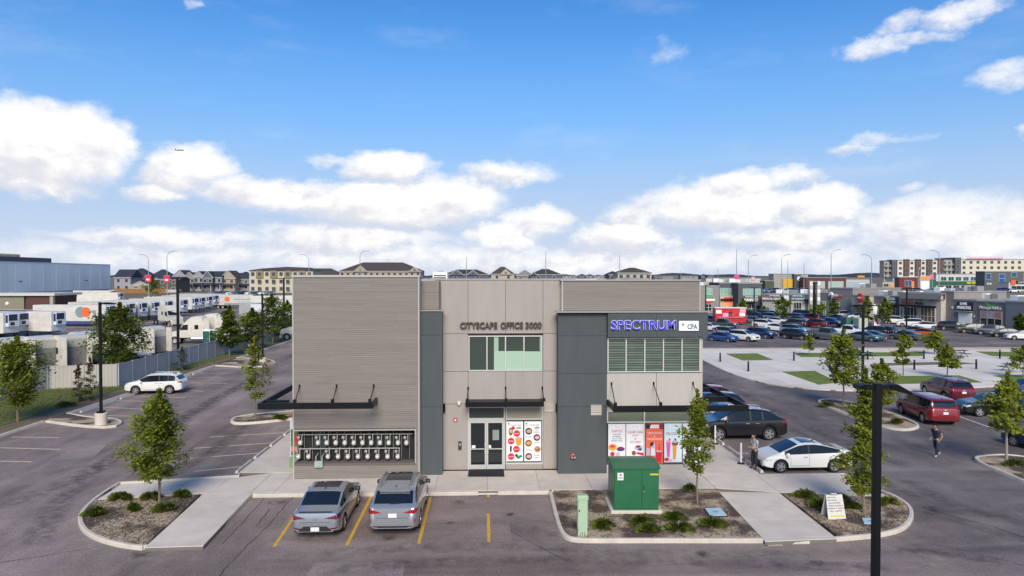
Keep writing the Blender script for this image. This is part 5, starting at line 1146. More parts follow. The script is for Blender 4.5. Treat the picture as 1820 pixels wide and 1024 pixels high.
fence((-36.9, 58.7), (-32.1, 59.95), 1.95, fc, 'short grey panel fence section with warm light painted in facing the lot', .12)
fence((-38.3, 52.0), (-37.0, 58.5), 1.95, fg, 'grey panel fence section with blue shade painted in behind the broad tree', .12)
tw = M('trailer_white', (.56, .54, .48), .5, var=.16, vs=.9, stretch=(.5, 1, 1.6), orand=.14); tw2 = M('trailer_white_shaded', (.62, .66, .70), .4); nav = M('unit_grille_navy', (.015, .02, .06), .5); steel = M('chassis_black', (.02, .02, .022), .6)  # nose white carries its blue shade in the colour, sides stay warm cream
orange = M('decal_orange', (.72, .14, .03), .5); dgrey = M('decal_slate', (.20, .27, .31), .5); dred = M('decal_red', (.5, .03, .05), .5); dblue = M('decal_blue', (.04, .06, .2), .5)
wheelM = MB().lathe([(.0,-.12),(.2,-.14),(.28,-.1),(.33,-.14),(.5,-.12),(.5,.12),(.33,.14),(0,.12)], 16, 'y').mesh('trailer_wheel', tyre, 40)
rimM = MB().lathe([(0,-.155),(.12,-.15),(.26,-.13),(.3,-.145)], 14, 'y').mesh('rim', M('steel_rim', (.45, .44, .42), .4, .5), 40)
def dual(parent, x, yy):
    for s in (1, -1):
        w = obj('wheel', wheelM, parent, (x, s*yy, .5), R(180) if s > 0 else 0); obj('rim', rimM, w)
def trailer(loc, head, label, L=14.6, decal=None, unit=True, grp='parked refrigerated trailers', z=0.):
    t = thing('box_trailer', label, 'trailer', (loc[0], loc[1], z), R(head), grp)      # nose at origin, facing +x
    part(t, 'box', MB().cbox(-L, -1.29, 1.15, 0, 1.29, 4.1, .04), tw)
    rb = MB()
    for k in range(0, int(L/1.2)): rb.box(-L+.6+1.2*k, -1.305, 1.2, -L+.63+1.2*k, -1.291, 4.02); 
    part(t, 'side_rib', rb, tw2); part(t, 'bottom_rail', MB().box(-L, -1.31, 1.05, 0, 1.31, 1.149), alum)
    part(t, 'nose_panel', MB().box(.002, -1.27, 1.17, .03, 1.27, 4.08), tw2)
    if unit:
        u = part(t, 'refrigeration_unit', MB().cbox(.03, -.95, 2.05, .55, .95, 3.95, .06), tw2); part(u, 'grille', MB().box(.551, -.85, 2.9, .565, .55, 3.85), nav); part(u, 'grille', MB().box(.551, -.6, 2.2, .56, .1, 2.7), nav)
        part(u, 'side_grille', MB().box(.1, -.962, 2.6, .5, -.951, 3.8), nav)
    lg = MB()
    for s in (-1, 1): lg.box(-2.6, s*.9-.06, .1, -2.45, s*.9+.06, 1.05); lg.box(-2.65, s*.9-.12, 0, -2.4, s*.9+.12, .1)
    lg.box(-2.58, -.85, .6, -2.48, .85, .68); part(t, 'landing_gear', lg, steel); part(t, 'bogie_and_underside_shade', MB().box(-L+.4, -.55, .6, -L+4.2, .55, 1.04).box(-L+4.2, -.9, .82, -.5, .9, 1.03), steel)  # bogie frame, plus a full-length dark box added as shade underneath
    dual(t, -L+1.4, 1.05); dual(t, -L+2.7, 1.05)
    if decal == 'orange':
        part(t, 'round_emblem', MB().disc((-5.0, -1.31, 2.75), 1.05, n=24), dgrey); part(t, 'round_emblem', MB().disc((-3.9, -1.315, 2.75), .95, n=24), orange); part(t, 'round_emblem', MB().disc((-2.3, -1.31, 2.75), .4, n=16), dgrey)
        part(t, 'side_skirt', MB().box(-9.5, -1.27, .5, -3.2, -1.24, 1.05), dblue)
    if decal == 'spot': part(t, 'round_emblem', MB().disc((-2.4, -1.31, 2.9), .55, n=18, ry=.45), orange)
    if decal == 'script':
        part(t, 'round_emblem', MB().disc((-11.6, -1.31, 2.8), .75, n=20), orange); text(t, 'side_lettering', 'Sysco', -2.9, 2.6, 2.4, .8, dred, -1.31, .01, .03)
        part(t, 'side_lettering', MB().box(-9.8, -1.312, 2.65, -5.0, -1.306, 2.85), dgrey); part(t, 'side_stripe', MB().box(-12.5, -1.312, 1.25, -3, -1.306, 1.5), dblue)
    return t
TL = [(20,604,-14,None,'nose to the yard at the gatehouse end, first of the row'),(40,601,-14,None,'nose to the yard at the gatehouse end, second of the row'),(63,598,-14,None,'third along from the gatehouse end'),(104,600,-14,None,'standing proud of the row beside the round emblem trailer')]
for u, v, hd, d, l in TL: q = P(u, v); trailer(q, hd, 'white refrigerated trailer '+l, decal=d)
q = P(196, 580); trailer(q, -6, 'white trailer with grey and orange round emblems on its side', decal='orange')
for i, (u, v, d) in enumerate(((232,573,'spot'),(254,571,'spot'),(276,569,None),(300,566,None),(327,562,'spot'),(347,557,'spot'),(359,555,'spot'),(372,552,None),(383,549,'spot'),(396,546,None))):
    q = P(u, v); trailer(q, -16, ['white refrigerated trailer behind the dark tree','white trailer with an orange spot seen over the dark tree','white refrigerated trailer with a dark nose grille near the small tractor','white refrigerated trailer coupled to the small tractor','white refrigerated trailer in the middle of the far row','white trailer with an orange spot in the far row'][min(i, 5)] if i < 6 else 'white refrigerated trailer at the far end of the row', decal=d)
q = P(478, 548); trailer(q, 3, 'long white trailer broadside with an orange disc and red script', decal='script', unit=False, L=15.6)
q = P(545, 551); trailer(q, 5, 'white trailer broadside with a small red mark behind the main building', decal='spot', L=15)
for i, (u, v, hd) in enumerate(((214,542,-8),(260,534,-8),(318,533,-6),(200,536,-6))): q = P(u, v); trailer(q, hd, 'white trailer parked in the rear line before the warehouse', grp='rear line trailers')
for u, v, hd in ((458,578,-60),(488,580,-60),(508,575,-60)):
    q = P(u, v); trailer(q, hd, 'weathered white trailer standing behind the columnar trees', L=12, unit=False, grp='trailers behind the columnar trees')
# tractors
cabw = M('cab_cream_white', (.60, .57, .49), .35, coat=.4, var=.14, vs=1.5, orand=.08); cabg = M('cab_rear_grey', (.22, .22, .21), .6, var=.2, vs=3); tank = M('fuel_tank', (.5, .5, .5), .3, .8)
def tractor_meshes():
    out = []; prof = [(-1.1,.9),(-1.1,3.1),(-.9,3.75),(-.2,3.9),(.5,3.85),(1.1,3.45),(1.5,2.95),(1.75,2.75),(2.15,2.0),(2.4,1.95),(3.55,1.65),(3.75,1.3),(3.75,.9)]
    mb = MB(); n = len(prof); w = [1.22]*9+[1.05]*2+[.95]*2; w[2] = w[3] = 1.15; w[4] = 1.1; w[5] = 1.0
    mb.v = [(x, -ww, z) for (x, z), ww in zip(prof, w)]+[(x, ww, z) for (x, z), ww in zip(prof, w)]
    mb.f = [list(range(n)), list(range(2*n-1, n-1, -1))]+[[i, (i+1)%n, n+(i+1)%n, n+i] for i in range(n)]; mb.m = [0]*len(mb.f)
    out.append(('cab', mb.mesh('cab', cabw, 25), None))
    ws = MB().add([(1.52,-.95,2.9),(1.78,-1.08,2.72),(2.17,-1.08,2.05),(2.17,1.08,2.05),(1.78,1.08,2.72),(1.52,.95,2.9)], [(0,1,2,3,4,5)]); ws.v = [(x+.02, y, z+.012) for x, y, z in ws.v]; out.append(('windshield', ws.mesh('windshield', carglass), None))
    for s in (-1, 1):
        out.append(('side_window', MB().add([(1.0,s*1.225,2.0),(2.0,s*1.225,2.0),(1.65,s*1.225,2.72),(1.0,s*1.225,2.75)], [(0,1,2,3)]).mesh('side_window', carglass), None))
        out.append(('sleeper_window', MB().add([(-.4,s*1.225,2.1),(.1,s*1.225,2.1),(.1,s*1.225,2.7),(-.4,s*1.225,2.7)], [(0,1,2,3)]).mesh('sleeper_window', carglass), None))
        out.append(('side_fairing', MB().prism([(-1.9,s*1.22),(-1.1,s*1.22),(-1.1,s*1.17),(-1.9,s*1.17)], 1.0, 3.72).mesh('side_fairing', cabw), None))
        out.append(('fuel_tank', MB().cyl((-1.5,s*.95,.75), (.6,s*.95,.75), .32, None, 14).mesh('fuel_tank', tank, 40), None))
        out.append(('mirror', MB().box(1.9, s*1.32, 2.1, 2.02, s*1.5, 2.7).mesh('mirror', trimk), None))
        out.append(('wheel_arch', MB().lathe([(.62,-.16),(.68,-.16),(.68,.16),(.62,.16)], 16, 'y', (2.75, s*1.02, .5)).mesh('wheel_arch', cabw, 40), None))
    out.append(('rear_panel', MB().box(-1.13, -1.1, 1.0, -1.102, 1.1, 2.75).mesh('rear_panel', cabg), None))
    out.append(('roof_recess', MB().box(-1.13, -1.05, 2.85, -1.102, 1.05, 3.5).mesh('roof_recess', M('fairing_inside', (.45, .44, .38), .6)), None))
    ch = MB(); ch.box(-5.2, -.48, .72, 3.3, -.36, .98); ch.box(-5.2, .36, .72, 3.3, .48, .98); ch.box(-5.2, -.36, .74, -5.05, .36, .96); ch.box(-4.4, -.36, .75, -4.2, .36, .95)
    ch.prism([(-4.6,-.5),(-3.3,-.5),(-3.3,.5),(-4.6,.5)], .99, 1.08); out.append(('chassis', ch.mesh('chassis', steel), None))
    out.append(('grille', MB().box(3.751, -.55, .95, 3.77, .55, 1.5).mesh('grille', alum), None)); out.append(('bumper', MB().cbox(3.5, -1.15, .35, 3.85, 1.15, .89, .08).mesh('bumper', cabw, 40), None))
    out.append(('exhaust_hoses', MB().tube([(-1.15,-.2,1.6),(-1.7,-.1,1.3),(-2.2,0,1.1)], .03).tube([(-1.15,.2,1.6),(-1.6,.2,1.2),(-2.2,.1,1.1)], .03).mesh('exhaust_hoses', M('hose_brown', (.12, .06, .04), .7)), None))
    return out
TM = tractor_meshes()
def tractor(u, v, hd, label, hub=False):
    q = P(u, v); t = thing('tractor_unit', label, 'truck', (q.x, q.y, 0), R(hd), None)
    for nme, me, _ in TM: obj(nme, me, t)
    dual(t, 2.75, 1.02); dual(t, -2.9, 1.0); dual(t, -4.2, 1.0)
tractor(16, 672, 150, 'white sleeper tractor cut off behind the broad tree'); tractor(68, 668, 150, 'white sleeper tractor half hidden behind the broad tree'); tractor(122, 664, 150, 'white sleeper tractor with a tall open side fairing'); tractor(148, 655, 152, 'white sleeper tractor next to the tall open fairing one')
tractor(190, 655, 160, 'white sleeper tractor beside the black lamp post'); tractor(268, 640, 158, 'white sleeper tractor with long dirty chassis right of the dark tree'); tractor(352, 610, 186, 'white sleeper tractor seen broadside facing the warehouse'); tractor(378, 602, 184, 'white sleeper tractor just behind the broadside one'); tractor(300, 578, -40, 'small white tractor coupled in the trailer row')
tractor(545, 603, 190, 'white tractor mostly behind the main building')
for u, v, pt, k, l in ((432,605,pW,'pickup','white pickup truck behind the columnar trees'),(500,590,pW,'van','white van behind the columnar trees')):
    q = P(u, v); car(k, pt, (q.x, q.y), 170, l, None)
# portable toilet
q = P(372, 616); t = thing('portable_toilet', 'dark green portable toilet with pale roof behind the fence', 'portable toilet', q, R(-20))
pg = M('toilet_green', (.015, .075, .055), .5); part(t, 'cabin', MB().cbox(-.58, -.58, .1, .58, .58, 2.15, .04), pg); part(t, 'roof', MB().add([(-.62,-.62,2.15),(.62,-.62,2.15),(.62,.62,2.15),(-.62,.62,2.15),(-.3,-.45,2.38),(.3,-.45,2.38),(.3,.45,2.38),(-.3,.45,2.38)], [(4,5,6,7),(0,1,5,4),(1,2,6,5),(2,3,7,6),(3,0,4,7)]), white)
d_ = part(t, 'door', MB().box(-.42, -.605, .2, .42, -.583, 2.05), M('toilet_door', (.02, .10, .075), .5)); part(d_, 'latch', MB().box(.3, -.63, 1.1, .36, -.606, 1.2), white); part(t, 'corner_strip', MB().box(.56, -.6, .1, .6, -.56, 2.14), white); part(t, 'skid', MB().box(-.6, -.6, 0, .6, .6, .099), trimk)
# gatehouse
f = Facade(0, 0, 0, 0, A=Vector((AT(-40, 150).x, 150, 0)), B=Vector((AT(97, 150).x, 150, 0)))
t = thing('gatehouse', 'low olive beige gatehouse with a flat white roof edge and maroon end', 'building', f.A, f.rz)
part(t, 'wall', MB().box(0, 0, 0, f.L-6.5, 9, 5.4), M('olive_siding', (.22, .205, .14), .8, var=.1)); part(t, 'end_wall', MB().add([(f.L-6.5,0,0),(f.L-1.6,0,0),(f.L-.6,0,5.4),(f.L-6.0,0,5.4),(f.L-6.5,9,0),(f.L-1.6,9,0),(f.L-.6,9,5.4),(f.L-6.0,9,5.4)], [(0,1,2,3),(1,5,6,2),(7,6,5,4)]), M('maroon_siding', (.09, .04, .035), .8)); part(t, 'roof', MB().box(-.4, -.6, 5.4, f.L+.3, 9.4, 5.9), M('roof_edge', (.55, .54, .5), .7))
part(t, 'wall_light', MB().lathe([(0,-.3),(.3,-.2),(.4,0)], 12, 'y', (f.L-10, -.01, 3.7)), white, 40); part(t, 'pier', MB().box(f.L-.9, -.3, 0, f.L-.2, .4, 5.39), M('pier_beige', (.35, .33, .28), .8))
window(t, 2, 1.2, 12, 2.4, 4, -.05)
# warehouse
t = thing('warehouse', 'huge pale blue grey warehouse with vertical wall panels', 'warehouse', (-175.8, 200, 0))
Lw = 124; Hh = 14.9; wm_ = [M('insulated_panel_a', (.74, .82, .84), .5, var=.05, vs=.1), M('insulated_panel_b', (.69, .77, .80), .5, var=.05, vs=.1)]
part(t, 'hall', MB().box(-90, 0, 0, -.12, Lw, Hh-.3), wm_[1]); k = 0; y = 0
while y < Lw:
    part(t, 'wall_panel', MB().box(-.118, y+.03, 3.55, .04*(k % 2), y+3.97, Hh-.32), wm_[k % 2 if k % 3 else 0]); y += 4.0; k += 1
part(t, 'base_band', MB().box(-.117, 0, 1.2, .05, Lw, 3.5), M('base_band_slate', (.40, .43, .44), .6)); part(t, 'parapet_flashing', MB().box(-90.1, -.1, Hh-.3, .12, Lw+.1, Hh), M('parapet_blue', (.55, .62, .65), .5)); part(t, 'roof', MB().box(-89, 1, Hh+.001, -1, Lw-1, Hh+.05), flash)
for y in range(6, 120, 6): part(t, 'dock_door', MB().box(-.1, y, 0, .08, y+3.2, 1.19), M('dock_navy', (.015, .018, .05), .6))
for y in (62, 104): part(t, 'wall_lamp', MB().cyl((.02, y, 7.6), (1.1, y, 7.5), .12, .2, 8), black)
part(t, 'penthouse', MB().box(-20, 55, Hh+.05, -3, 86, Hh+1.9), M('penthouse_navy', (.03, .04, .085), .5)); part(t, 'roof_plant', MB().cbox(-14, 60, Hh+1.9, -6, 72, Hh+3.1, .2), M('plant_yellow', (.55, .48, .25), .6, var=.2, vs=.5)); part(t, 'roof_tanks', MB().box(-12, 40, Hh+.05, -5, 52, Hh+3.0), M('plant_white', (.6, .6, .58), .5, var=.25, vs=.6))
# ================================================================ MALL ON THE RIGHT
taupe = M('mall_taupe', (.245, .23, .215), .85, var=.07, vs=.6); char = M('mall_charcoal', (.085, .09, .10), .85, var=.07, vs=.6); beige = M('mall_beige', (.43, .39, .33), .85, var=.07, vs=.6); stone = M('mall_stone', (.47, .43, .36), .9, var=.2, vs=3.5, bump=.5, bs=8); mallglass = M('mall_mint_glass', (.22, .42, .34), .12); darkwin = M('mall_dark_glass', (.02, .03, .03), .08)
signw = M('sign_white', (.8, .8, .78), .4); signr = M('sign_red', (.6, .03, .03), .4); signg = M('sign_lime', (.12, .5, .06), .4); signteal = M('sign_teal_panel', (.03, .22, .26), .4)
def store(uL, vL, uR, vR, vt, label, mat, depth=14, cap=True, name='shop_building', group=None):
    f = Facade(uL, vL, uR, vR); h = f.px(uL, vt)[1]; t = thing(name, label, 'shop', f.A, f.rz, group); f.t = t; f.h = h
    part(t, 'wall', MB().box(0, 0, 0, f.L, depth, h-.25), mat)
    if cap: part(t, 'parapet_cap', MB().box(-.1, -.1, h-.25, f.L+.1, depth+.1, h), flash)
    for i in range(1, 4): part(t, 'roof_unit', MB().cbox(f.L*i/4-.9, depth*.45, h, f.L*i/4+.6, depth*.45+1.6, h+.8+.15*(i % 2), .05), [flash, white, alum][i % 3])
    return f
def fbox(f, name, u0, v0, u1, v1, mat, y0=-.12, y1=-.002, parent=None):
    x0, z1 = f.px(u0, v0); x1, _ = f.px(u1, v0); z0 = f.px(u0, v1)[1]; return part(parent or f.t, name, MB().box(x0, y0, z0, x1, y1, z1), mat)
def fwin(f, u0, v0, u1, v1, nx=3, ny=1, glass=None, fr=None, name='window'):
    x0, z1 = f.px(u0, v0); x1, _ = f.px(u1, v0); z0 = max(.02, f.px(u0, v1)[1]); return window(f.t, x0, z0, x1, z1, nx, -.12, fr or alum, glass or darkwin, ny, .1, name, .11)
def ftxt(f, s, u0, v0, u1, v1, mat, y=-.2, depth=.1, bold=.02, name='sign_lettering'):
    x0, z1 = f.px(u0, v0); x1, _ = f.px(u1, v0); z0 = f.px(u0, v1)[1]; return text(f.t, name, s, x0, z0, x1-x0, z1-z0, mat, y, depth, bold)
# pharmacy block
f = store(1240,557,1278,557,507.5,'taupe two storey block with mint upper window and green shop sign',taupe)
fwin(f,1254,512,1266,524.5,2,1,mallglass); fwin(f,1253,540,1265,553,2,2); fbox(f,'shop_sign',1253,531,1270,535,signw,-.3); ftxt(f,'GREEN CAFE',1255,527,1268,530.5,signg); fbox(f,'banner',1254,535.5,1264,540,signr,-.2)
f = store(1278,556,1312,556,502,'charcoal two storey block with stone portal and orange shop front',char)
fwin(f,1279,512,1304.5,524.5,4,1,mallglass); fbox(f,'stone_portal',1277.5,525,1309.5,556.5,stone,-.9); 
x0, z1 = f.px(1280,533); x1, _ = f.px(1306,533); window(f.t, x0, .1, x1, z1-.2, 3, -1.0, alum, M('orange_shop_interior', (.6, .26, .08), .3, emit=(.9, .35, .08, .25)), 2, .12, 'window', .09); part(f.t, 'shop_canopy', MB().box(x0-.2, -1.6, z1-.1, x1+.2, -.91, z1+.3), black)
a, b = f.px(1292,529.5); part(f.t, 'red_shop_emblem', MB().cbox(a-1.0, -1.25, b-1.0, a+1.0, -.91, b+.2, .1), signr)
f = store(1312,558,1354,558,502.5,'charcoal two storey pharmacy with white lettering',char,20)
fwin(f,1320,513,1351.5,525.2,5,1,mallglass); ftxt(f,'CITYSCAPE',1324,526.5,1346,529,signw); ftxt(f,'PHARMACY',1320,530.5,1347,535.5,signw,bold=.04); fwin(f,1321,541,1340,556,4,2); fbox(f,'canopy',1319,537,1341,538.2,black,-1.5); fbox(f,'side_door',1344,543,1350,557.5,black,-.1)
f = store(1355,559,1406,561,522,'low mauve grey medical clinic with white sign letters',M('mall_mauve', (.16, .125, .125), .85))
ftxt(f,'CITYSCAPE',1368,524,1386,527,signw); ftxt(f,'MEDICAL CENTRE',1356,529,1392,532.5,signw,bold=.03); fbox(f,'shop_sign',1393,525,1402,534,signw,-.25); fwin(f,1357,537,1402,560,8,2,M('clinic_glass', (.38, .37, .33), .15)); fbox(f,'door',1371,541,1377,560.5,M('clinic_door', (.35, .42, .45), .2),-.16)
f = store(1406,561,1432,562,522,'low cream shop with teal sign band',M('mall_cream', (.50, .47, .40), .85, var=.07))
fbox(f,'shop_sign',1406.5,524,1431,527.5,signteal,-.3); fbox(f,'shop_sign',1406.5,529,1431,533,M('sign_slate', (.12, .2, .26), .5),-.3); ftxt(f,'DENTAL',1410,524.6,1427,527,signw,y=-.31); ftxt(f,'OPTOMETRY',1408,529.7,1429,532.4,signw,y=-.31); fwin(f,1411,537,1425,561,3,2)
f = store(1431,562,1458,563,522,'low charcoal shop with dark recessed entrance',char)
fwin(f,1437,541,1455,562,3,2,M('green_shop_glass', (.18, .26, .08), .2)); fbox(f,'red_shop_sign',1447,531,1457,535.5,signr,-.3); fbox(f,'canopy',1432,532,1457,534,black,-1.2)
f = store(1456,563,1478,564,519,'charcoal brick shop with tall green windows',M('mall_dark_brick', (.11, .115, .12), .9, var=.1, vs=2))
fwin(f,1457,535,1468,562,3,2,M('grey_green_glass', (.14, .24, .2), .12))
f = store(1476,564,1515,567,511,'taupe loan shop with white and orange sign and rising parapet',taupe)
ftxt(f,'MONEY',1480,523,1491,527,signw,bold=.05); ftxt(f,'MART',1492,524,1501,527,M('sign_coral', (.75, .2, .1), .4),bold=.04); fbox(f,'shop_sign',1482.5,529.5,1491,532,signr,-.25); a, b = f.px(1477.5,525); part(f.t, 'oval_emblem', MB().lathe([(0,-.3),(.6,-.28),(.75,0)], 18, 'y', (a, 0, b)), signw, 40); part(f.t, 'oval_emblem', MB().disc((a, -.32, b-.2), .35), blk); fwin(f,1484,537,1492,564,2,2,M('grey_green_glass', (.14, .24, .2), .12))
f = store(1513,568,1545,571,524,'beige shop with a red round emblem sign',beige)
a, b = f.px(1529.5,529.5); e_ = part(f.t, 'round_emblem', MB().lathe([(0,-.3),(.95,-.28),(1.0,0)], 22, 'y', (a, 0, b)), signr, 40); part(e_, 'emblem_bar', MB().cbox(a-.55, -.36, b-.12, a+.6, -.301, b+.18, .03), signw); fwin(f,1524,540,1536,569,3,2); fbox(f,'canopy',1519,543,1545,544.5,black,-1.2)
f = store(1545,570,1573,573,525,'mauve taupe shop with grey green glazed front',M('mall_taupe_pink', (.27, .235, .23), .85, var=.06))
fwin(f,1546,539,1566,572,5,2,M('grey_green_glass', (.14, .24, .2), .12))
f = store(1573,572,1600,575,525,'charcoal grill shop with white lettering',char)
ftxt(f,'GRILL',1582.5,529,1593,533,signw,bold=.05); ftxt(f,'HOUSE',1581,534.5,1593,538.5,signw,bold=.05); a, b = f.px(1579.5,535.5); part(f.t, 'pin_emblem', MB().disc((a, -.2, b+.2), .35).add([(a-.3,-.2,b),(a+.3,-.2,b),(a,-.2,b-.7)], [(0,1,2)]), signw); fwin(f,1582,546,1593,574,2,2); fbox(f,'canopy',1581,543,1594,544.5,black,-1)
f = store(1598,575,1672,581,519,'stone fronted shop with dark canopy and sloped charcoal parapet',stone,16)
x0, z1 = f.px(1600,521); x1, _ = f.px(1674,521); zq = f.px(1600,530)[1]; part(f.t, 'sloped_parapet', MB().add([(x0-.5,-.2,z1),(x1+.3,-.2,z1),(x1-.3,-.9,zq),(x0+1.2,-.9,zq),(x0-.5,.5,z1),(x1+.3,.5,z1),(x1+.3,.5,zq),(x0-.5,.5,zq)], [(0,1,2,3),(0,4,5,1),(7,6,5,4),(3,2,6,7)]), M('mall_slate', (.13, .125, .125), .8))
fbox(f,'canopy',1600,541,1664,544,black,-1.3); ftxt(f,'CHICAGO',1602,536,1624,540,signr,bold=.03); ftxt(f,'PIZZA',1628,537,1643,541,blk,bold=.03); fwin(f,1607,545,1631,577,4,2); fwin(f,1637,545,1663,579,4,2,M('warm_shop_glass', (.16, .11, .06), .15)); fwin(f,1601,548,1605,575,1,2)
for u in (1606,1612,1621,1633,1640,1656,1662): a, b = f.px(u, 535.5); part(f.t, 'gooseneck_lamp', MB().tube([(a,0,b+.2),(a,-.5,b+.25),(a,-.6,b)], .05, 5), black)
f = store(1672,580,1695,582,517,'plain taupe shop end wall rising above its neighbours',taupe,12)
fbox(f,'wall_light',1692,545,1694.5,548,white,-.2)
f = store(1695,582,1735,585,531,'slate shop with white roller door and white lettering on navy',M('mall_blue_slate', (.155, .165, .18), .85, var=.06))
fbox(f,'shop_sign',1703,536.5,1730,551,M('sign_navy', (.01, .012, .04), .4),-.35); ftxt(f,'STARK',1709,537.5,1721.5,542,signw,y=-.36,bold=.04); ftxt(f,'MARKETING',1704,543.5,1728,549,signw,y=-.36,bold=.04); fbox(f,'canopy',1702.5,552,1729,553.5,flash,-.8)
rd = fbox(f,'roller_door',1704,555,1728,583.5,white,-.12); x0, z1 = f.px(1704,555); x1, _ = f.px(1728,555)
for k in range(6): part(rd, 'door_slat', MB().box(x0+.1, -.16, .1+(z1-.2)*k/6, x1-.1, -.121, (z1-.2)*(k+.9)/6), white)
fbox(f,'wall_light',1731,560,1733,564,alum,-.2)
f = store(1735,585,1789,590,534,'taupe massage shop with lime swoosh and picture windows',M('mall_mid_taupe', (.20, .185, .17), .85, var=.06))
ftxt(f,'Massage Addict',1743,543.5,1782,550,signw,bold=.03)
a, b = f.px(1752.5,537); c_, d_ = f.px(1772,541); part(f.t, 'swoosh_emblem', MB().add([(a,-.25,b),(a+1.6,-.25,b-.5),(a+2.4,-.25,b-.3),(c_,-.25,d_+.2),(a+2.0,-.25,b-.85),(a+.9,-.25,b-.9),(a+.3,-.25,b-.35)], [(0,1,5,6),(1,2,4,5),(2,3,4)]), signg)
w_ = fwin(f,1743,552,1782,588,3,1); x0, z1 = f.px(1743,552); x1, _ = f.px(1782,552); zq = f.px(1743,564)[1]
for k, m_ in enumerate((M('picture_a', (.42, .26, .22), .5, var=.6, vs=.9), M('picture_b', (.45, .38, .33), .5, var=.6, vs=1.1), M('picture_c', (.48, .2, .15), .5, var=.5, vs=.8))): part(f.t, 'window_picture', MB().box(x0+(x1-x0)*k/3+.08, -.16, zq, x0+(x1-x0)*(k+1)/3-.08, -.13, z1-.1), m_)
part(f.t, 'window_rail', MB().box(x0, -.17, zq-.12, x1, -.1, zq), alum)
f = store(1787,590,1850,597,534.5,'pale taupe shop at the end of the strip',M('mall_pale_taupe', (.31, .29, .265), .85, var=.06)); fwin(f,1810,558,1845,592,4,2,mallglass)
# lengthways wall of the upper store behind
q0, q1 = AT(1455,200,0), AT(1560,200,0)
# red food trailer
q = P(1296, 577); t = thing('food_trailer', 'bright red food trailer with white pictures before the orange shop', 'food trailer', q, R(-6))
part(t, 'box', MB().cbox(-3.0, -1.2, .5, 3.0, 1.2, 3.3, .08), M('trailer_red', (.5, .015, .025), .35, coat=.4)); part(t, 'roof', MB().box(-3.1, -1.3, 3.3, 3.1, 1.3, 3.42), white); part(t, 'counter', MB().box(-2.6, -1.5, 1.5, 2.4, -1.21, 1.56), alum)
for k, (a, b) in enumerate(((-2.3, 2.6), (-1.0, 2.0), (.9, 2.6), (2.2, 2.1), (2.3, 2.9), (-2.0, 1.1))): part(t, 'menu_picture', MB().box(a-.55, -1.215, b-.35, a+.55, -1.203, b+.35), [signw, pnk, signr][k % 3])
part(t, 'serving_hatch', MB().box(-.4, -1.22, 1.62, .3, -1.204, 2.6), darkwin)
for x in (-.5, .5):
    for s in (-1, 1): obj('wheel', wheelM, t, (x, s*1.0, .5))
part(t, 'drawbar', MB().tube([(3.0, -.5, .55), (4.2, 0, .5)], .05).tube([(3.0, .5, .55), (4.2, 0, .5)], .05), steel)
# green utility box and beige box in the lot
for u, v, m_, w, h, l in ((1514,584,M('utility_green', (.03, .12, .09), .5),3.2,2.0,'green utility box among the parked cars'),(1529,586,M('utility_cream', (.42, .45, .33), .5),1.7,2.1,'pale green utility box beside the green one')):
    q = P(u, v); t = thing('utility_box', l, 'utility box', q); part(t, 'cabinet', MB().cbox(-w/2, -1, .12, w/2, 1, h, .05), m_); part(t, 'plinth', MB().box(-w/2-.15, -1.15, 0, w/2+.15, 1.15, .119), concrete); part(t, 'door', MB().box(-w/2+.1, -1.03, .3, 0, -1.001, h-.2), m_)
# feather flag and sandwich board at the glazed shop
q = P(1551, 577); t = thing('feather_flag', 'white feather flag standing before the glazed shop', 'flag', q); part(t, 'pole', MB().tube([(0,0,0),(0,0,3.6),(.2,0,4.1)], .04), alum); part(t, 'sail', MB().add([(0,-.01,.7),(.75,-.01,1.0),(.95,-.01,3.4),(.5,-.01,4.05),(.1,-.01,3.9),(0,.01,.7),(.75,.01,1.0),(.95,.01,3.4),(.5,.01,4.05),(.1,.01,3.9)], [(0,1,2,3,4),(9,8,7,6,5),(0,1,6,5),(1,2,7,6),(2,3,8,7)]), signw); part(t, 'foot', MB().lathe([(0,.08),(.3,.05),(.35,0)], 12), trimk)
q = P(1557, 579); t = thing('sandwich_board', 'white sandwich board before the glazed shop', 'sign', q)
for s in (-1, 1): part(t, 'board', MB().add([(-.6,s*.45,0),(.6,s*.45,0),(.6,s*.06,1.5),(-.6,s*.06,1.5),(-.6,s*.41,0),(.6,s*.41,0),(.6,s*.02,1.5),(-.6,s*.02,1.5)], [(0,1,2,3),(7,6,5,4),(3,2,6,7),(0,3,7,4),(1,2,6,5)]), signw)
part(t, 'arrow_mark', MB().add([(-.1,-.40,.3),(.4,-.40,.3),(0,-.16,1.3),(-.3,-.16,1.3)], [(0,1,2,3)]), signr)
# pylon sign
q = P(1447, 572); t = thing('pylon_sign', 'tall white two column pylon sign among the parked cars', 'sign', q); 
for s in (-1, 1):
    c_ = part(t, 'sign_column', MB().cbox(s*.8-.34, -.3, 3.6, s*.8+.34, .3, 8.6, .05), M('pylon_cream', (.42, .41, .33), .5))
    for k in range(6): part(c_, 'sign_panel', MB().box(s*.8-.28, -.34, 3.7+.8*k, s*.8+.28, -.301, 4.35+.8*k), [signw, M('pylon_panel', (.42, .42, .36), .5), signw, M('pylon_panel2', (.5, .4, .38), .5), signw, M('pylon_panel', (.42, .42, .36), .5)][(k+s) % 6])
part(t, 'post', MB().box(-.2, -.2, 0, .2, .2, 8.4), black); part(t, 'base', MB().cbox(-2, -.5, 0, 2, .5, .5, .05), concrete)
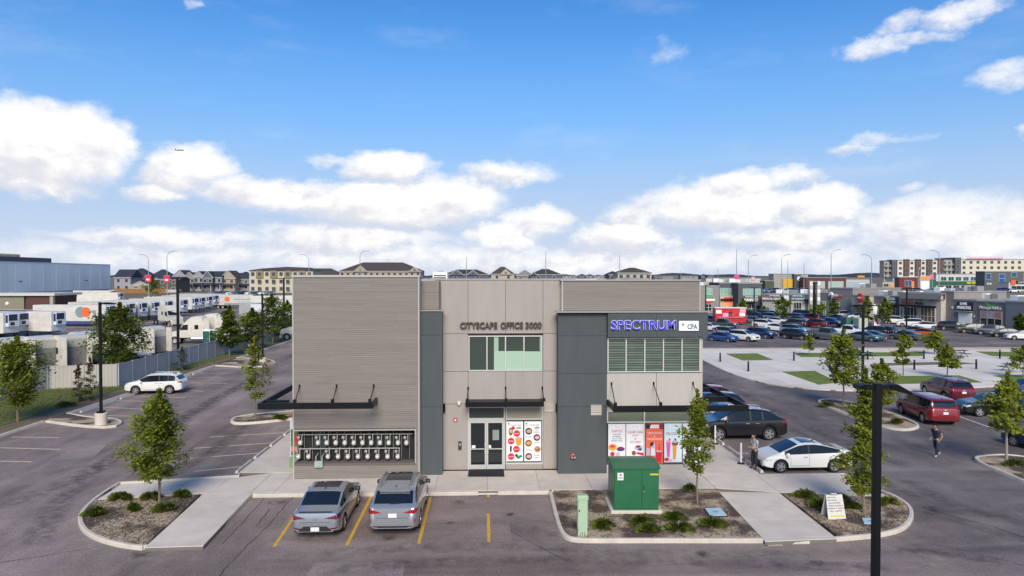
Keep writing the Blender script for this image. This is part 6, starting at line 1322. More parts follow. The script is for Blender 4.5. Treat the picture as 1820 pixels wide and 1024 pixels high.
# plaza bollards
bo = MB().lathe([(0,.0),(.09,0),(.09,.92),(.075,1.0),(0,1.02)], 12).mesh('post', black, 40); bl_ = MB().lathe([(.092,.78),(.094,.78),(.094,.86),(.092,.86)], 12).mesh('reflective_band', M('band_grey', (.10, .11, .16), .4), 40); bf = MB().lathe([(0,.03),(.15,.03),(.16,0)], 12).mesh('foot_plate', trimk, 40)
for u, v in ((1280,643),(1330,660),(1411,641),(1475,659),(1542,639),(1594,638),(1625,657),(1642,638),(1735,656),(1777,637)):
    q = P(u, v, .12); t = thing('bollard_light', 'black round bollard light standing on the pale plaza', 'bollard', q, 0, 'bollard lights on the plaza'); obj('post', bo, t); obj('reflective_band', bl_, t); obj('foot_plate', bf, t)
# picnic tables and bench
def picnic(u, v, l):
    q = P(u, v, .12); t = thing('picnic_table', l, 'picnic table', q, R(8)); m_ = M('slat_black', (.015, .016, .02), .6)
    for i in range(4): part(t, 'top_slat', MB().box(-.9, -.36+.185*i, .72, .9, -.2+.185*i, .76), m_)
    for s in (-1, 1):
        part(t, 'bench_seat', MB().box(-.9, s*.72-.13, .42, .9, s*.72+.13, .46), m_)
        part(t, 'leg_frame', MB().tube([(s*.65,-.6,0),(s*.65,.15,.72)], .03).tube([(s*.65,.6,0),(s*.65,-.15,.72)], .03).tube([(s*.65,-.75,.41),(s*.65,.75,.41)], .03), m_)
picnic(1538,638,'black picnic table beside the black parking lamp'); picnic(1705,634,'black picnic table at the lawn end of the plaza'); picnic(1798,660,'black picnic table near the young tree'); picnic(1520,637,'black picnic table near the leafy island tree')
# ================================================================ FAR BUILDINGS
rnd8 = random.Random(21)
hw = M('house_window', (.05, .06, .075), .15); htrim = M('house_trim', (.48, .46, .43), .7)
roofs = {'navy': M('roof_navy', (.028, .033, .05), .85, var=.15, vs=.6), 'brown': M('roof_brown', (.065, .05, .045), .85, var=.15, vs=.6), 'green': M('roof_green_black', (.035, .045, .04), .85, var=.15, vs=.6)}
wallm = {'white': M('siding_white', (.28, .28, .31), .8), 'grey': M('siding_grey', (.22, .22, .24), .8), 'olive': M('siding_olive', (.085, .08, .06), .8), 'cream': M('siding_cream', (.34, .29, .21), .8), 'beige': M('siding_beige', (.40, .36, .28), .8), 'slate': M('siding_slate', (.10, .11, .14), .8), 'tan': M('siding_tan', (.33, .27, .19), .8)}
def house(u0, u1, vb, ve, vr, y, wall, roof, label, kind='hip', depth=10, nw=2, storeys=2, gable=None, porch=False, name='house', group=None, zb=None):
    A_, B_ = AT(u0, y), AT(u1, y); zb = hz((A_.x+B_.x)/2, y) if zb is None else zb; w = (B_-A_).x
    ze = FY(900, ve, y)[1]-zb; zr = FY(900, vr, y)[1]-zb
    t = thing(name, label, 'house', (A_.x, y, zb), 0, group)
    part(t, 'wall', MB().box(0, 0, -.5, w, depth, ze), wallm[wall]); o = .4; rd = depth/2
    if kind == 'hip':
        i = min(w*.42, rd*1.1); vs = [(-o,-o,ze),(w+o,-o,ze),(w+o,depth+o,ze),(-o,depth+o,ze),(i,rd,zr),(w-i,rd,zr)]; fs = [(0,1,5,4),(1,2,5),(2,3,4,5),(3,0,4),(3,2,1,0)]
    elif kind == 'gable':   # ridge runs away from the viewer
        vs = [(-o,-o,ze),(w+o,-o,ze),(w/2,-o,zr),(-o,depth+o,ze),(w+o,depth+o,ze),(w/2,depth+o,zr)]; fs = [(0,2,5,3),(1,4,5,2),(3,5,4),(0,1,2),(0,3,4,1)]
    else:
        vs = [(-o,-o,ze),(w+o,-o,ze),(w+o,depth+o,ze),(-o,depth+o,ze),(-o,rd,zr),(w+o,rd,zr)]; fs = [(0,1,5,4),(2,3,4,5),(1,2,5),(3,0,4),(3,2,1,0)]
    part(t, 'roof', MB().add(vs, fs), roofs[roof])
    part(t, 'eaves_trim', MB().box(-o, -o-.05, ze-.22, w+o, -o+.05, ze+.02), htrim)
    if kind == 'gable': part(t, 'gable_wall', MB().add([(0,-.02,ze+.02),(w,-.02,ze+.02),(w/2,-.02,zr-.35),(0,-.45,ze+.02),(w,-.45,ze+.02),(w/2,-.45,zr-.3)], [(3,4,5)]), wallm[wall]); part(t, 'gable_trim', MB().tube([(-o,-.5,ze),(w/2,-.5,zr+.03),(w+o,-.5,ze)], .15, 4), htrim)
    if gable:
        for (ga, gb, gz) in gable:
            xa, xb = ga*w, gb*w; zg = ze+(zr-ze)*gz; part(t, 'dormer_gable', MB().add([(xa,-.7,ze-.3),(xb,-.7,ze-.3),((xa+xb)/2,-.7,zg),(xa,depth*.4,ze-.3),(xb,depth*.4,ze-.3),((xa+xb)/2,depth*.4,zg)], [(0,1,2),(0,2,5,3),(1,4,5,2)]), wallm[wall]); part(t, 'gable_trim', MB().tube([(xa-.3,-.75,ze-.3),((xa+xb)/2,-.75,zg+.15),(xb+.3,-.75,ze-.3)], .16, 4), htrim)
            part(t, 'attic_window', MB().box((xa+xb)/2-.4, -.78, ze+.1, (xa+xb)/2+.4, -.71, ze+.8), hw)
    sh = ze/storeys
    for j in range(storeys):
        for i in range(nw):
            x = w*(i+.5)/nw; wn_ = part(t, 'window', MB().box(x-.75, -.08, j*sh+.75, x+.75, -.002, j*sh+sh-.55), htrim); part(wn_, 'pane', MB().box(x-.62, -.1, j*sh+.88, x+.62, -.081, j*sh+sh-.68), hw)
    if porch: part(t, 'porch_roof', MB().add([(0,-1.8,sh-.3),(w,-1.8,sh-.3),(w,0,sh+.5),(0,0,sh+.5)], [(0,1,2,3)]), roofs[roof]); part(t, 'porch_post', MB().box(.1, -1.7, 0, .35, -1.5, sh-.3), htrim); part(t, 'porch_post', MB().box(w-.35, -1.7, 0, w-.1, -1.5, sh-.3), htrim)
    return t
HS = [ # left row
 (203,232,519,493,479,300,'white','navy','white house with navy roof at the warehouse corner','side'),
 (222,262,512,492,477,312,'slate','navy','slate house with wide navy roof beside the warehouse','hip'),
 (232,268,519,508,500,285,'beige','brown','beige garage gable behind the wooden fence','gable'),
 (262,300,512,494,479,318,'grey','navy','grey house with navy hip roof behind the dark olive house','hip'),
 (278,318,519,496,492,278,'olive','navy','dark olive house with small white windows','side'),
 (308,330,516,492,480,300,'white','green','white townhouse with a steep gable, first past the olive house','gable'),
 (328,346,516,494,484,300,'grey','brown','grey townhouse with brown gable next to the first white one','gable'),
 (344,362,516,492,482,300,'white','navy','white townhouse with navy gable in the middle of the row','gable'),
 (360,378,516,494,482,300,'slate','navy','slate townhouse with navy gable in the middle of the row','gable'),
 (376,394,516,493,482,302,'white','navy','white townhouse with navy roof near the row end','side'),
 (393,418,516,495,481,304,'cream','brown','cream townhouse with a large brown gable','gable'),
 (416,444,516,496,483,310,'grey','navy','grey townhouse under a navy roof beside the cream block','hip')]
for a in HS: house(*a[:9], kind=a[9], porch='town' in a[8], nw=2)
# long roof behind the row
house(330,445,512,492,485,340,'grey','navy','long dark roofed terrace behind the townhouses','side',nw=8)
# cream apartment block left of the main building
def block(u0, u1, vt, y, mat, label, storeys, nb, roof=None, vr=None, name='apartment_building', alt=None, depth=16, balcony=True, wins=True):
    A_, B_ = AT(u0, y), AT(u1, y); zb = hz((A_.x+B_.x)/2, y); w = (B_-A_).x; h = FY(900, vt, y)[1]-zb; t = thing(name, label, 'apartment block', (A_.x, y, zb))
    part(t, 'wall', MB().box(0, 0, -.5, w, depth, h), mat); bw = w/nb; sh = h/storeys
    if roof: zr = FY(900, vr, y)[1]-zb; part(t, 'roof', MB().add([(-.6,-.6,h),(w+.6,-.6,h),(w+.6,depth+.6,h),(-.6,depth+.6,h),(w*.12,depth*.5,zr-.6),(w*.5,depth*.5,zr),(w*.9,depth*.5,zr-.4)], [(0,1,6,5,4),(1,2,6),(2,3,4,5,6),(3,0,4)]), roof)
    else: part(t, 'parapet_cap', MB().box(-.2, -.2, h, w+.2, depth+.2, h+.3), flash)
    for i in range(nb):
        if alt and i % 2: part(t, 'projecting_bay', MB().box(bw*i, -.6, 0 if alt[1] is None else h-sh*alt[1], bw*(i+1), -.001, h+(.6 if not roof else -.05)), alt[0])
        for j in range(storeys):
            pj = alt and i % 2; y0 = -.6 if pj else 0
            x = bw*(i+.5); ww = min(bw*.26, .8)
            wn_ = part(t, 'window', MB().box(x-ww, y0-.08, j*sh+.7, x+ww, y0-.002, j*sh+sh-.6), M('window_surround', (.30, .28, .24), .7)); part(wn_, 'pane', MB().box(x-ww+.12, y0-.1, j*sh+.82, x+ww-.12, y0-.081, j*sh+sh-.72), hw)
            if balcony and not pj and j: part(t, 'balcony', MB().box(bw*i+.2, -1.3, j*sh-.1, bw*(i+1)-.2, -.001, j*sh+.05).box(bw*i+.2, -1.32, j*sh+.05, bw*(i+1)-.2, -1.28, j*sh+1.0), M('balcony_rail', (.30, .30, .28), .4))
    return t, w, h, sh
block(443,556,481,272,M('apt_cream', (.50, .46, .35), .8),'cream three storey townhouse block with tan bays and brown roof',3,9,roofs['brown'],474,alt=(M('apt_tan', (.25, .19, .09), .8),1),balcony=False)
house(470,605,512,489,477,330,'beige','brown','wide brown hip roofed block seen above the meter wall','hip',nw=8,gable=[(.55,.68,.6)])
house(603,748,505,482,466,300,'cream','brown','large brown roofed apartment house with a central gable above the cladding','hip',nw=14,gable=[(.18,.34,.55),(.86,.99,.4)],depth=16)
house(790,868,505,488,479,320,'slate','green','dark roofed house pair with a green gable above the centre bay','hip',gable=[(.12,.42,.9),(.52,.78,.8)])
house(873,914,505,487,474,300,'beige','brown','beige house with a brown peak above the centre bay','hip',gable=[(.4,.85,.6)])
house(918,948,505,490,480,310,'grey','green','small grey house with a steep dark gable','gable')
house(943,998,505,488,478,305,'slate','green','dark hip roofed house above the right pillar','hip',gable=[(.0,.2,.4)])
house(1098,1158,505,485,475.5,250,'beige','brown','beige house with a brown hip roof and white windows alone on the skyline','hip',nw=5)
house(1083,1102,505,488,482,270,'slate','navy','small slate house beside the lone beige house','hip')
# low house line on the horizon
for i, u in enumerate(list(range(1000, 1085, 14))+list(range(1162, 1262, 12))):
    y = 700+rnd8.uniform(-40, 60); A_ = AT(u, y)
    house(u, u+rnd8.uniform(10, 16), 496, 490.5, 488+rnd8.uniform(-1, 1), y, rnd8.choice(('grey','white','slate')), rnd8.choice(('navy','green','brown')), 'small far house on the skyline with a dark roof', 'hip', group='far houses on the skyline', zb=4.0)
# wooden fence before the houses
q0, q1 = AT(203, 262, 3.0), AT(300, 262, 3.0); t = thing('wooden_fence', 'orange brown wooden fence below the white houses', 'fence', (q0.x, 262, 2.9)); wL = q1.x-q0.x; wf = M('cedar', (.26, .13, .05), .8, var=.2, vs=2)
for k in range(int(wL/2.4)): part(t, 'fence_panel', MB().box(2.4*k+.05, -.03, .1, 2.4*k+2.35, .03, 1.9), wf); part(t, 'fence_post', MB().box(2.4*k-.06, -.07, 0, 2.4*k+.06, .07, 2.0), wf)
# raised-road retaining bank behind the shops
sheet('road', [(-60,220),(160,220),(160,240),(-60,240)], 4.012, asphC)
# ---- far right: green supermarket, red shop, gas station, apartments
def slab(u0, u1, vt, y, mat, label, depth=5, cat='shop', name='shop_building'):
    A_, B_ = AT(u0, y), AT(u1, y); zb = 4.0; h = FY(900, vt, y)[1]-zb; t = thing(name, label, cat, (A_.x, y, zb)); w = (B_-A_).x
    part(t, 'wall', MB().box(0, 0, -.3, w, depth, h), mat); part(t, 'parapet_cap', MB().box(-.15, -.15, h, w+.15, depth+.15, h+.25), flash)
    f = Facade(0, 0, 0, 0, A=Vector((A_.x, y, zb)), B=Vector((B_.x, y, zb))); f.t = t; f.h = h; f.w = w; return f
f = slab(1664,1752,487.5,285,M('super_white', (.55, .54, .52), .7),'white and green supermarket with yellow sign letters')
for i in range(6): fwin(f,1672+13.2*i,492,1682+13.2*i,499,2,1,M('teal_glass', (.02, .10, .12), .1))
fbox(f,'green_band',1650,500,1750,506,M('super_green', (.012, .11, .05), .6),-.6); ftxt(f,'NO FRILLS',1716,501,1739,504.8,M('sign_yellow', (.75, .65, .03), .4),y=-.7,depth=.2,bold=.04)
for i in range(7): fwin(f,1652+14*i,507.5,1663+14*i,515,2,1)
f = slab(1628,1664,497,280,M('super_green2', (.015, .12, .055), .6),'dark green shop wing beside the supermarket'); fwin(f,1636,503,1650,514,2,1); ftxt(f,'$',1633,500,1635.5,504,M('sign_yellow', (.75, .65, .03), .4))
f = slab(1598,1632,493.5,275,M('gas_red', (.15, .02, .022), .5),'red petrol station shop with blue window'); fwin(f,1608,498,1620,509,2,1,M('blue_glass', (.05, .09, .16), .1)); fbox(f,'orange_panel',1620,500,1624,513,M('panel_orange', (.7, .28, .05), .5),-.3)
f = slab(1587,1599,495,278,M('metal_pale', (.42, .46, .49), .4),'pale metal clad block beside the red shop')
f = slab(1750,1820,483,262,M('dark_block_grey', (.095, .10, .105), .7),'dark grey block with blue glass panels'); fwin(f,1752,486,1761,497,1,1,M('blue_panel', (.02, .08, .2), .2)); fwin(f,1775,487,1786,503,1,2,M('blue_panel2', (.015, .10, .28), .2)); fbox(f,'pale_panel',1776,504,1784,516,M('metal_pale', (.42, .46, .49), .4),-.2); fwin(f,1797,484,1807,493,1,1,M('teal_glass', (.02, .10, .12), .1)); ftxt(f,'BANK',1753,503,1762,506,signw)
f = slab(1793,1860,503,245,M('white_band', (.5, .5, .5), .6),'low white shop with an orange square sign'); fbox(f,'orange_sign',1796,498,1804,506,M('panel_orange_red', (.75, .12, .02), .5),-.4); fbox(f,'navy_band',1805,500,1850,504,M('sign_navy', (.01, .012, .04), .4),-.4); ftxt(f,'LIQUOR',1808,500.8,1822,503,signw,y=-.45); fwin(f,1797,508,1850,515,6,1)
f = slab(1432,1504,494,262,M('dark_red_shop', (.10, .03, .027), .6),'dark red framed store front behind the loan shop'); fwin(f,1440,500,1466,513,4,1,M('pale_glass', (.35, .45, .40), .15)); fwin(f,1472,500,1499,513,4,1,M('pale_glass', (.35, .45, .40), .15))
f = slab(1504,1568,497,265,M('pale_store', (.40, .43, .43), .6),'pale glazed store front next to the dark red one'); fwin(f,1507,501,1538,513,5,1,M('pale_glass2', (.34, .42, .44), .15)); fbox(f,'dark_end',1546,494,1568,514,M('dark_end_grey', (.09, .09, .1), .7),-.4); fbox(f,'orange_band',1524,490,1536,493,M('panel_orange', (.7, .28, .05), .5),-.3)
f = slab(1568,1588,502,268,M('cream_store', (.5, .46, .3), .6),'small cream kiosk with orange edge'); fbox(f,'orange_edge',1580,504,1586,512,M('panel_orange', (.7, .28, .05), .5),-.3); fwin(f,1570,504,1579,510,2,1)
f = slab(1375,1412,487.5,270,M('sand_store', (.30, .29, .26), .7),'sand and slate store with a round clock face'); fbox(f,'yellow_front',1391,496,1411,513,M('front_yellow', (.6, .36, .02), .6),-.5); fwin(f,1397,500,1407,513,2,1,M('pale_glass', (.35, .45, .40), .15),name='window')
f = slab(1412,1424,488,268,M('slate_tower', (.07, .08, .10), .7),'slate tower block with a pale clock disc',cat='tower'); a, b = f.px(1420,495.5); part(f.t, 'clock_disc', MB().disc((a, -.25, b), .9), signw)
f = slab(1424,1436,488,272,M('sand_store2', (.36, .35, .29), .7),'narrow sand coloured store with an orange panel'); fbox(f,'orange_panel',1427,502,1432,513,M('panel_orange', (.7, .28, .05), .5),-.3)
f = slab(1360,1376,500,255,M('olive_store', (.06, .07, .04), .7),'dark olive shed behind the pharmacy roof')
f = slab(1255,1352,495,285,M('low_white_store', (.5, .5, .48), .7),'long low white store behind the pharmacy block'); fbox(f,'pink_sign',1335,492,1341,498,pnk,-.3); fwin(f,1270,497,1325,501,10,1)
# apartments
ac = M('apt_stucco', (.60, .56, .44), .8); ag = M('apt_slate', (.08, .09, .10), .8); ar = M('apt_brick', (.10, .055, .045), .85)
block(1571,1586,465,345,M('apt_grey_beige', (.36, .34, .29), .8),'grey beige apartment end with stacked balconies',5,2,depth=4)
block(1585,1594,462,343,ag,'dark slate stair tower of the apartments',5,1,balcony=False,depth=4)
block(1595,1676,462.5,345,M('apt_white', (.62, .60, .53), .8),'white apartment block with brick infill bays',5,8,alt=(ar,2.9),balcony=False)
block(1676,1698,462,346,M('apt_stone', (.42, .40, .36), .8),'pale apartment block with narrow windows',5,3)
block(1697,1708,458,344,ag,'dark slate tower rising above the apartments',5,1,balcony=False)
block(1707,1830,461,348,ac,'long beige apartment block with dark recessed balconies',5,10,balcony=False)
# pink construction rail
q0, q1 = AT(1718, 347), AT(1782, 347); zz = FY(900, 461, 347)[1]; t = thing('roof_guard_rail', 'pink guard rail along the beige apartment roof', 'railing', (q0.x, 347, zz+.3)); wL = q1.x-q0.x; pk = M('rail_pink', (.6, .22, .35), .6); part(t, 'top_rail', MB().box(0, 0, .9, wL, .1, 1.1), pk); part(t, 'toe_board', MB().box(0, .02, 0, wL, .08, .5), pk)
for k in range(10): part(t, 'rail_post', MB().box(wL*k/9-.06, .01, .0, wL*k/9+.06, .09, .9), pk)
# distant tree belt and hills
mb = MB(); r = random.Random(5); n = 240
for k in range(n):
    an = R(-52+104*k/n); an2 = R(-52+104*(k+1)/n)
    h0 = 13+4*math.sin(k*.21)+3*math.sin(k*.57+1)+r.uniform(-1, 1); h1 = 13+4*math.sin((k+1)*.21)+3*math.sin((k+1)*.57+1)
    for rr_, q_ in ((2600, 1.),):
        a0 = (rr_*math.sin(an), rr_*math.cos(an)); a1 = (rr_*math.sin(an2), rr_*math.cos(an2)); b0 = (1.15*a0[0], 1.15*a0[1]); b1 = (1.15*a1[0], 1.15*a1[1])
        mb.add([(*a0, 0), (*a1, 0), (*[c*1.02 for c in a1], h1), (*[c*1.02 for c in a0], h0), (*b1, h1*.9), (*b0, h0*.9)], [(0,1,2,3),(3,2,4,5)])
struct('hills', mb, M('far_woods', (.035, .045, .055), .95, var=.3, vs=.01), 60)
# ---- street lights
gal = M('galvanised', (.34, .35, .36), .45, .5)
def street_light(u, vt, y, arm, label, zb=4.0, vb=None):
    q = AT(u, y, zb); h = FY(900, vt, y)[1]-zb; t = thing('street_light', label, 'street light', (q.x, y, zb), 0, 'tall street lights')
    part(t, 'pole', MB().cyl((0,0,0), (0,0,h-1.6), .16, .09, 8), gal, 40)
    if arm:
        pts = [(0,0,h-1.6)]+[(arm*2.2*(1-math.cos(a)), 0, h-1.6+1.6*math.sin(a)) for a in (.4, .8, 1.2, 1.5)]; part(t, 'arm', MB().tube(pts, .07, 6), gal, 40)
        part(t, 'lamp_head', MB().cbox(min(pts[-1][0], pts[-1][0]+arm*.9), -.16, h-.1, max(pts[-1][0], pts[-1][0]+arm*.9), .16, h+.06, .04), gal)
    else: part(t, 'lamp_head', MB().cyl((0,0,h-1.6), (0,0,h), .08, .06, 8), gal)
    part(t, 'base', MB().cbox(-.3, -.3, -.1, .3, .3, .4, .04), concrete)
for u, vt, y, a, l in ((297,447,205,1,'over the red banner, the taller of two by the warehouse'),(264,453,212,-1,'over the red banner, the shorter of two by the warehouse'),(549,453,230,-1,'above the left end of the meter wall'),(640,446,215,1,'above the middle of the meter wall'),(829,457,210,0,'rising straight above the entrance lettering'),(970,447,205,0,'rising straight above the right pillar'),(1101,454,220,0,'beside the lone beige house'),
   (1309,442,190,0,'rising straight over the pharmacy'),(1330,453,205,1,'curving right over the pharmacy'),(1389,452,212,1,'beside the sand coloured store'),(1400,463,215,0,'short and straight beside the slate tower'),(1429,466,215,0,'short and straight over the dark red store'),(1477,443,195,1,'curving right over the loan shop'),(1549,452,195,-1,'curving left over the red round sign'),(1669,444,205,-1,'curving left before the apartments'),(1657,459,230,1,'curving right before the apartments'),(1632,473,225,1,'low one over the red petrol station shop'),(1276,477,240,0,'short and thin over the low white store'),(1210,480,260,0,'thin one on the bare skyline')):
    street_light(u, vt, y, a, 'tall grey street light '+l, zb=0.0 if y < 212 and u < 400 else (4.0 if u > 800 or y > 212 else 3.0) if y >= 206 else 1.5)
for u, v0, v1, y in ((264,489,501,211.8),(297,490,502,204.8)):
    q = AT(u, y); z1 = FY(900, v0, y)[1]; z0_ = FY(900, v1, y)[1]; t = thing('pole_banner', 'red and white banner hung on the street light by the warehouse', 'banner', (q.x, y-.3, z0_), 0, 'street light banners'); part(t, 'cloth', MB().box(-.9, -.02, 0, .9, .02, z1-z0_), M('banner_red', (.55, .03, .07), .7)); part(t, 'white_mark', MB().box(-.5, -.03, .5, .4, -.021, 1.0), white); part(t, 'bracket', MB().box(-.95, -.03, z1-z0_, .95, .25, z1-z0_+.08), gal)
for u, y, v0, v1, m_, l in ((1309,189.8,489,500,M('banner_pink', (.6, .06, .2), .6),'pink banner on the street light over the pharmacy'),(1655,229,488,497,M('banner_pink2', (.62, .15, .28), .6),'pink banner before the supermarket')):
    q = AT(u, y); z1 = FY(900, v0, y)[1]; z0_ = FY(900, v1, y)[1]; t = thing('pole_banner', l, 'banner', (q.x, y-.3, z0_)); part(t, 'cloth', MB().box(-.7, -.02, 0, .7, .02, z1-z0_), m_); part(t, 'bracket', MB().box(-.75, -.03, z1-z0_, .75, .25, z1-z0_+.08), gal)
q = AT(1643, 228, 4.0); t = thing('fuel_price_sign', 'grey price pylon with orange top before the supermarket', 'sign', q); part(t, 'panel', MB().cbox(-1.8, -.3, 0, 1.8, .3, 5.6, .05), M('pylon_grey', (.4, .4, .42), .5)); part(t, 'orange_top', MB().box(-1.6, -.34, 4.2, 1.6, -.301, 5.4), M('panel_orange', (.7, .28, .05), .5)); part(t, 'price_panel', MB().box(-1.4, -.34, .8, 1.4, -.301, 3.8), signw)
# ================================================================ LAMPS, FURNITURE, PEOPLE
def lot_lamp(loc, h, heads, label, ped=0., r=.09, z=0.):
    t = thing('parking_lamp', label, 'lamp post', (loc[0], loc[1], z), 0)
    if ped: part(t, 'pedestal', MB().lathe([(0,ped),(.34,ped),(.37,ped-.04),(.37,0)], 18), concrete, 35)
    part(t, 'base_plate', MB().cbox(-.2, -.2, ped, .2, .2, ped+.12, .02), black)
    part(t, 'pole', MB().cbox(-r, -r, ped+.12, r, r, h, .012), black)
    for s, ln, tilt in heads:
        hd = MB(); x0 = s*r; x1 = s*(r+.22); x2 = s*(r+ln)
        hd.add([(x0,-.04,h-.16),(x1,-.05,h-.12),(x1,.05,h-.12),(x0,.04,h-.16),(x0,-.04,h-.04),(x1,-.05,h-.02),(x1,.05,h-.02),(x0,.04,h-.04)], [(0,1,2,3),(7,6,5,4),(0,4,5,1),(3,2,6,7)])
        za, zb = h-.12, h-.12+tilt
        hd.add([(x1,-.09,za-.03),(x2,-.17,zb-.03),(x2,.17,zb-.03),(x1,.09,za-.03),(x1,-.09,za+.09),(x1+(x2-x1)*.25,-.16,za+.11),(x2,-.15,zb+.04),(x2,.15,zb+.04),(x1+(x2-x1)*.25,.16,za+.11),(x1,.09,za+.09)], [(3,2,1,0),(4,5,8,9),(5,6,7,8),(0,1,6,5,4),(3,9,8,7,2),(1,2,7,6),(0,4,9,3)])
        part(t, 'lamp_head', hd, black, 30)
    return t
q = AT(1561, 16.0); lot_lamp((q.x, 16.0), FY(1561, 690, 16.0)[1]+.12, [(-1, .42, .04), (1, .68, -.12)], 'black twin headed lamp post rising close by the round kerb', .0, .082)
q = P(180, 757); lot_lamp((q.x, q.y), FY(180, 537, q.y)[1], [(1, .9, .0)], 'black lamp post on a round concrete pedestal on the left island', .85, .075)
q = P(317, 655); lot_lamp((q.x, q.y), FY(316, 494, q.y)[1], [(-1, .5, 0)], 'black lamp post behind the fence near the broadside tractor', .0, .11)
q = P(467, 646); lot_lamp((q.x, q.y), FY(467, 523, q.y)[1], [(-1, .9, 0), (1, .6, 0)], 'black lamp post on the rear island with a short pedestal', .7, .09, )
q = P(505, 600); lot_lamp((q.x, q.y), FY(505, 494, q.y)[1], [(-1, .9, 0)], 'slim dark lamp post farthest down the left lot', .5, .12)
q = P(1533, 690); lot_lamp((q.x, q.y), FY(1533, 541, q.y)[1], [(-1, 1.0, 0), (1, 1.0, 0)], 'black lamp post at the plaza beside the leafy island tree', .3, .09)
q = P(1611, 590); lot_lamp((q.x, q.y), FY(1611, 512, q.y)[1], [(-1, .9, 0), (1, .9, 0)], 'black lamp post before the stone fronted shop', .5, .11)
q = P(1340, 586); lot_lamp((q.x, q.y), FY(1340, 511, q.y)[1], [(-1, .6, 0), (1, .6, 0)], 'black lamp post before the pharmacy', .4, .09)
q = P(1448, 578); lot_lamp((q.x, q.y), FY(1448, 503, q.y)[1], [(-1, .6, 0), (1, .6, 0)], 'black lamp post beside the pylon sign', .4, .1)
q = P(1254, 580); lot_lamp((q.x, q.y), FY(1254, 506, q.y)[1], [(1, .8, 0)], 'black lamp post at the taupe block', .4, .09)
# green transformer
tg = M('transformer_green', (.018, .13, .055), .45, var=.10, vs=2, coat=.15); tgd = M('transformer_gap', (.008, .05, .022), .6)
a, b = P(1091,908,.2), P(1171,908,.2); w = b.x-a.x; q = (a+b)/2; zt_ = FY(1130, 826, q.y)[1]-.22; d = 1.55
t = thing('transformer_box', 'green steel transformer cabinet on a concrete pad in the planting bed', 'transformer', (q.x, q.y, .1), R(-1.5))
part(t, 'pad', MB().cbox(-w/2-.13, -.1, -.02, w/2+.13, d+.15, .13, .02), concrete)
part(t, 'cabinet', MB().cbox(-w/2, 0, .13, w/2, d, zt_, .012), tg)
part(t, 'lid', MB().add([(-w/2-.05,-.06,zt_-.05),(w/2+.05,-.06,zt_-.05),(w/2+.05,d+.04,zt_-.02),(-w/2-.05,d+.04,zt_-.02),(-w/2-.05,-.06,zt_+.02),(w/2+.05,-.06,zt_+.02),(w/2+.05,d*.55,zt_+.14),(-w/2-.05,d*.55,zt_+.14),(w/2+.05,d+.04,zt_+.05),(-w/2-.05,d+.04,zt_+.05)], [(0,1,2,3),(0,4,5,1),(4,7,6,5),(7,9,8,6),(9,3,2,8),(1,5,6,8,2),(0,3,9,7,4)]), tg)
dm = w*.12
for x0, x1, l in ((-w/2+.03, dm-.01, 'left'), (dm+.01, w/2-.03, 'right')): part(t, 'door', MB().cbox(x0, -.025, .2, x1, -.002, zt_-.07, .006), tg)
part(t, 'door_gap', MB().box(dm-.009, -.015, .2, dm+.009, -.001, zt_-.08), tgd); part(t, 'handle', MB().cbox(dm+.06, -.06, .95, dm+.1, -.026, 1.12, .008), tgd); part(t, 'padlock', MB().cbox(dm+.05, -.07, .86, dm+.12, -.03, .94, .01), M('brass', (.4, .32, .12), .4, .6))
n_ = part(t, 'warning_label', MB().box(-w/2+.14, -.031, zt_-.5, -w/2+.38, -.026, zt_-.2), white); part(n_, 'warning_mark', MB().add([(-w/2+.2,-.033,zt_-.32),(-w/2+.32,-.033,zt_-.32),(-w/2+.26,-.033,zt_-.22)], [(0,1,2)]), red); part(n_, 'warning_text', MB().box(-w/2+.17, -.033, zt_-.45, -w/2+.35, -.0315, zt_-.36), M('label_grey', (.45, .45, .45), .6))
part(t, 'yellow_label', MB().box(w*.3, -.031, zt_-.3, w*.3+.34, -.026, zt_-.24), M('label_yellow', (.65, .55, .02), .5))
# telecom pedestal
q = P(1035, 951, .1); t = thing('utility_pedestal', 'slim pale green plastic utility pedestal at the bed corner', 'utility pedestal', q); pg2 = M('pedestal_green', (.36, .50, .33), .55, var=.06, vs=3)
part(t, 'body', MB().cbox(-.19, -.13, .28, .19, .13, 1.38, .03), pg2); part(t, 'cap', MB().cbox(-.215, -.155, 1.34, .215, .155, 1.5, .04), pg2); part(t, 'skirt', MB().cbox(-.175, -.115, 0, .175, .115, .285, .01), pg2); part(t, 'lock', MB().lathe([(0,-.16),(.025,-.155),(.03,-.13)], 10, 'y', (-.13, 0, .95)), black)
for k in range(3): part(t, 'skirt_slot', MB().box(-.08+.07*k, -.119, .02, -.06+.07*k, -.1151, .15), tgd)
# access lids
lid = M('lid_pale_blue', (.42, .56, .64), .6, var=.15, vs=5)
for uv, l in (([(1253,904),(1280,903),(1292,916),(1262,917)], 'pale blue access lid in the transformer bed'), ([(1532,921),(1560,922),(1560,932),(1536,931)], 'pale blue access lid behind the near lamp post')):
    pl = G(*uv, z=.16); c = Vector((sum(p[0] for p in pl)/4, sum(p[1] for p in pl)/4, .09)); t = thing('access_lid', l, 'access lid', c)
    lc = [(p[0]-c.x, p[1]-c.y) for p in pl]; part(t, 'rim', MB().prism([(x*1.08, y*1.08) for x, y in lc], 0, .06), trimk); part(t, 'cover', MB().prism(lc, .0605, .085), lid); part(t, 'badge', MB().prism([(x*.3, y*.3) for x, y in lc], .0855, .089), M('lid_badge', (.2, .35, .5), .6))
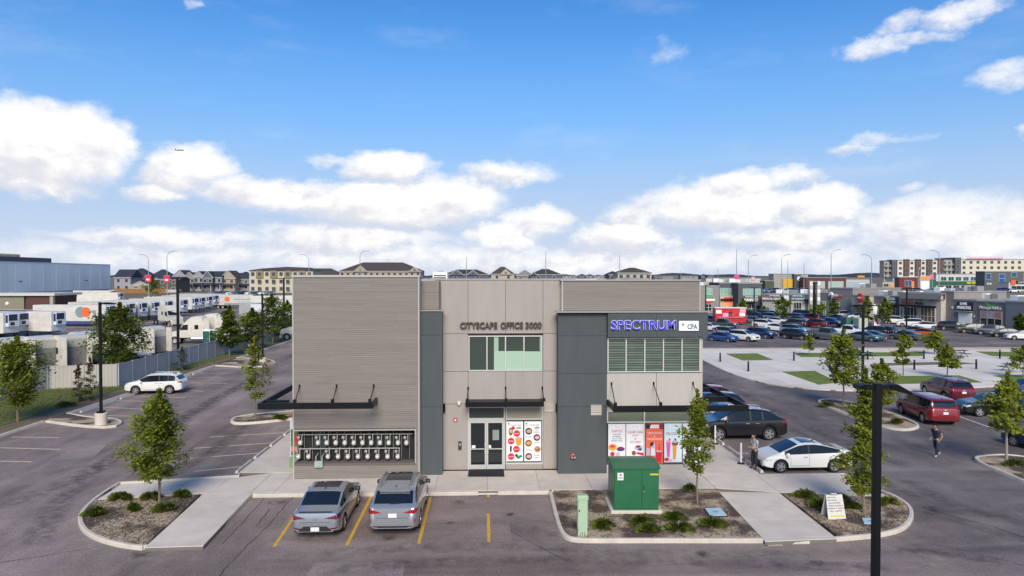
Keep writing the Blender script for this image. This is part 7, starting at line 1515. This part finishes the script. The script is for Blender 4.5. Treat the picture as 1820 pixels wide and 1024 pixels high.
# folding sign in the bed
q = P(1481, 919, .1); t = thing('folding_sign', 'white folding sandwich sign with handwritten lines and a yellow arrow', 'sign', q, R(4)); sw = .37; sh_ = .9
for s in (-1, 1):
    bo_ = part(t, 'board', MB().add([(-sw,s*.28,0),(sw,s*.28,0),(sw-.03,s*.04,sh_),(-sw+.03,s*.04,sh_),(-sw,s*.25,0),(sw,s*.25,0),(sw-.03,s*.01,sh_),(-sw+.03,s*.01,sh_)], [(0,1,2,3),(7,6,5,4),(3,2,6,7),(0,3,7,4),(1,2,6,5),(0,1,5,4)]), M('board_white', (.60, .58, .53), .6))
part(t, 'top_handle', MB().box(-.12, -.03, sh_, .12, .03, sh_+.05), M('board_white', (.60, .58, .53), .6))
def on_board(z): return -(.28-.24*z/sh_)-.004
ink = M('ink_dark', (.04, .035, .06), .7)
for i, s in enumerate(('* MENU *', 'SPECIAL ____', 'SHAKES ____', 'FALOODA', 'CHAAT & ROLLS', 'OPEN 7 DAYS', 'TILL 10 PM')):
    z = .88-.10*i; me = text_mesh(s, .5+.1*(i % 3), .055, ink, .002); o = obj('sign_lettering', me, t, (-.28-.03*(i % 3), on_board(z)-.006, z), rot=(R(-13.5), 0, 0))
part(t, 'arrow', MB().add([(-.30,on_board(.13)-.004,.13),(-.2,on_board(.18)-.004,.18),(-.2,on_board(.155)-.004,.155),(.3,on_board(.155)-.004,.155),(.3,on_board(.1)-.004,.1),(-.2,on_board(.1)-.004,.1),(-.2,on_board(.08)-.004,.08)], [(0,1,2,5,6),(2,3,4,5)]), M('arrow_yellow', (.55, .5, .05), .6))
# delineator posts
for u, v in ((1271,789),(1317,824)):
    q = P(u, v, .15); hh = 1.05; t = thing('delineator_post', 'white plastic post on a black foot at the walk edge', 'post', q, 0, 'white posts at the walk edge'); part(t, 'foot', MB().lathe([(0,.06),(.14,.05),(.2,0)], 14), trimk, 40); part(t, 'tube', MB().cyl((0,0,.05), (0,0,hh), .045, .04, 12), white, 40)
# small banner stand at the left corner of the building
q = P(514, 846, .15); t = thing('banner_stand', 'upright display board with green and red print behind the left building corner', 'sign board', (-9.55, 34.2, .15)); 
part(t, 'frame', MB().box(-.32, 0, .55, .3, .06, 2.35), pwh); part(t, 'print', MB().box(-.29, -.008, .58, .27, -.001, 1.9), M('print_leaf', (.10, .16, .06), .5, var=.4, vs=3)); part(t, 'sky_print', MB().box(-.29, -.008, 1.91, .27, -.001, 2.32), ltb); part(t, 'round_print', MB().disc((.05, -.012, 1.4), .2), red); part(t, 'print_band', MB().box(-.27, -.013, .8, .2, -.009, 1.05), M('print_salmon', (.7, .25, .2), .5)); part(t, 'foot', MB().cbox(-.3, -.2, 0, .28, .3, .5, .03), M('foot_green', (.18, .28, .14), .6))
# patio umbrellas beyond the canopy end: blue canopies
for (x, y, h, l) in ((11.6, 43.5, 2.5, 'blue patio parasol nearer the canopy corner'), (11.5, 50.5, 2.6, 'blue patio parasol farther along the building side')):
    t = thing('patio_parasol', l, 'parasol', (x, y, .15)); part(t, 'mast', MB().cyl((0,0,0),(0,0,h),.025,None,8), alum, 40); n = 8
    cv = MB(); rr_ = .95; cv.v = [(0, 0, h+.0)]+[(rr_*math.cos(2*math.pi*i/n), rr_*math.sin(2*math.pi*i/n), h-.35) for i in range(n)]; cv.f = [[0, 1+i, 1+(i+1)%n] for i in range(n)]; cv.m = [0]*n; part(t, 'canopy_cloth', cv, M('parasol_blue', (.08, .22, .5), .8)); part(t, 'foot', MB().lathe([(0,.1),(.25,.08),(.28,0)], 14), concrete)
# ---- people
skinm = M('skin', (.36, .21, .14), .6); hairm = M('hair_dark', (.02, .014, .012), .7)
def skinned(name, joints, edges, parent, mat, root=0):
    me = bpy.data.meshes.new(name); me.from_pydata([j[0] for j in joints], edges, []); me.materials.append(mat)
    o = obj(name, me, parent); sk = o.modifiers.new('skin', 'SKIN'); sk.use_smooth_shade = True
    for i, j in enumerate(joints):
        s = me.skin_vertices[0].data[i]; s.radius = (j[1], j[2] if len(j) > 2 else j[1]); s.use_root = (i == root)
    sb = o.modifiers.new('sub', 'SUBSURF'); sb.levels = 2; sb.render_levels = 2; return o
def person(loc, rz, label, J, shirt, pants, shoes, sleeves=.5):
    t = thing('person', label, 'person', loc, rz)
    # body: one continuous skin
    names = ['pelvis','waist','chest','neck','headl','head','headt','shL','elL','wrL','haL','shR','elR','wrR','haR','hiL','knL','anL','toL','hiR','knR','anR','toR']
    rad = dict(pelvis=(.125,.10), waist=(.12,.095), chest=(.15,.105), neck=(.05,.05), headl=(.065,.075), head=(.078,.092), headt=(.06,.07), sh=(.06,.06), el=(.042,.042), wr=(.03,.03), ha=(.035,.02), hi=(.085,.085), kn=(.058,.058), an=(.038,.038), to=(.035,.03))
    idx = {n_: i for i, n_ in enumerate(names)}
    jj = [(J[n_], *(rad[n_] if n_ in rad else rad[n_[:2]])) for n_ in names]
    ed = [('pelvis','waist'),('waist','chest'),('chest','neck'),('neck','headl'),('headl','head'),('head','headt'),('chest','shL'),('shL','elL'),('elL','wrL'),('wrL','haL'),('chest','shR'),('shR','elR'),('elR','wrR'),('wrR','haR'),('pelvis','hiL'),('hiL','knL'),('knL','anL'),('anL','toL'),('pelvis','hiR'),('hiR','knR'),('knR','anR'),('anR','toR')]
    skinned('body', jj, [(idx[a], idx[b]) for a, b in ed], t, skinm)
    def sub(nme, keys, links, k, mat, root=0, extra=None):
        js = []
        for kk in keys:
            if isinstance(kk, tuple): a, b, f_ = kk; p_ = Vector(J[a]).lerp(Vector(J[b]), f_); ra = rad.get(a) or rad[a[:2]]; rb_ = rad.get(b) or rad[b[:2]]; js.append((tuple(p_), (ra[0]*(1-f_)+rb_[0]*f_)+k, (ra[1]*(1-f_)+rb_[1]*f_)+k))
            else: ra = rad.get(kk) or rad[kk[:2]]; js.append((J[kk], ra[0]+k, ra[1]+k))
        return skinned(nme, js, links, t, mat, root)
    sub('shirt', ['pelvis','waist','chest',('chest','neck',.55),'shL',('shL','elL',sleeves),'shR',('shR','elR',sleeves)], [(0,1),(1,2),(2,3),(2,4),(4,5),(2,6),(6,7)], .026, shirt)
    sub('trousers', ['pelvis','hiL','knL',('knL','anL',.92),'hiR','knR',('knR','anR',.92),('pelvis','waist',.5)], [(0,1),(1,2),(2,3),(0,4),(4,5),(5,6),(0,7)], .02, pants)
    for s in 'LR': sub('shoe', ['an'+s, 'to'+s], [(0,1)], .016, shoes)
    hh = Vector(J['head']); bk = (hh-Vector(J['face'])).normalized()*.03
    skinned('hair', [(tuple(Vector(J['headl'])+bk*1.6+Vector((0,0,.03))), .05, .06), (tuple(hh+bk+Vector((0,0,.03))), .082, .092), (tuple(Vector(J['headt'])+bk*.4+Vector((0,0,.02))), .066, .074)], [(0,1),(1,2)], t, hairm, 1)
    # face and hands
    fc = Vector(J['face']); f_ = (fc-hh).normalized(); sd = f_.cross(Vector((0,0,1))).normalized(); h0 = hh+f_*.088
    fm = MB(); fm.cyl(h0+Vector((0,0,-.0)), h0+f_*.022+Vector((0,0,-.03)), .012, .016, 6); part(t, 'nose', fm, skinm, 40)
    for s in (-1, 1): e_ = h0+sd*s*.032+Vector((0,0,.012)); part(t, 'eye', MB().cyl(e_-f_*.01, e_+f_*.004, .010, .008, 6), hairm); part(t, 'ear', MB().cbox(-.012, -.02, -.03, .012, .02, .03, .006), skinm).location = hh+sd*s*.088
    part(t, 'mouth', MB().cyl(h0-sd*.022+Vector((0,0,-.055))-f_*.006, h0+sd*.022+Vector((0,0,-.055))-f_*.006, .006, .006, 5), M('lip', (.26, .10, .08), .6))
    for s in 'LR':
        wv = Vector(J['ha'+s]); dv = (wv-Vector(J['wr'+s])).normalized(); sv = dv.cross(Vector((1,.2,0))).normalized()
        for k, ln in enumerate((.06, .075, .08, .072)):
            b0 = wv+sv*(k-1.5)*.017; m1 = b0+dv*ln*.55; part(t, 'finger', MB().cyl(b0, m1, .009, .008, 6).cyl(m1, m1+(dv+Vector((0,-.35,0))).normalized()*ln*.5, .008, .006, 6), skinm, 40)
        part(t, 'thumb', MB().cyl(wv-dv*.03+sv*.03, wv+dv*.02+sv*.055, .011, .009, 6), skinm, 40)
    return t
# standing, looking down at what he holds, facing the walk
JS = dict(pelvis=(0,0,.95), waist=(0,.0,1.1), chest=(.01,0,1.34), neck=(.04,0,1.50), headl=(.07,0,1.58), head=(.09,0,1.65), headt=(.08,0,1.735), face=(.2,0,1.60), shL=(.0,.19,1.42), elL=(.03,.24,1.13), wrL=(.23,.15,1.10), haL=(.30,.12,1.13), shR=(.0,-.19,1.42), elR=(.02,-.24,1.13), wrR=(.20,-.16,1.06), haR=(.28,-.13,1.08), hiL=(0,.10,.90), knL=(.03,.11,.50), anL=(-.01,.12,.09), toL=(.15,.14,.045), hiR=(0,-.10,.90), knR=(.04,-.11,.50), anR=(.0,-.12,.09), toR=(.16,-.14,.045))
q = P(1341, 834, .15); person((q.x, q.y, .15), R(200), 'person in a pale blue shirt and dark trousers standing before the white sedan', JS, M('shirt_pale_blue', (.30, .36, .44), .8, var=.15, vs=12), M('trousers_dark', (.012, .016, .024), .8), trimk)
JW = dict(pelvis=(0,0,.93), waist=(.02,.0,1.09), chest=(.03,0,1.33), neck=(.04,0,1.49), headl=(.06,0,1.57), head=(.07,0,1.64), headt=(.06,0,1.725), face=(.19,0,1.61), shL=(.02,.20,1.41), elL=(-.12,.25,1.15), wrL=(.02,.22,.93), haL=(.06,.2,.86), shR=(.02,-.20,1.41), elR=(-.10,-.26,1.16), wrR=(.10,-.24,.98), haR=(.16,-.22,.92), hiL=(0,.10,.88), knL=(.10,.11,.48), anL=(.10,.11,.09), toL=(.25,.12,.045), hiR=(0,-.10,.88), knR=(-.06,-.11,.48), anR=(-.36,-.11,.20), toR=(-.30,-.12,.07))
q = P(1664, 812); person((q.x, q.y, 0), R(195), 'person in a navy shirt and dark trousers walking across the drive', JW, M('shirt_navy', (.014, .018, .045), .8), M('trousers_navy', (.014, .02, .04), .8), M('shoe_pale', (.4, .38, .36), .7))
q = P(1273, 603); person((q.x, q.y, 0), R(-60), 'person in dark clothes standing by the parked blue sedan', JS, M('shirt_black', (.012, .012, .015), .8), M('trousers_dark', (.012, .016, .024), .8), trimk)
# airliner far off in the sky
t = thing('airliner', 'tiny grey airliner low in the sky before the cloud', 'aircraft', Vector((0, 0, H))+ray(319, 267)*2600, R(175)); am = M('airliner_grey', (.16, .18, .22), .5)
part(t, 'fuselage', MB().lathe([(0,-19),(1.2,-17),(2.0,-13),(2.0,8),(1.2,15),(.2,19)], 12, 'x'), am, 40); part(t, 'wing', MB().prism([(3,0),(-4,-17),(-6,-17),(-3,0),(-6,17),(-4,17)], -.6, -.2), am); part(t, 'tail_fin', MB().box(14, -.2, 1, 18, .2, 6.5), am); part(t, 'tailplane', MB().prism([(14,0),(17,-6),(18.5,-6),(18,0),(18.5,6),(17,6)], 1, 1.3), am)
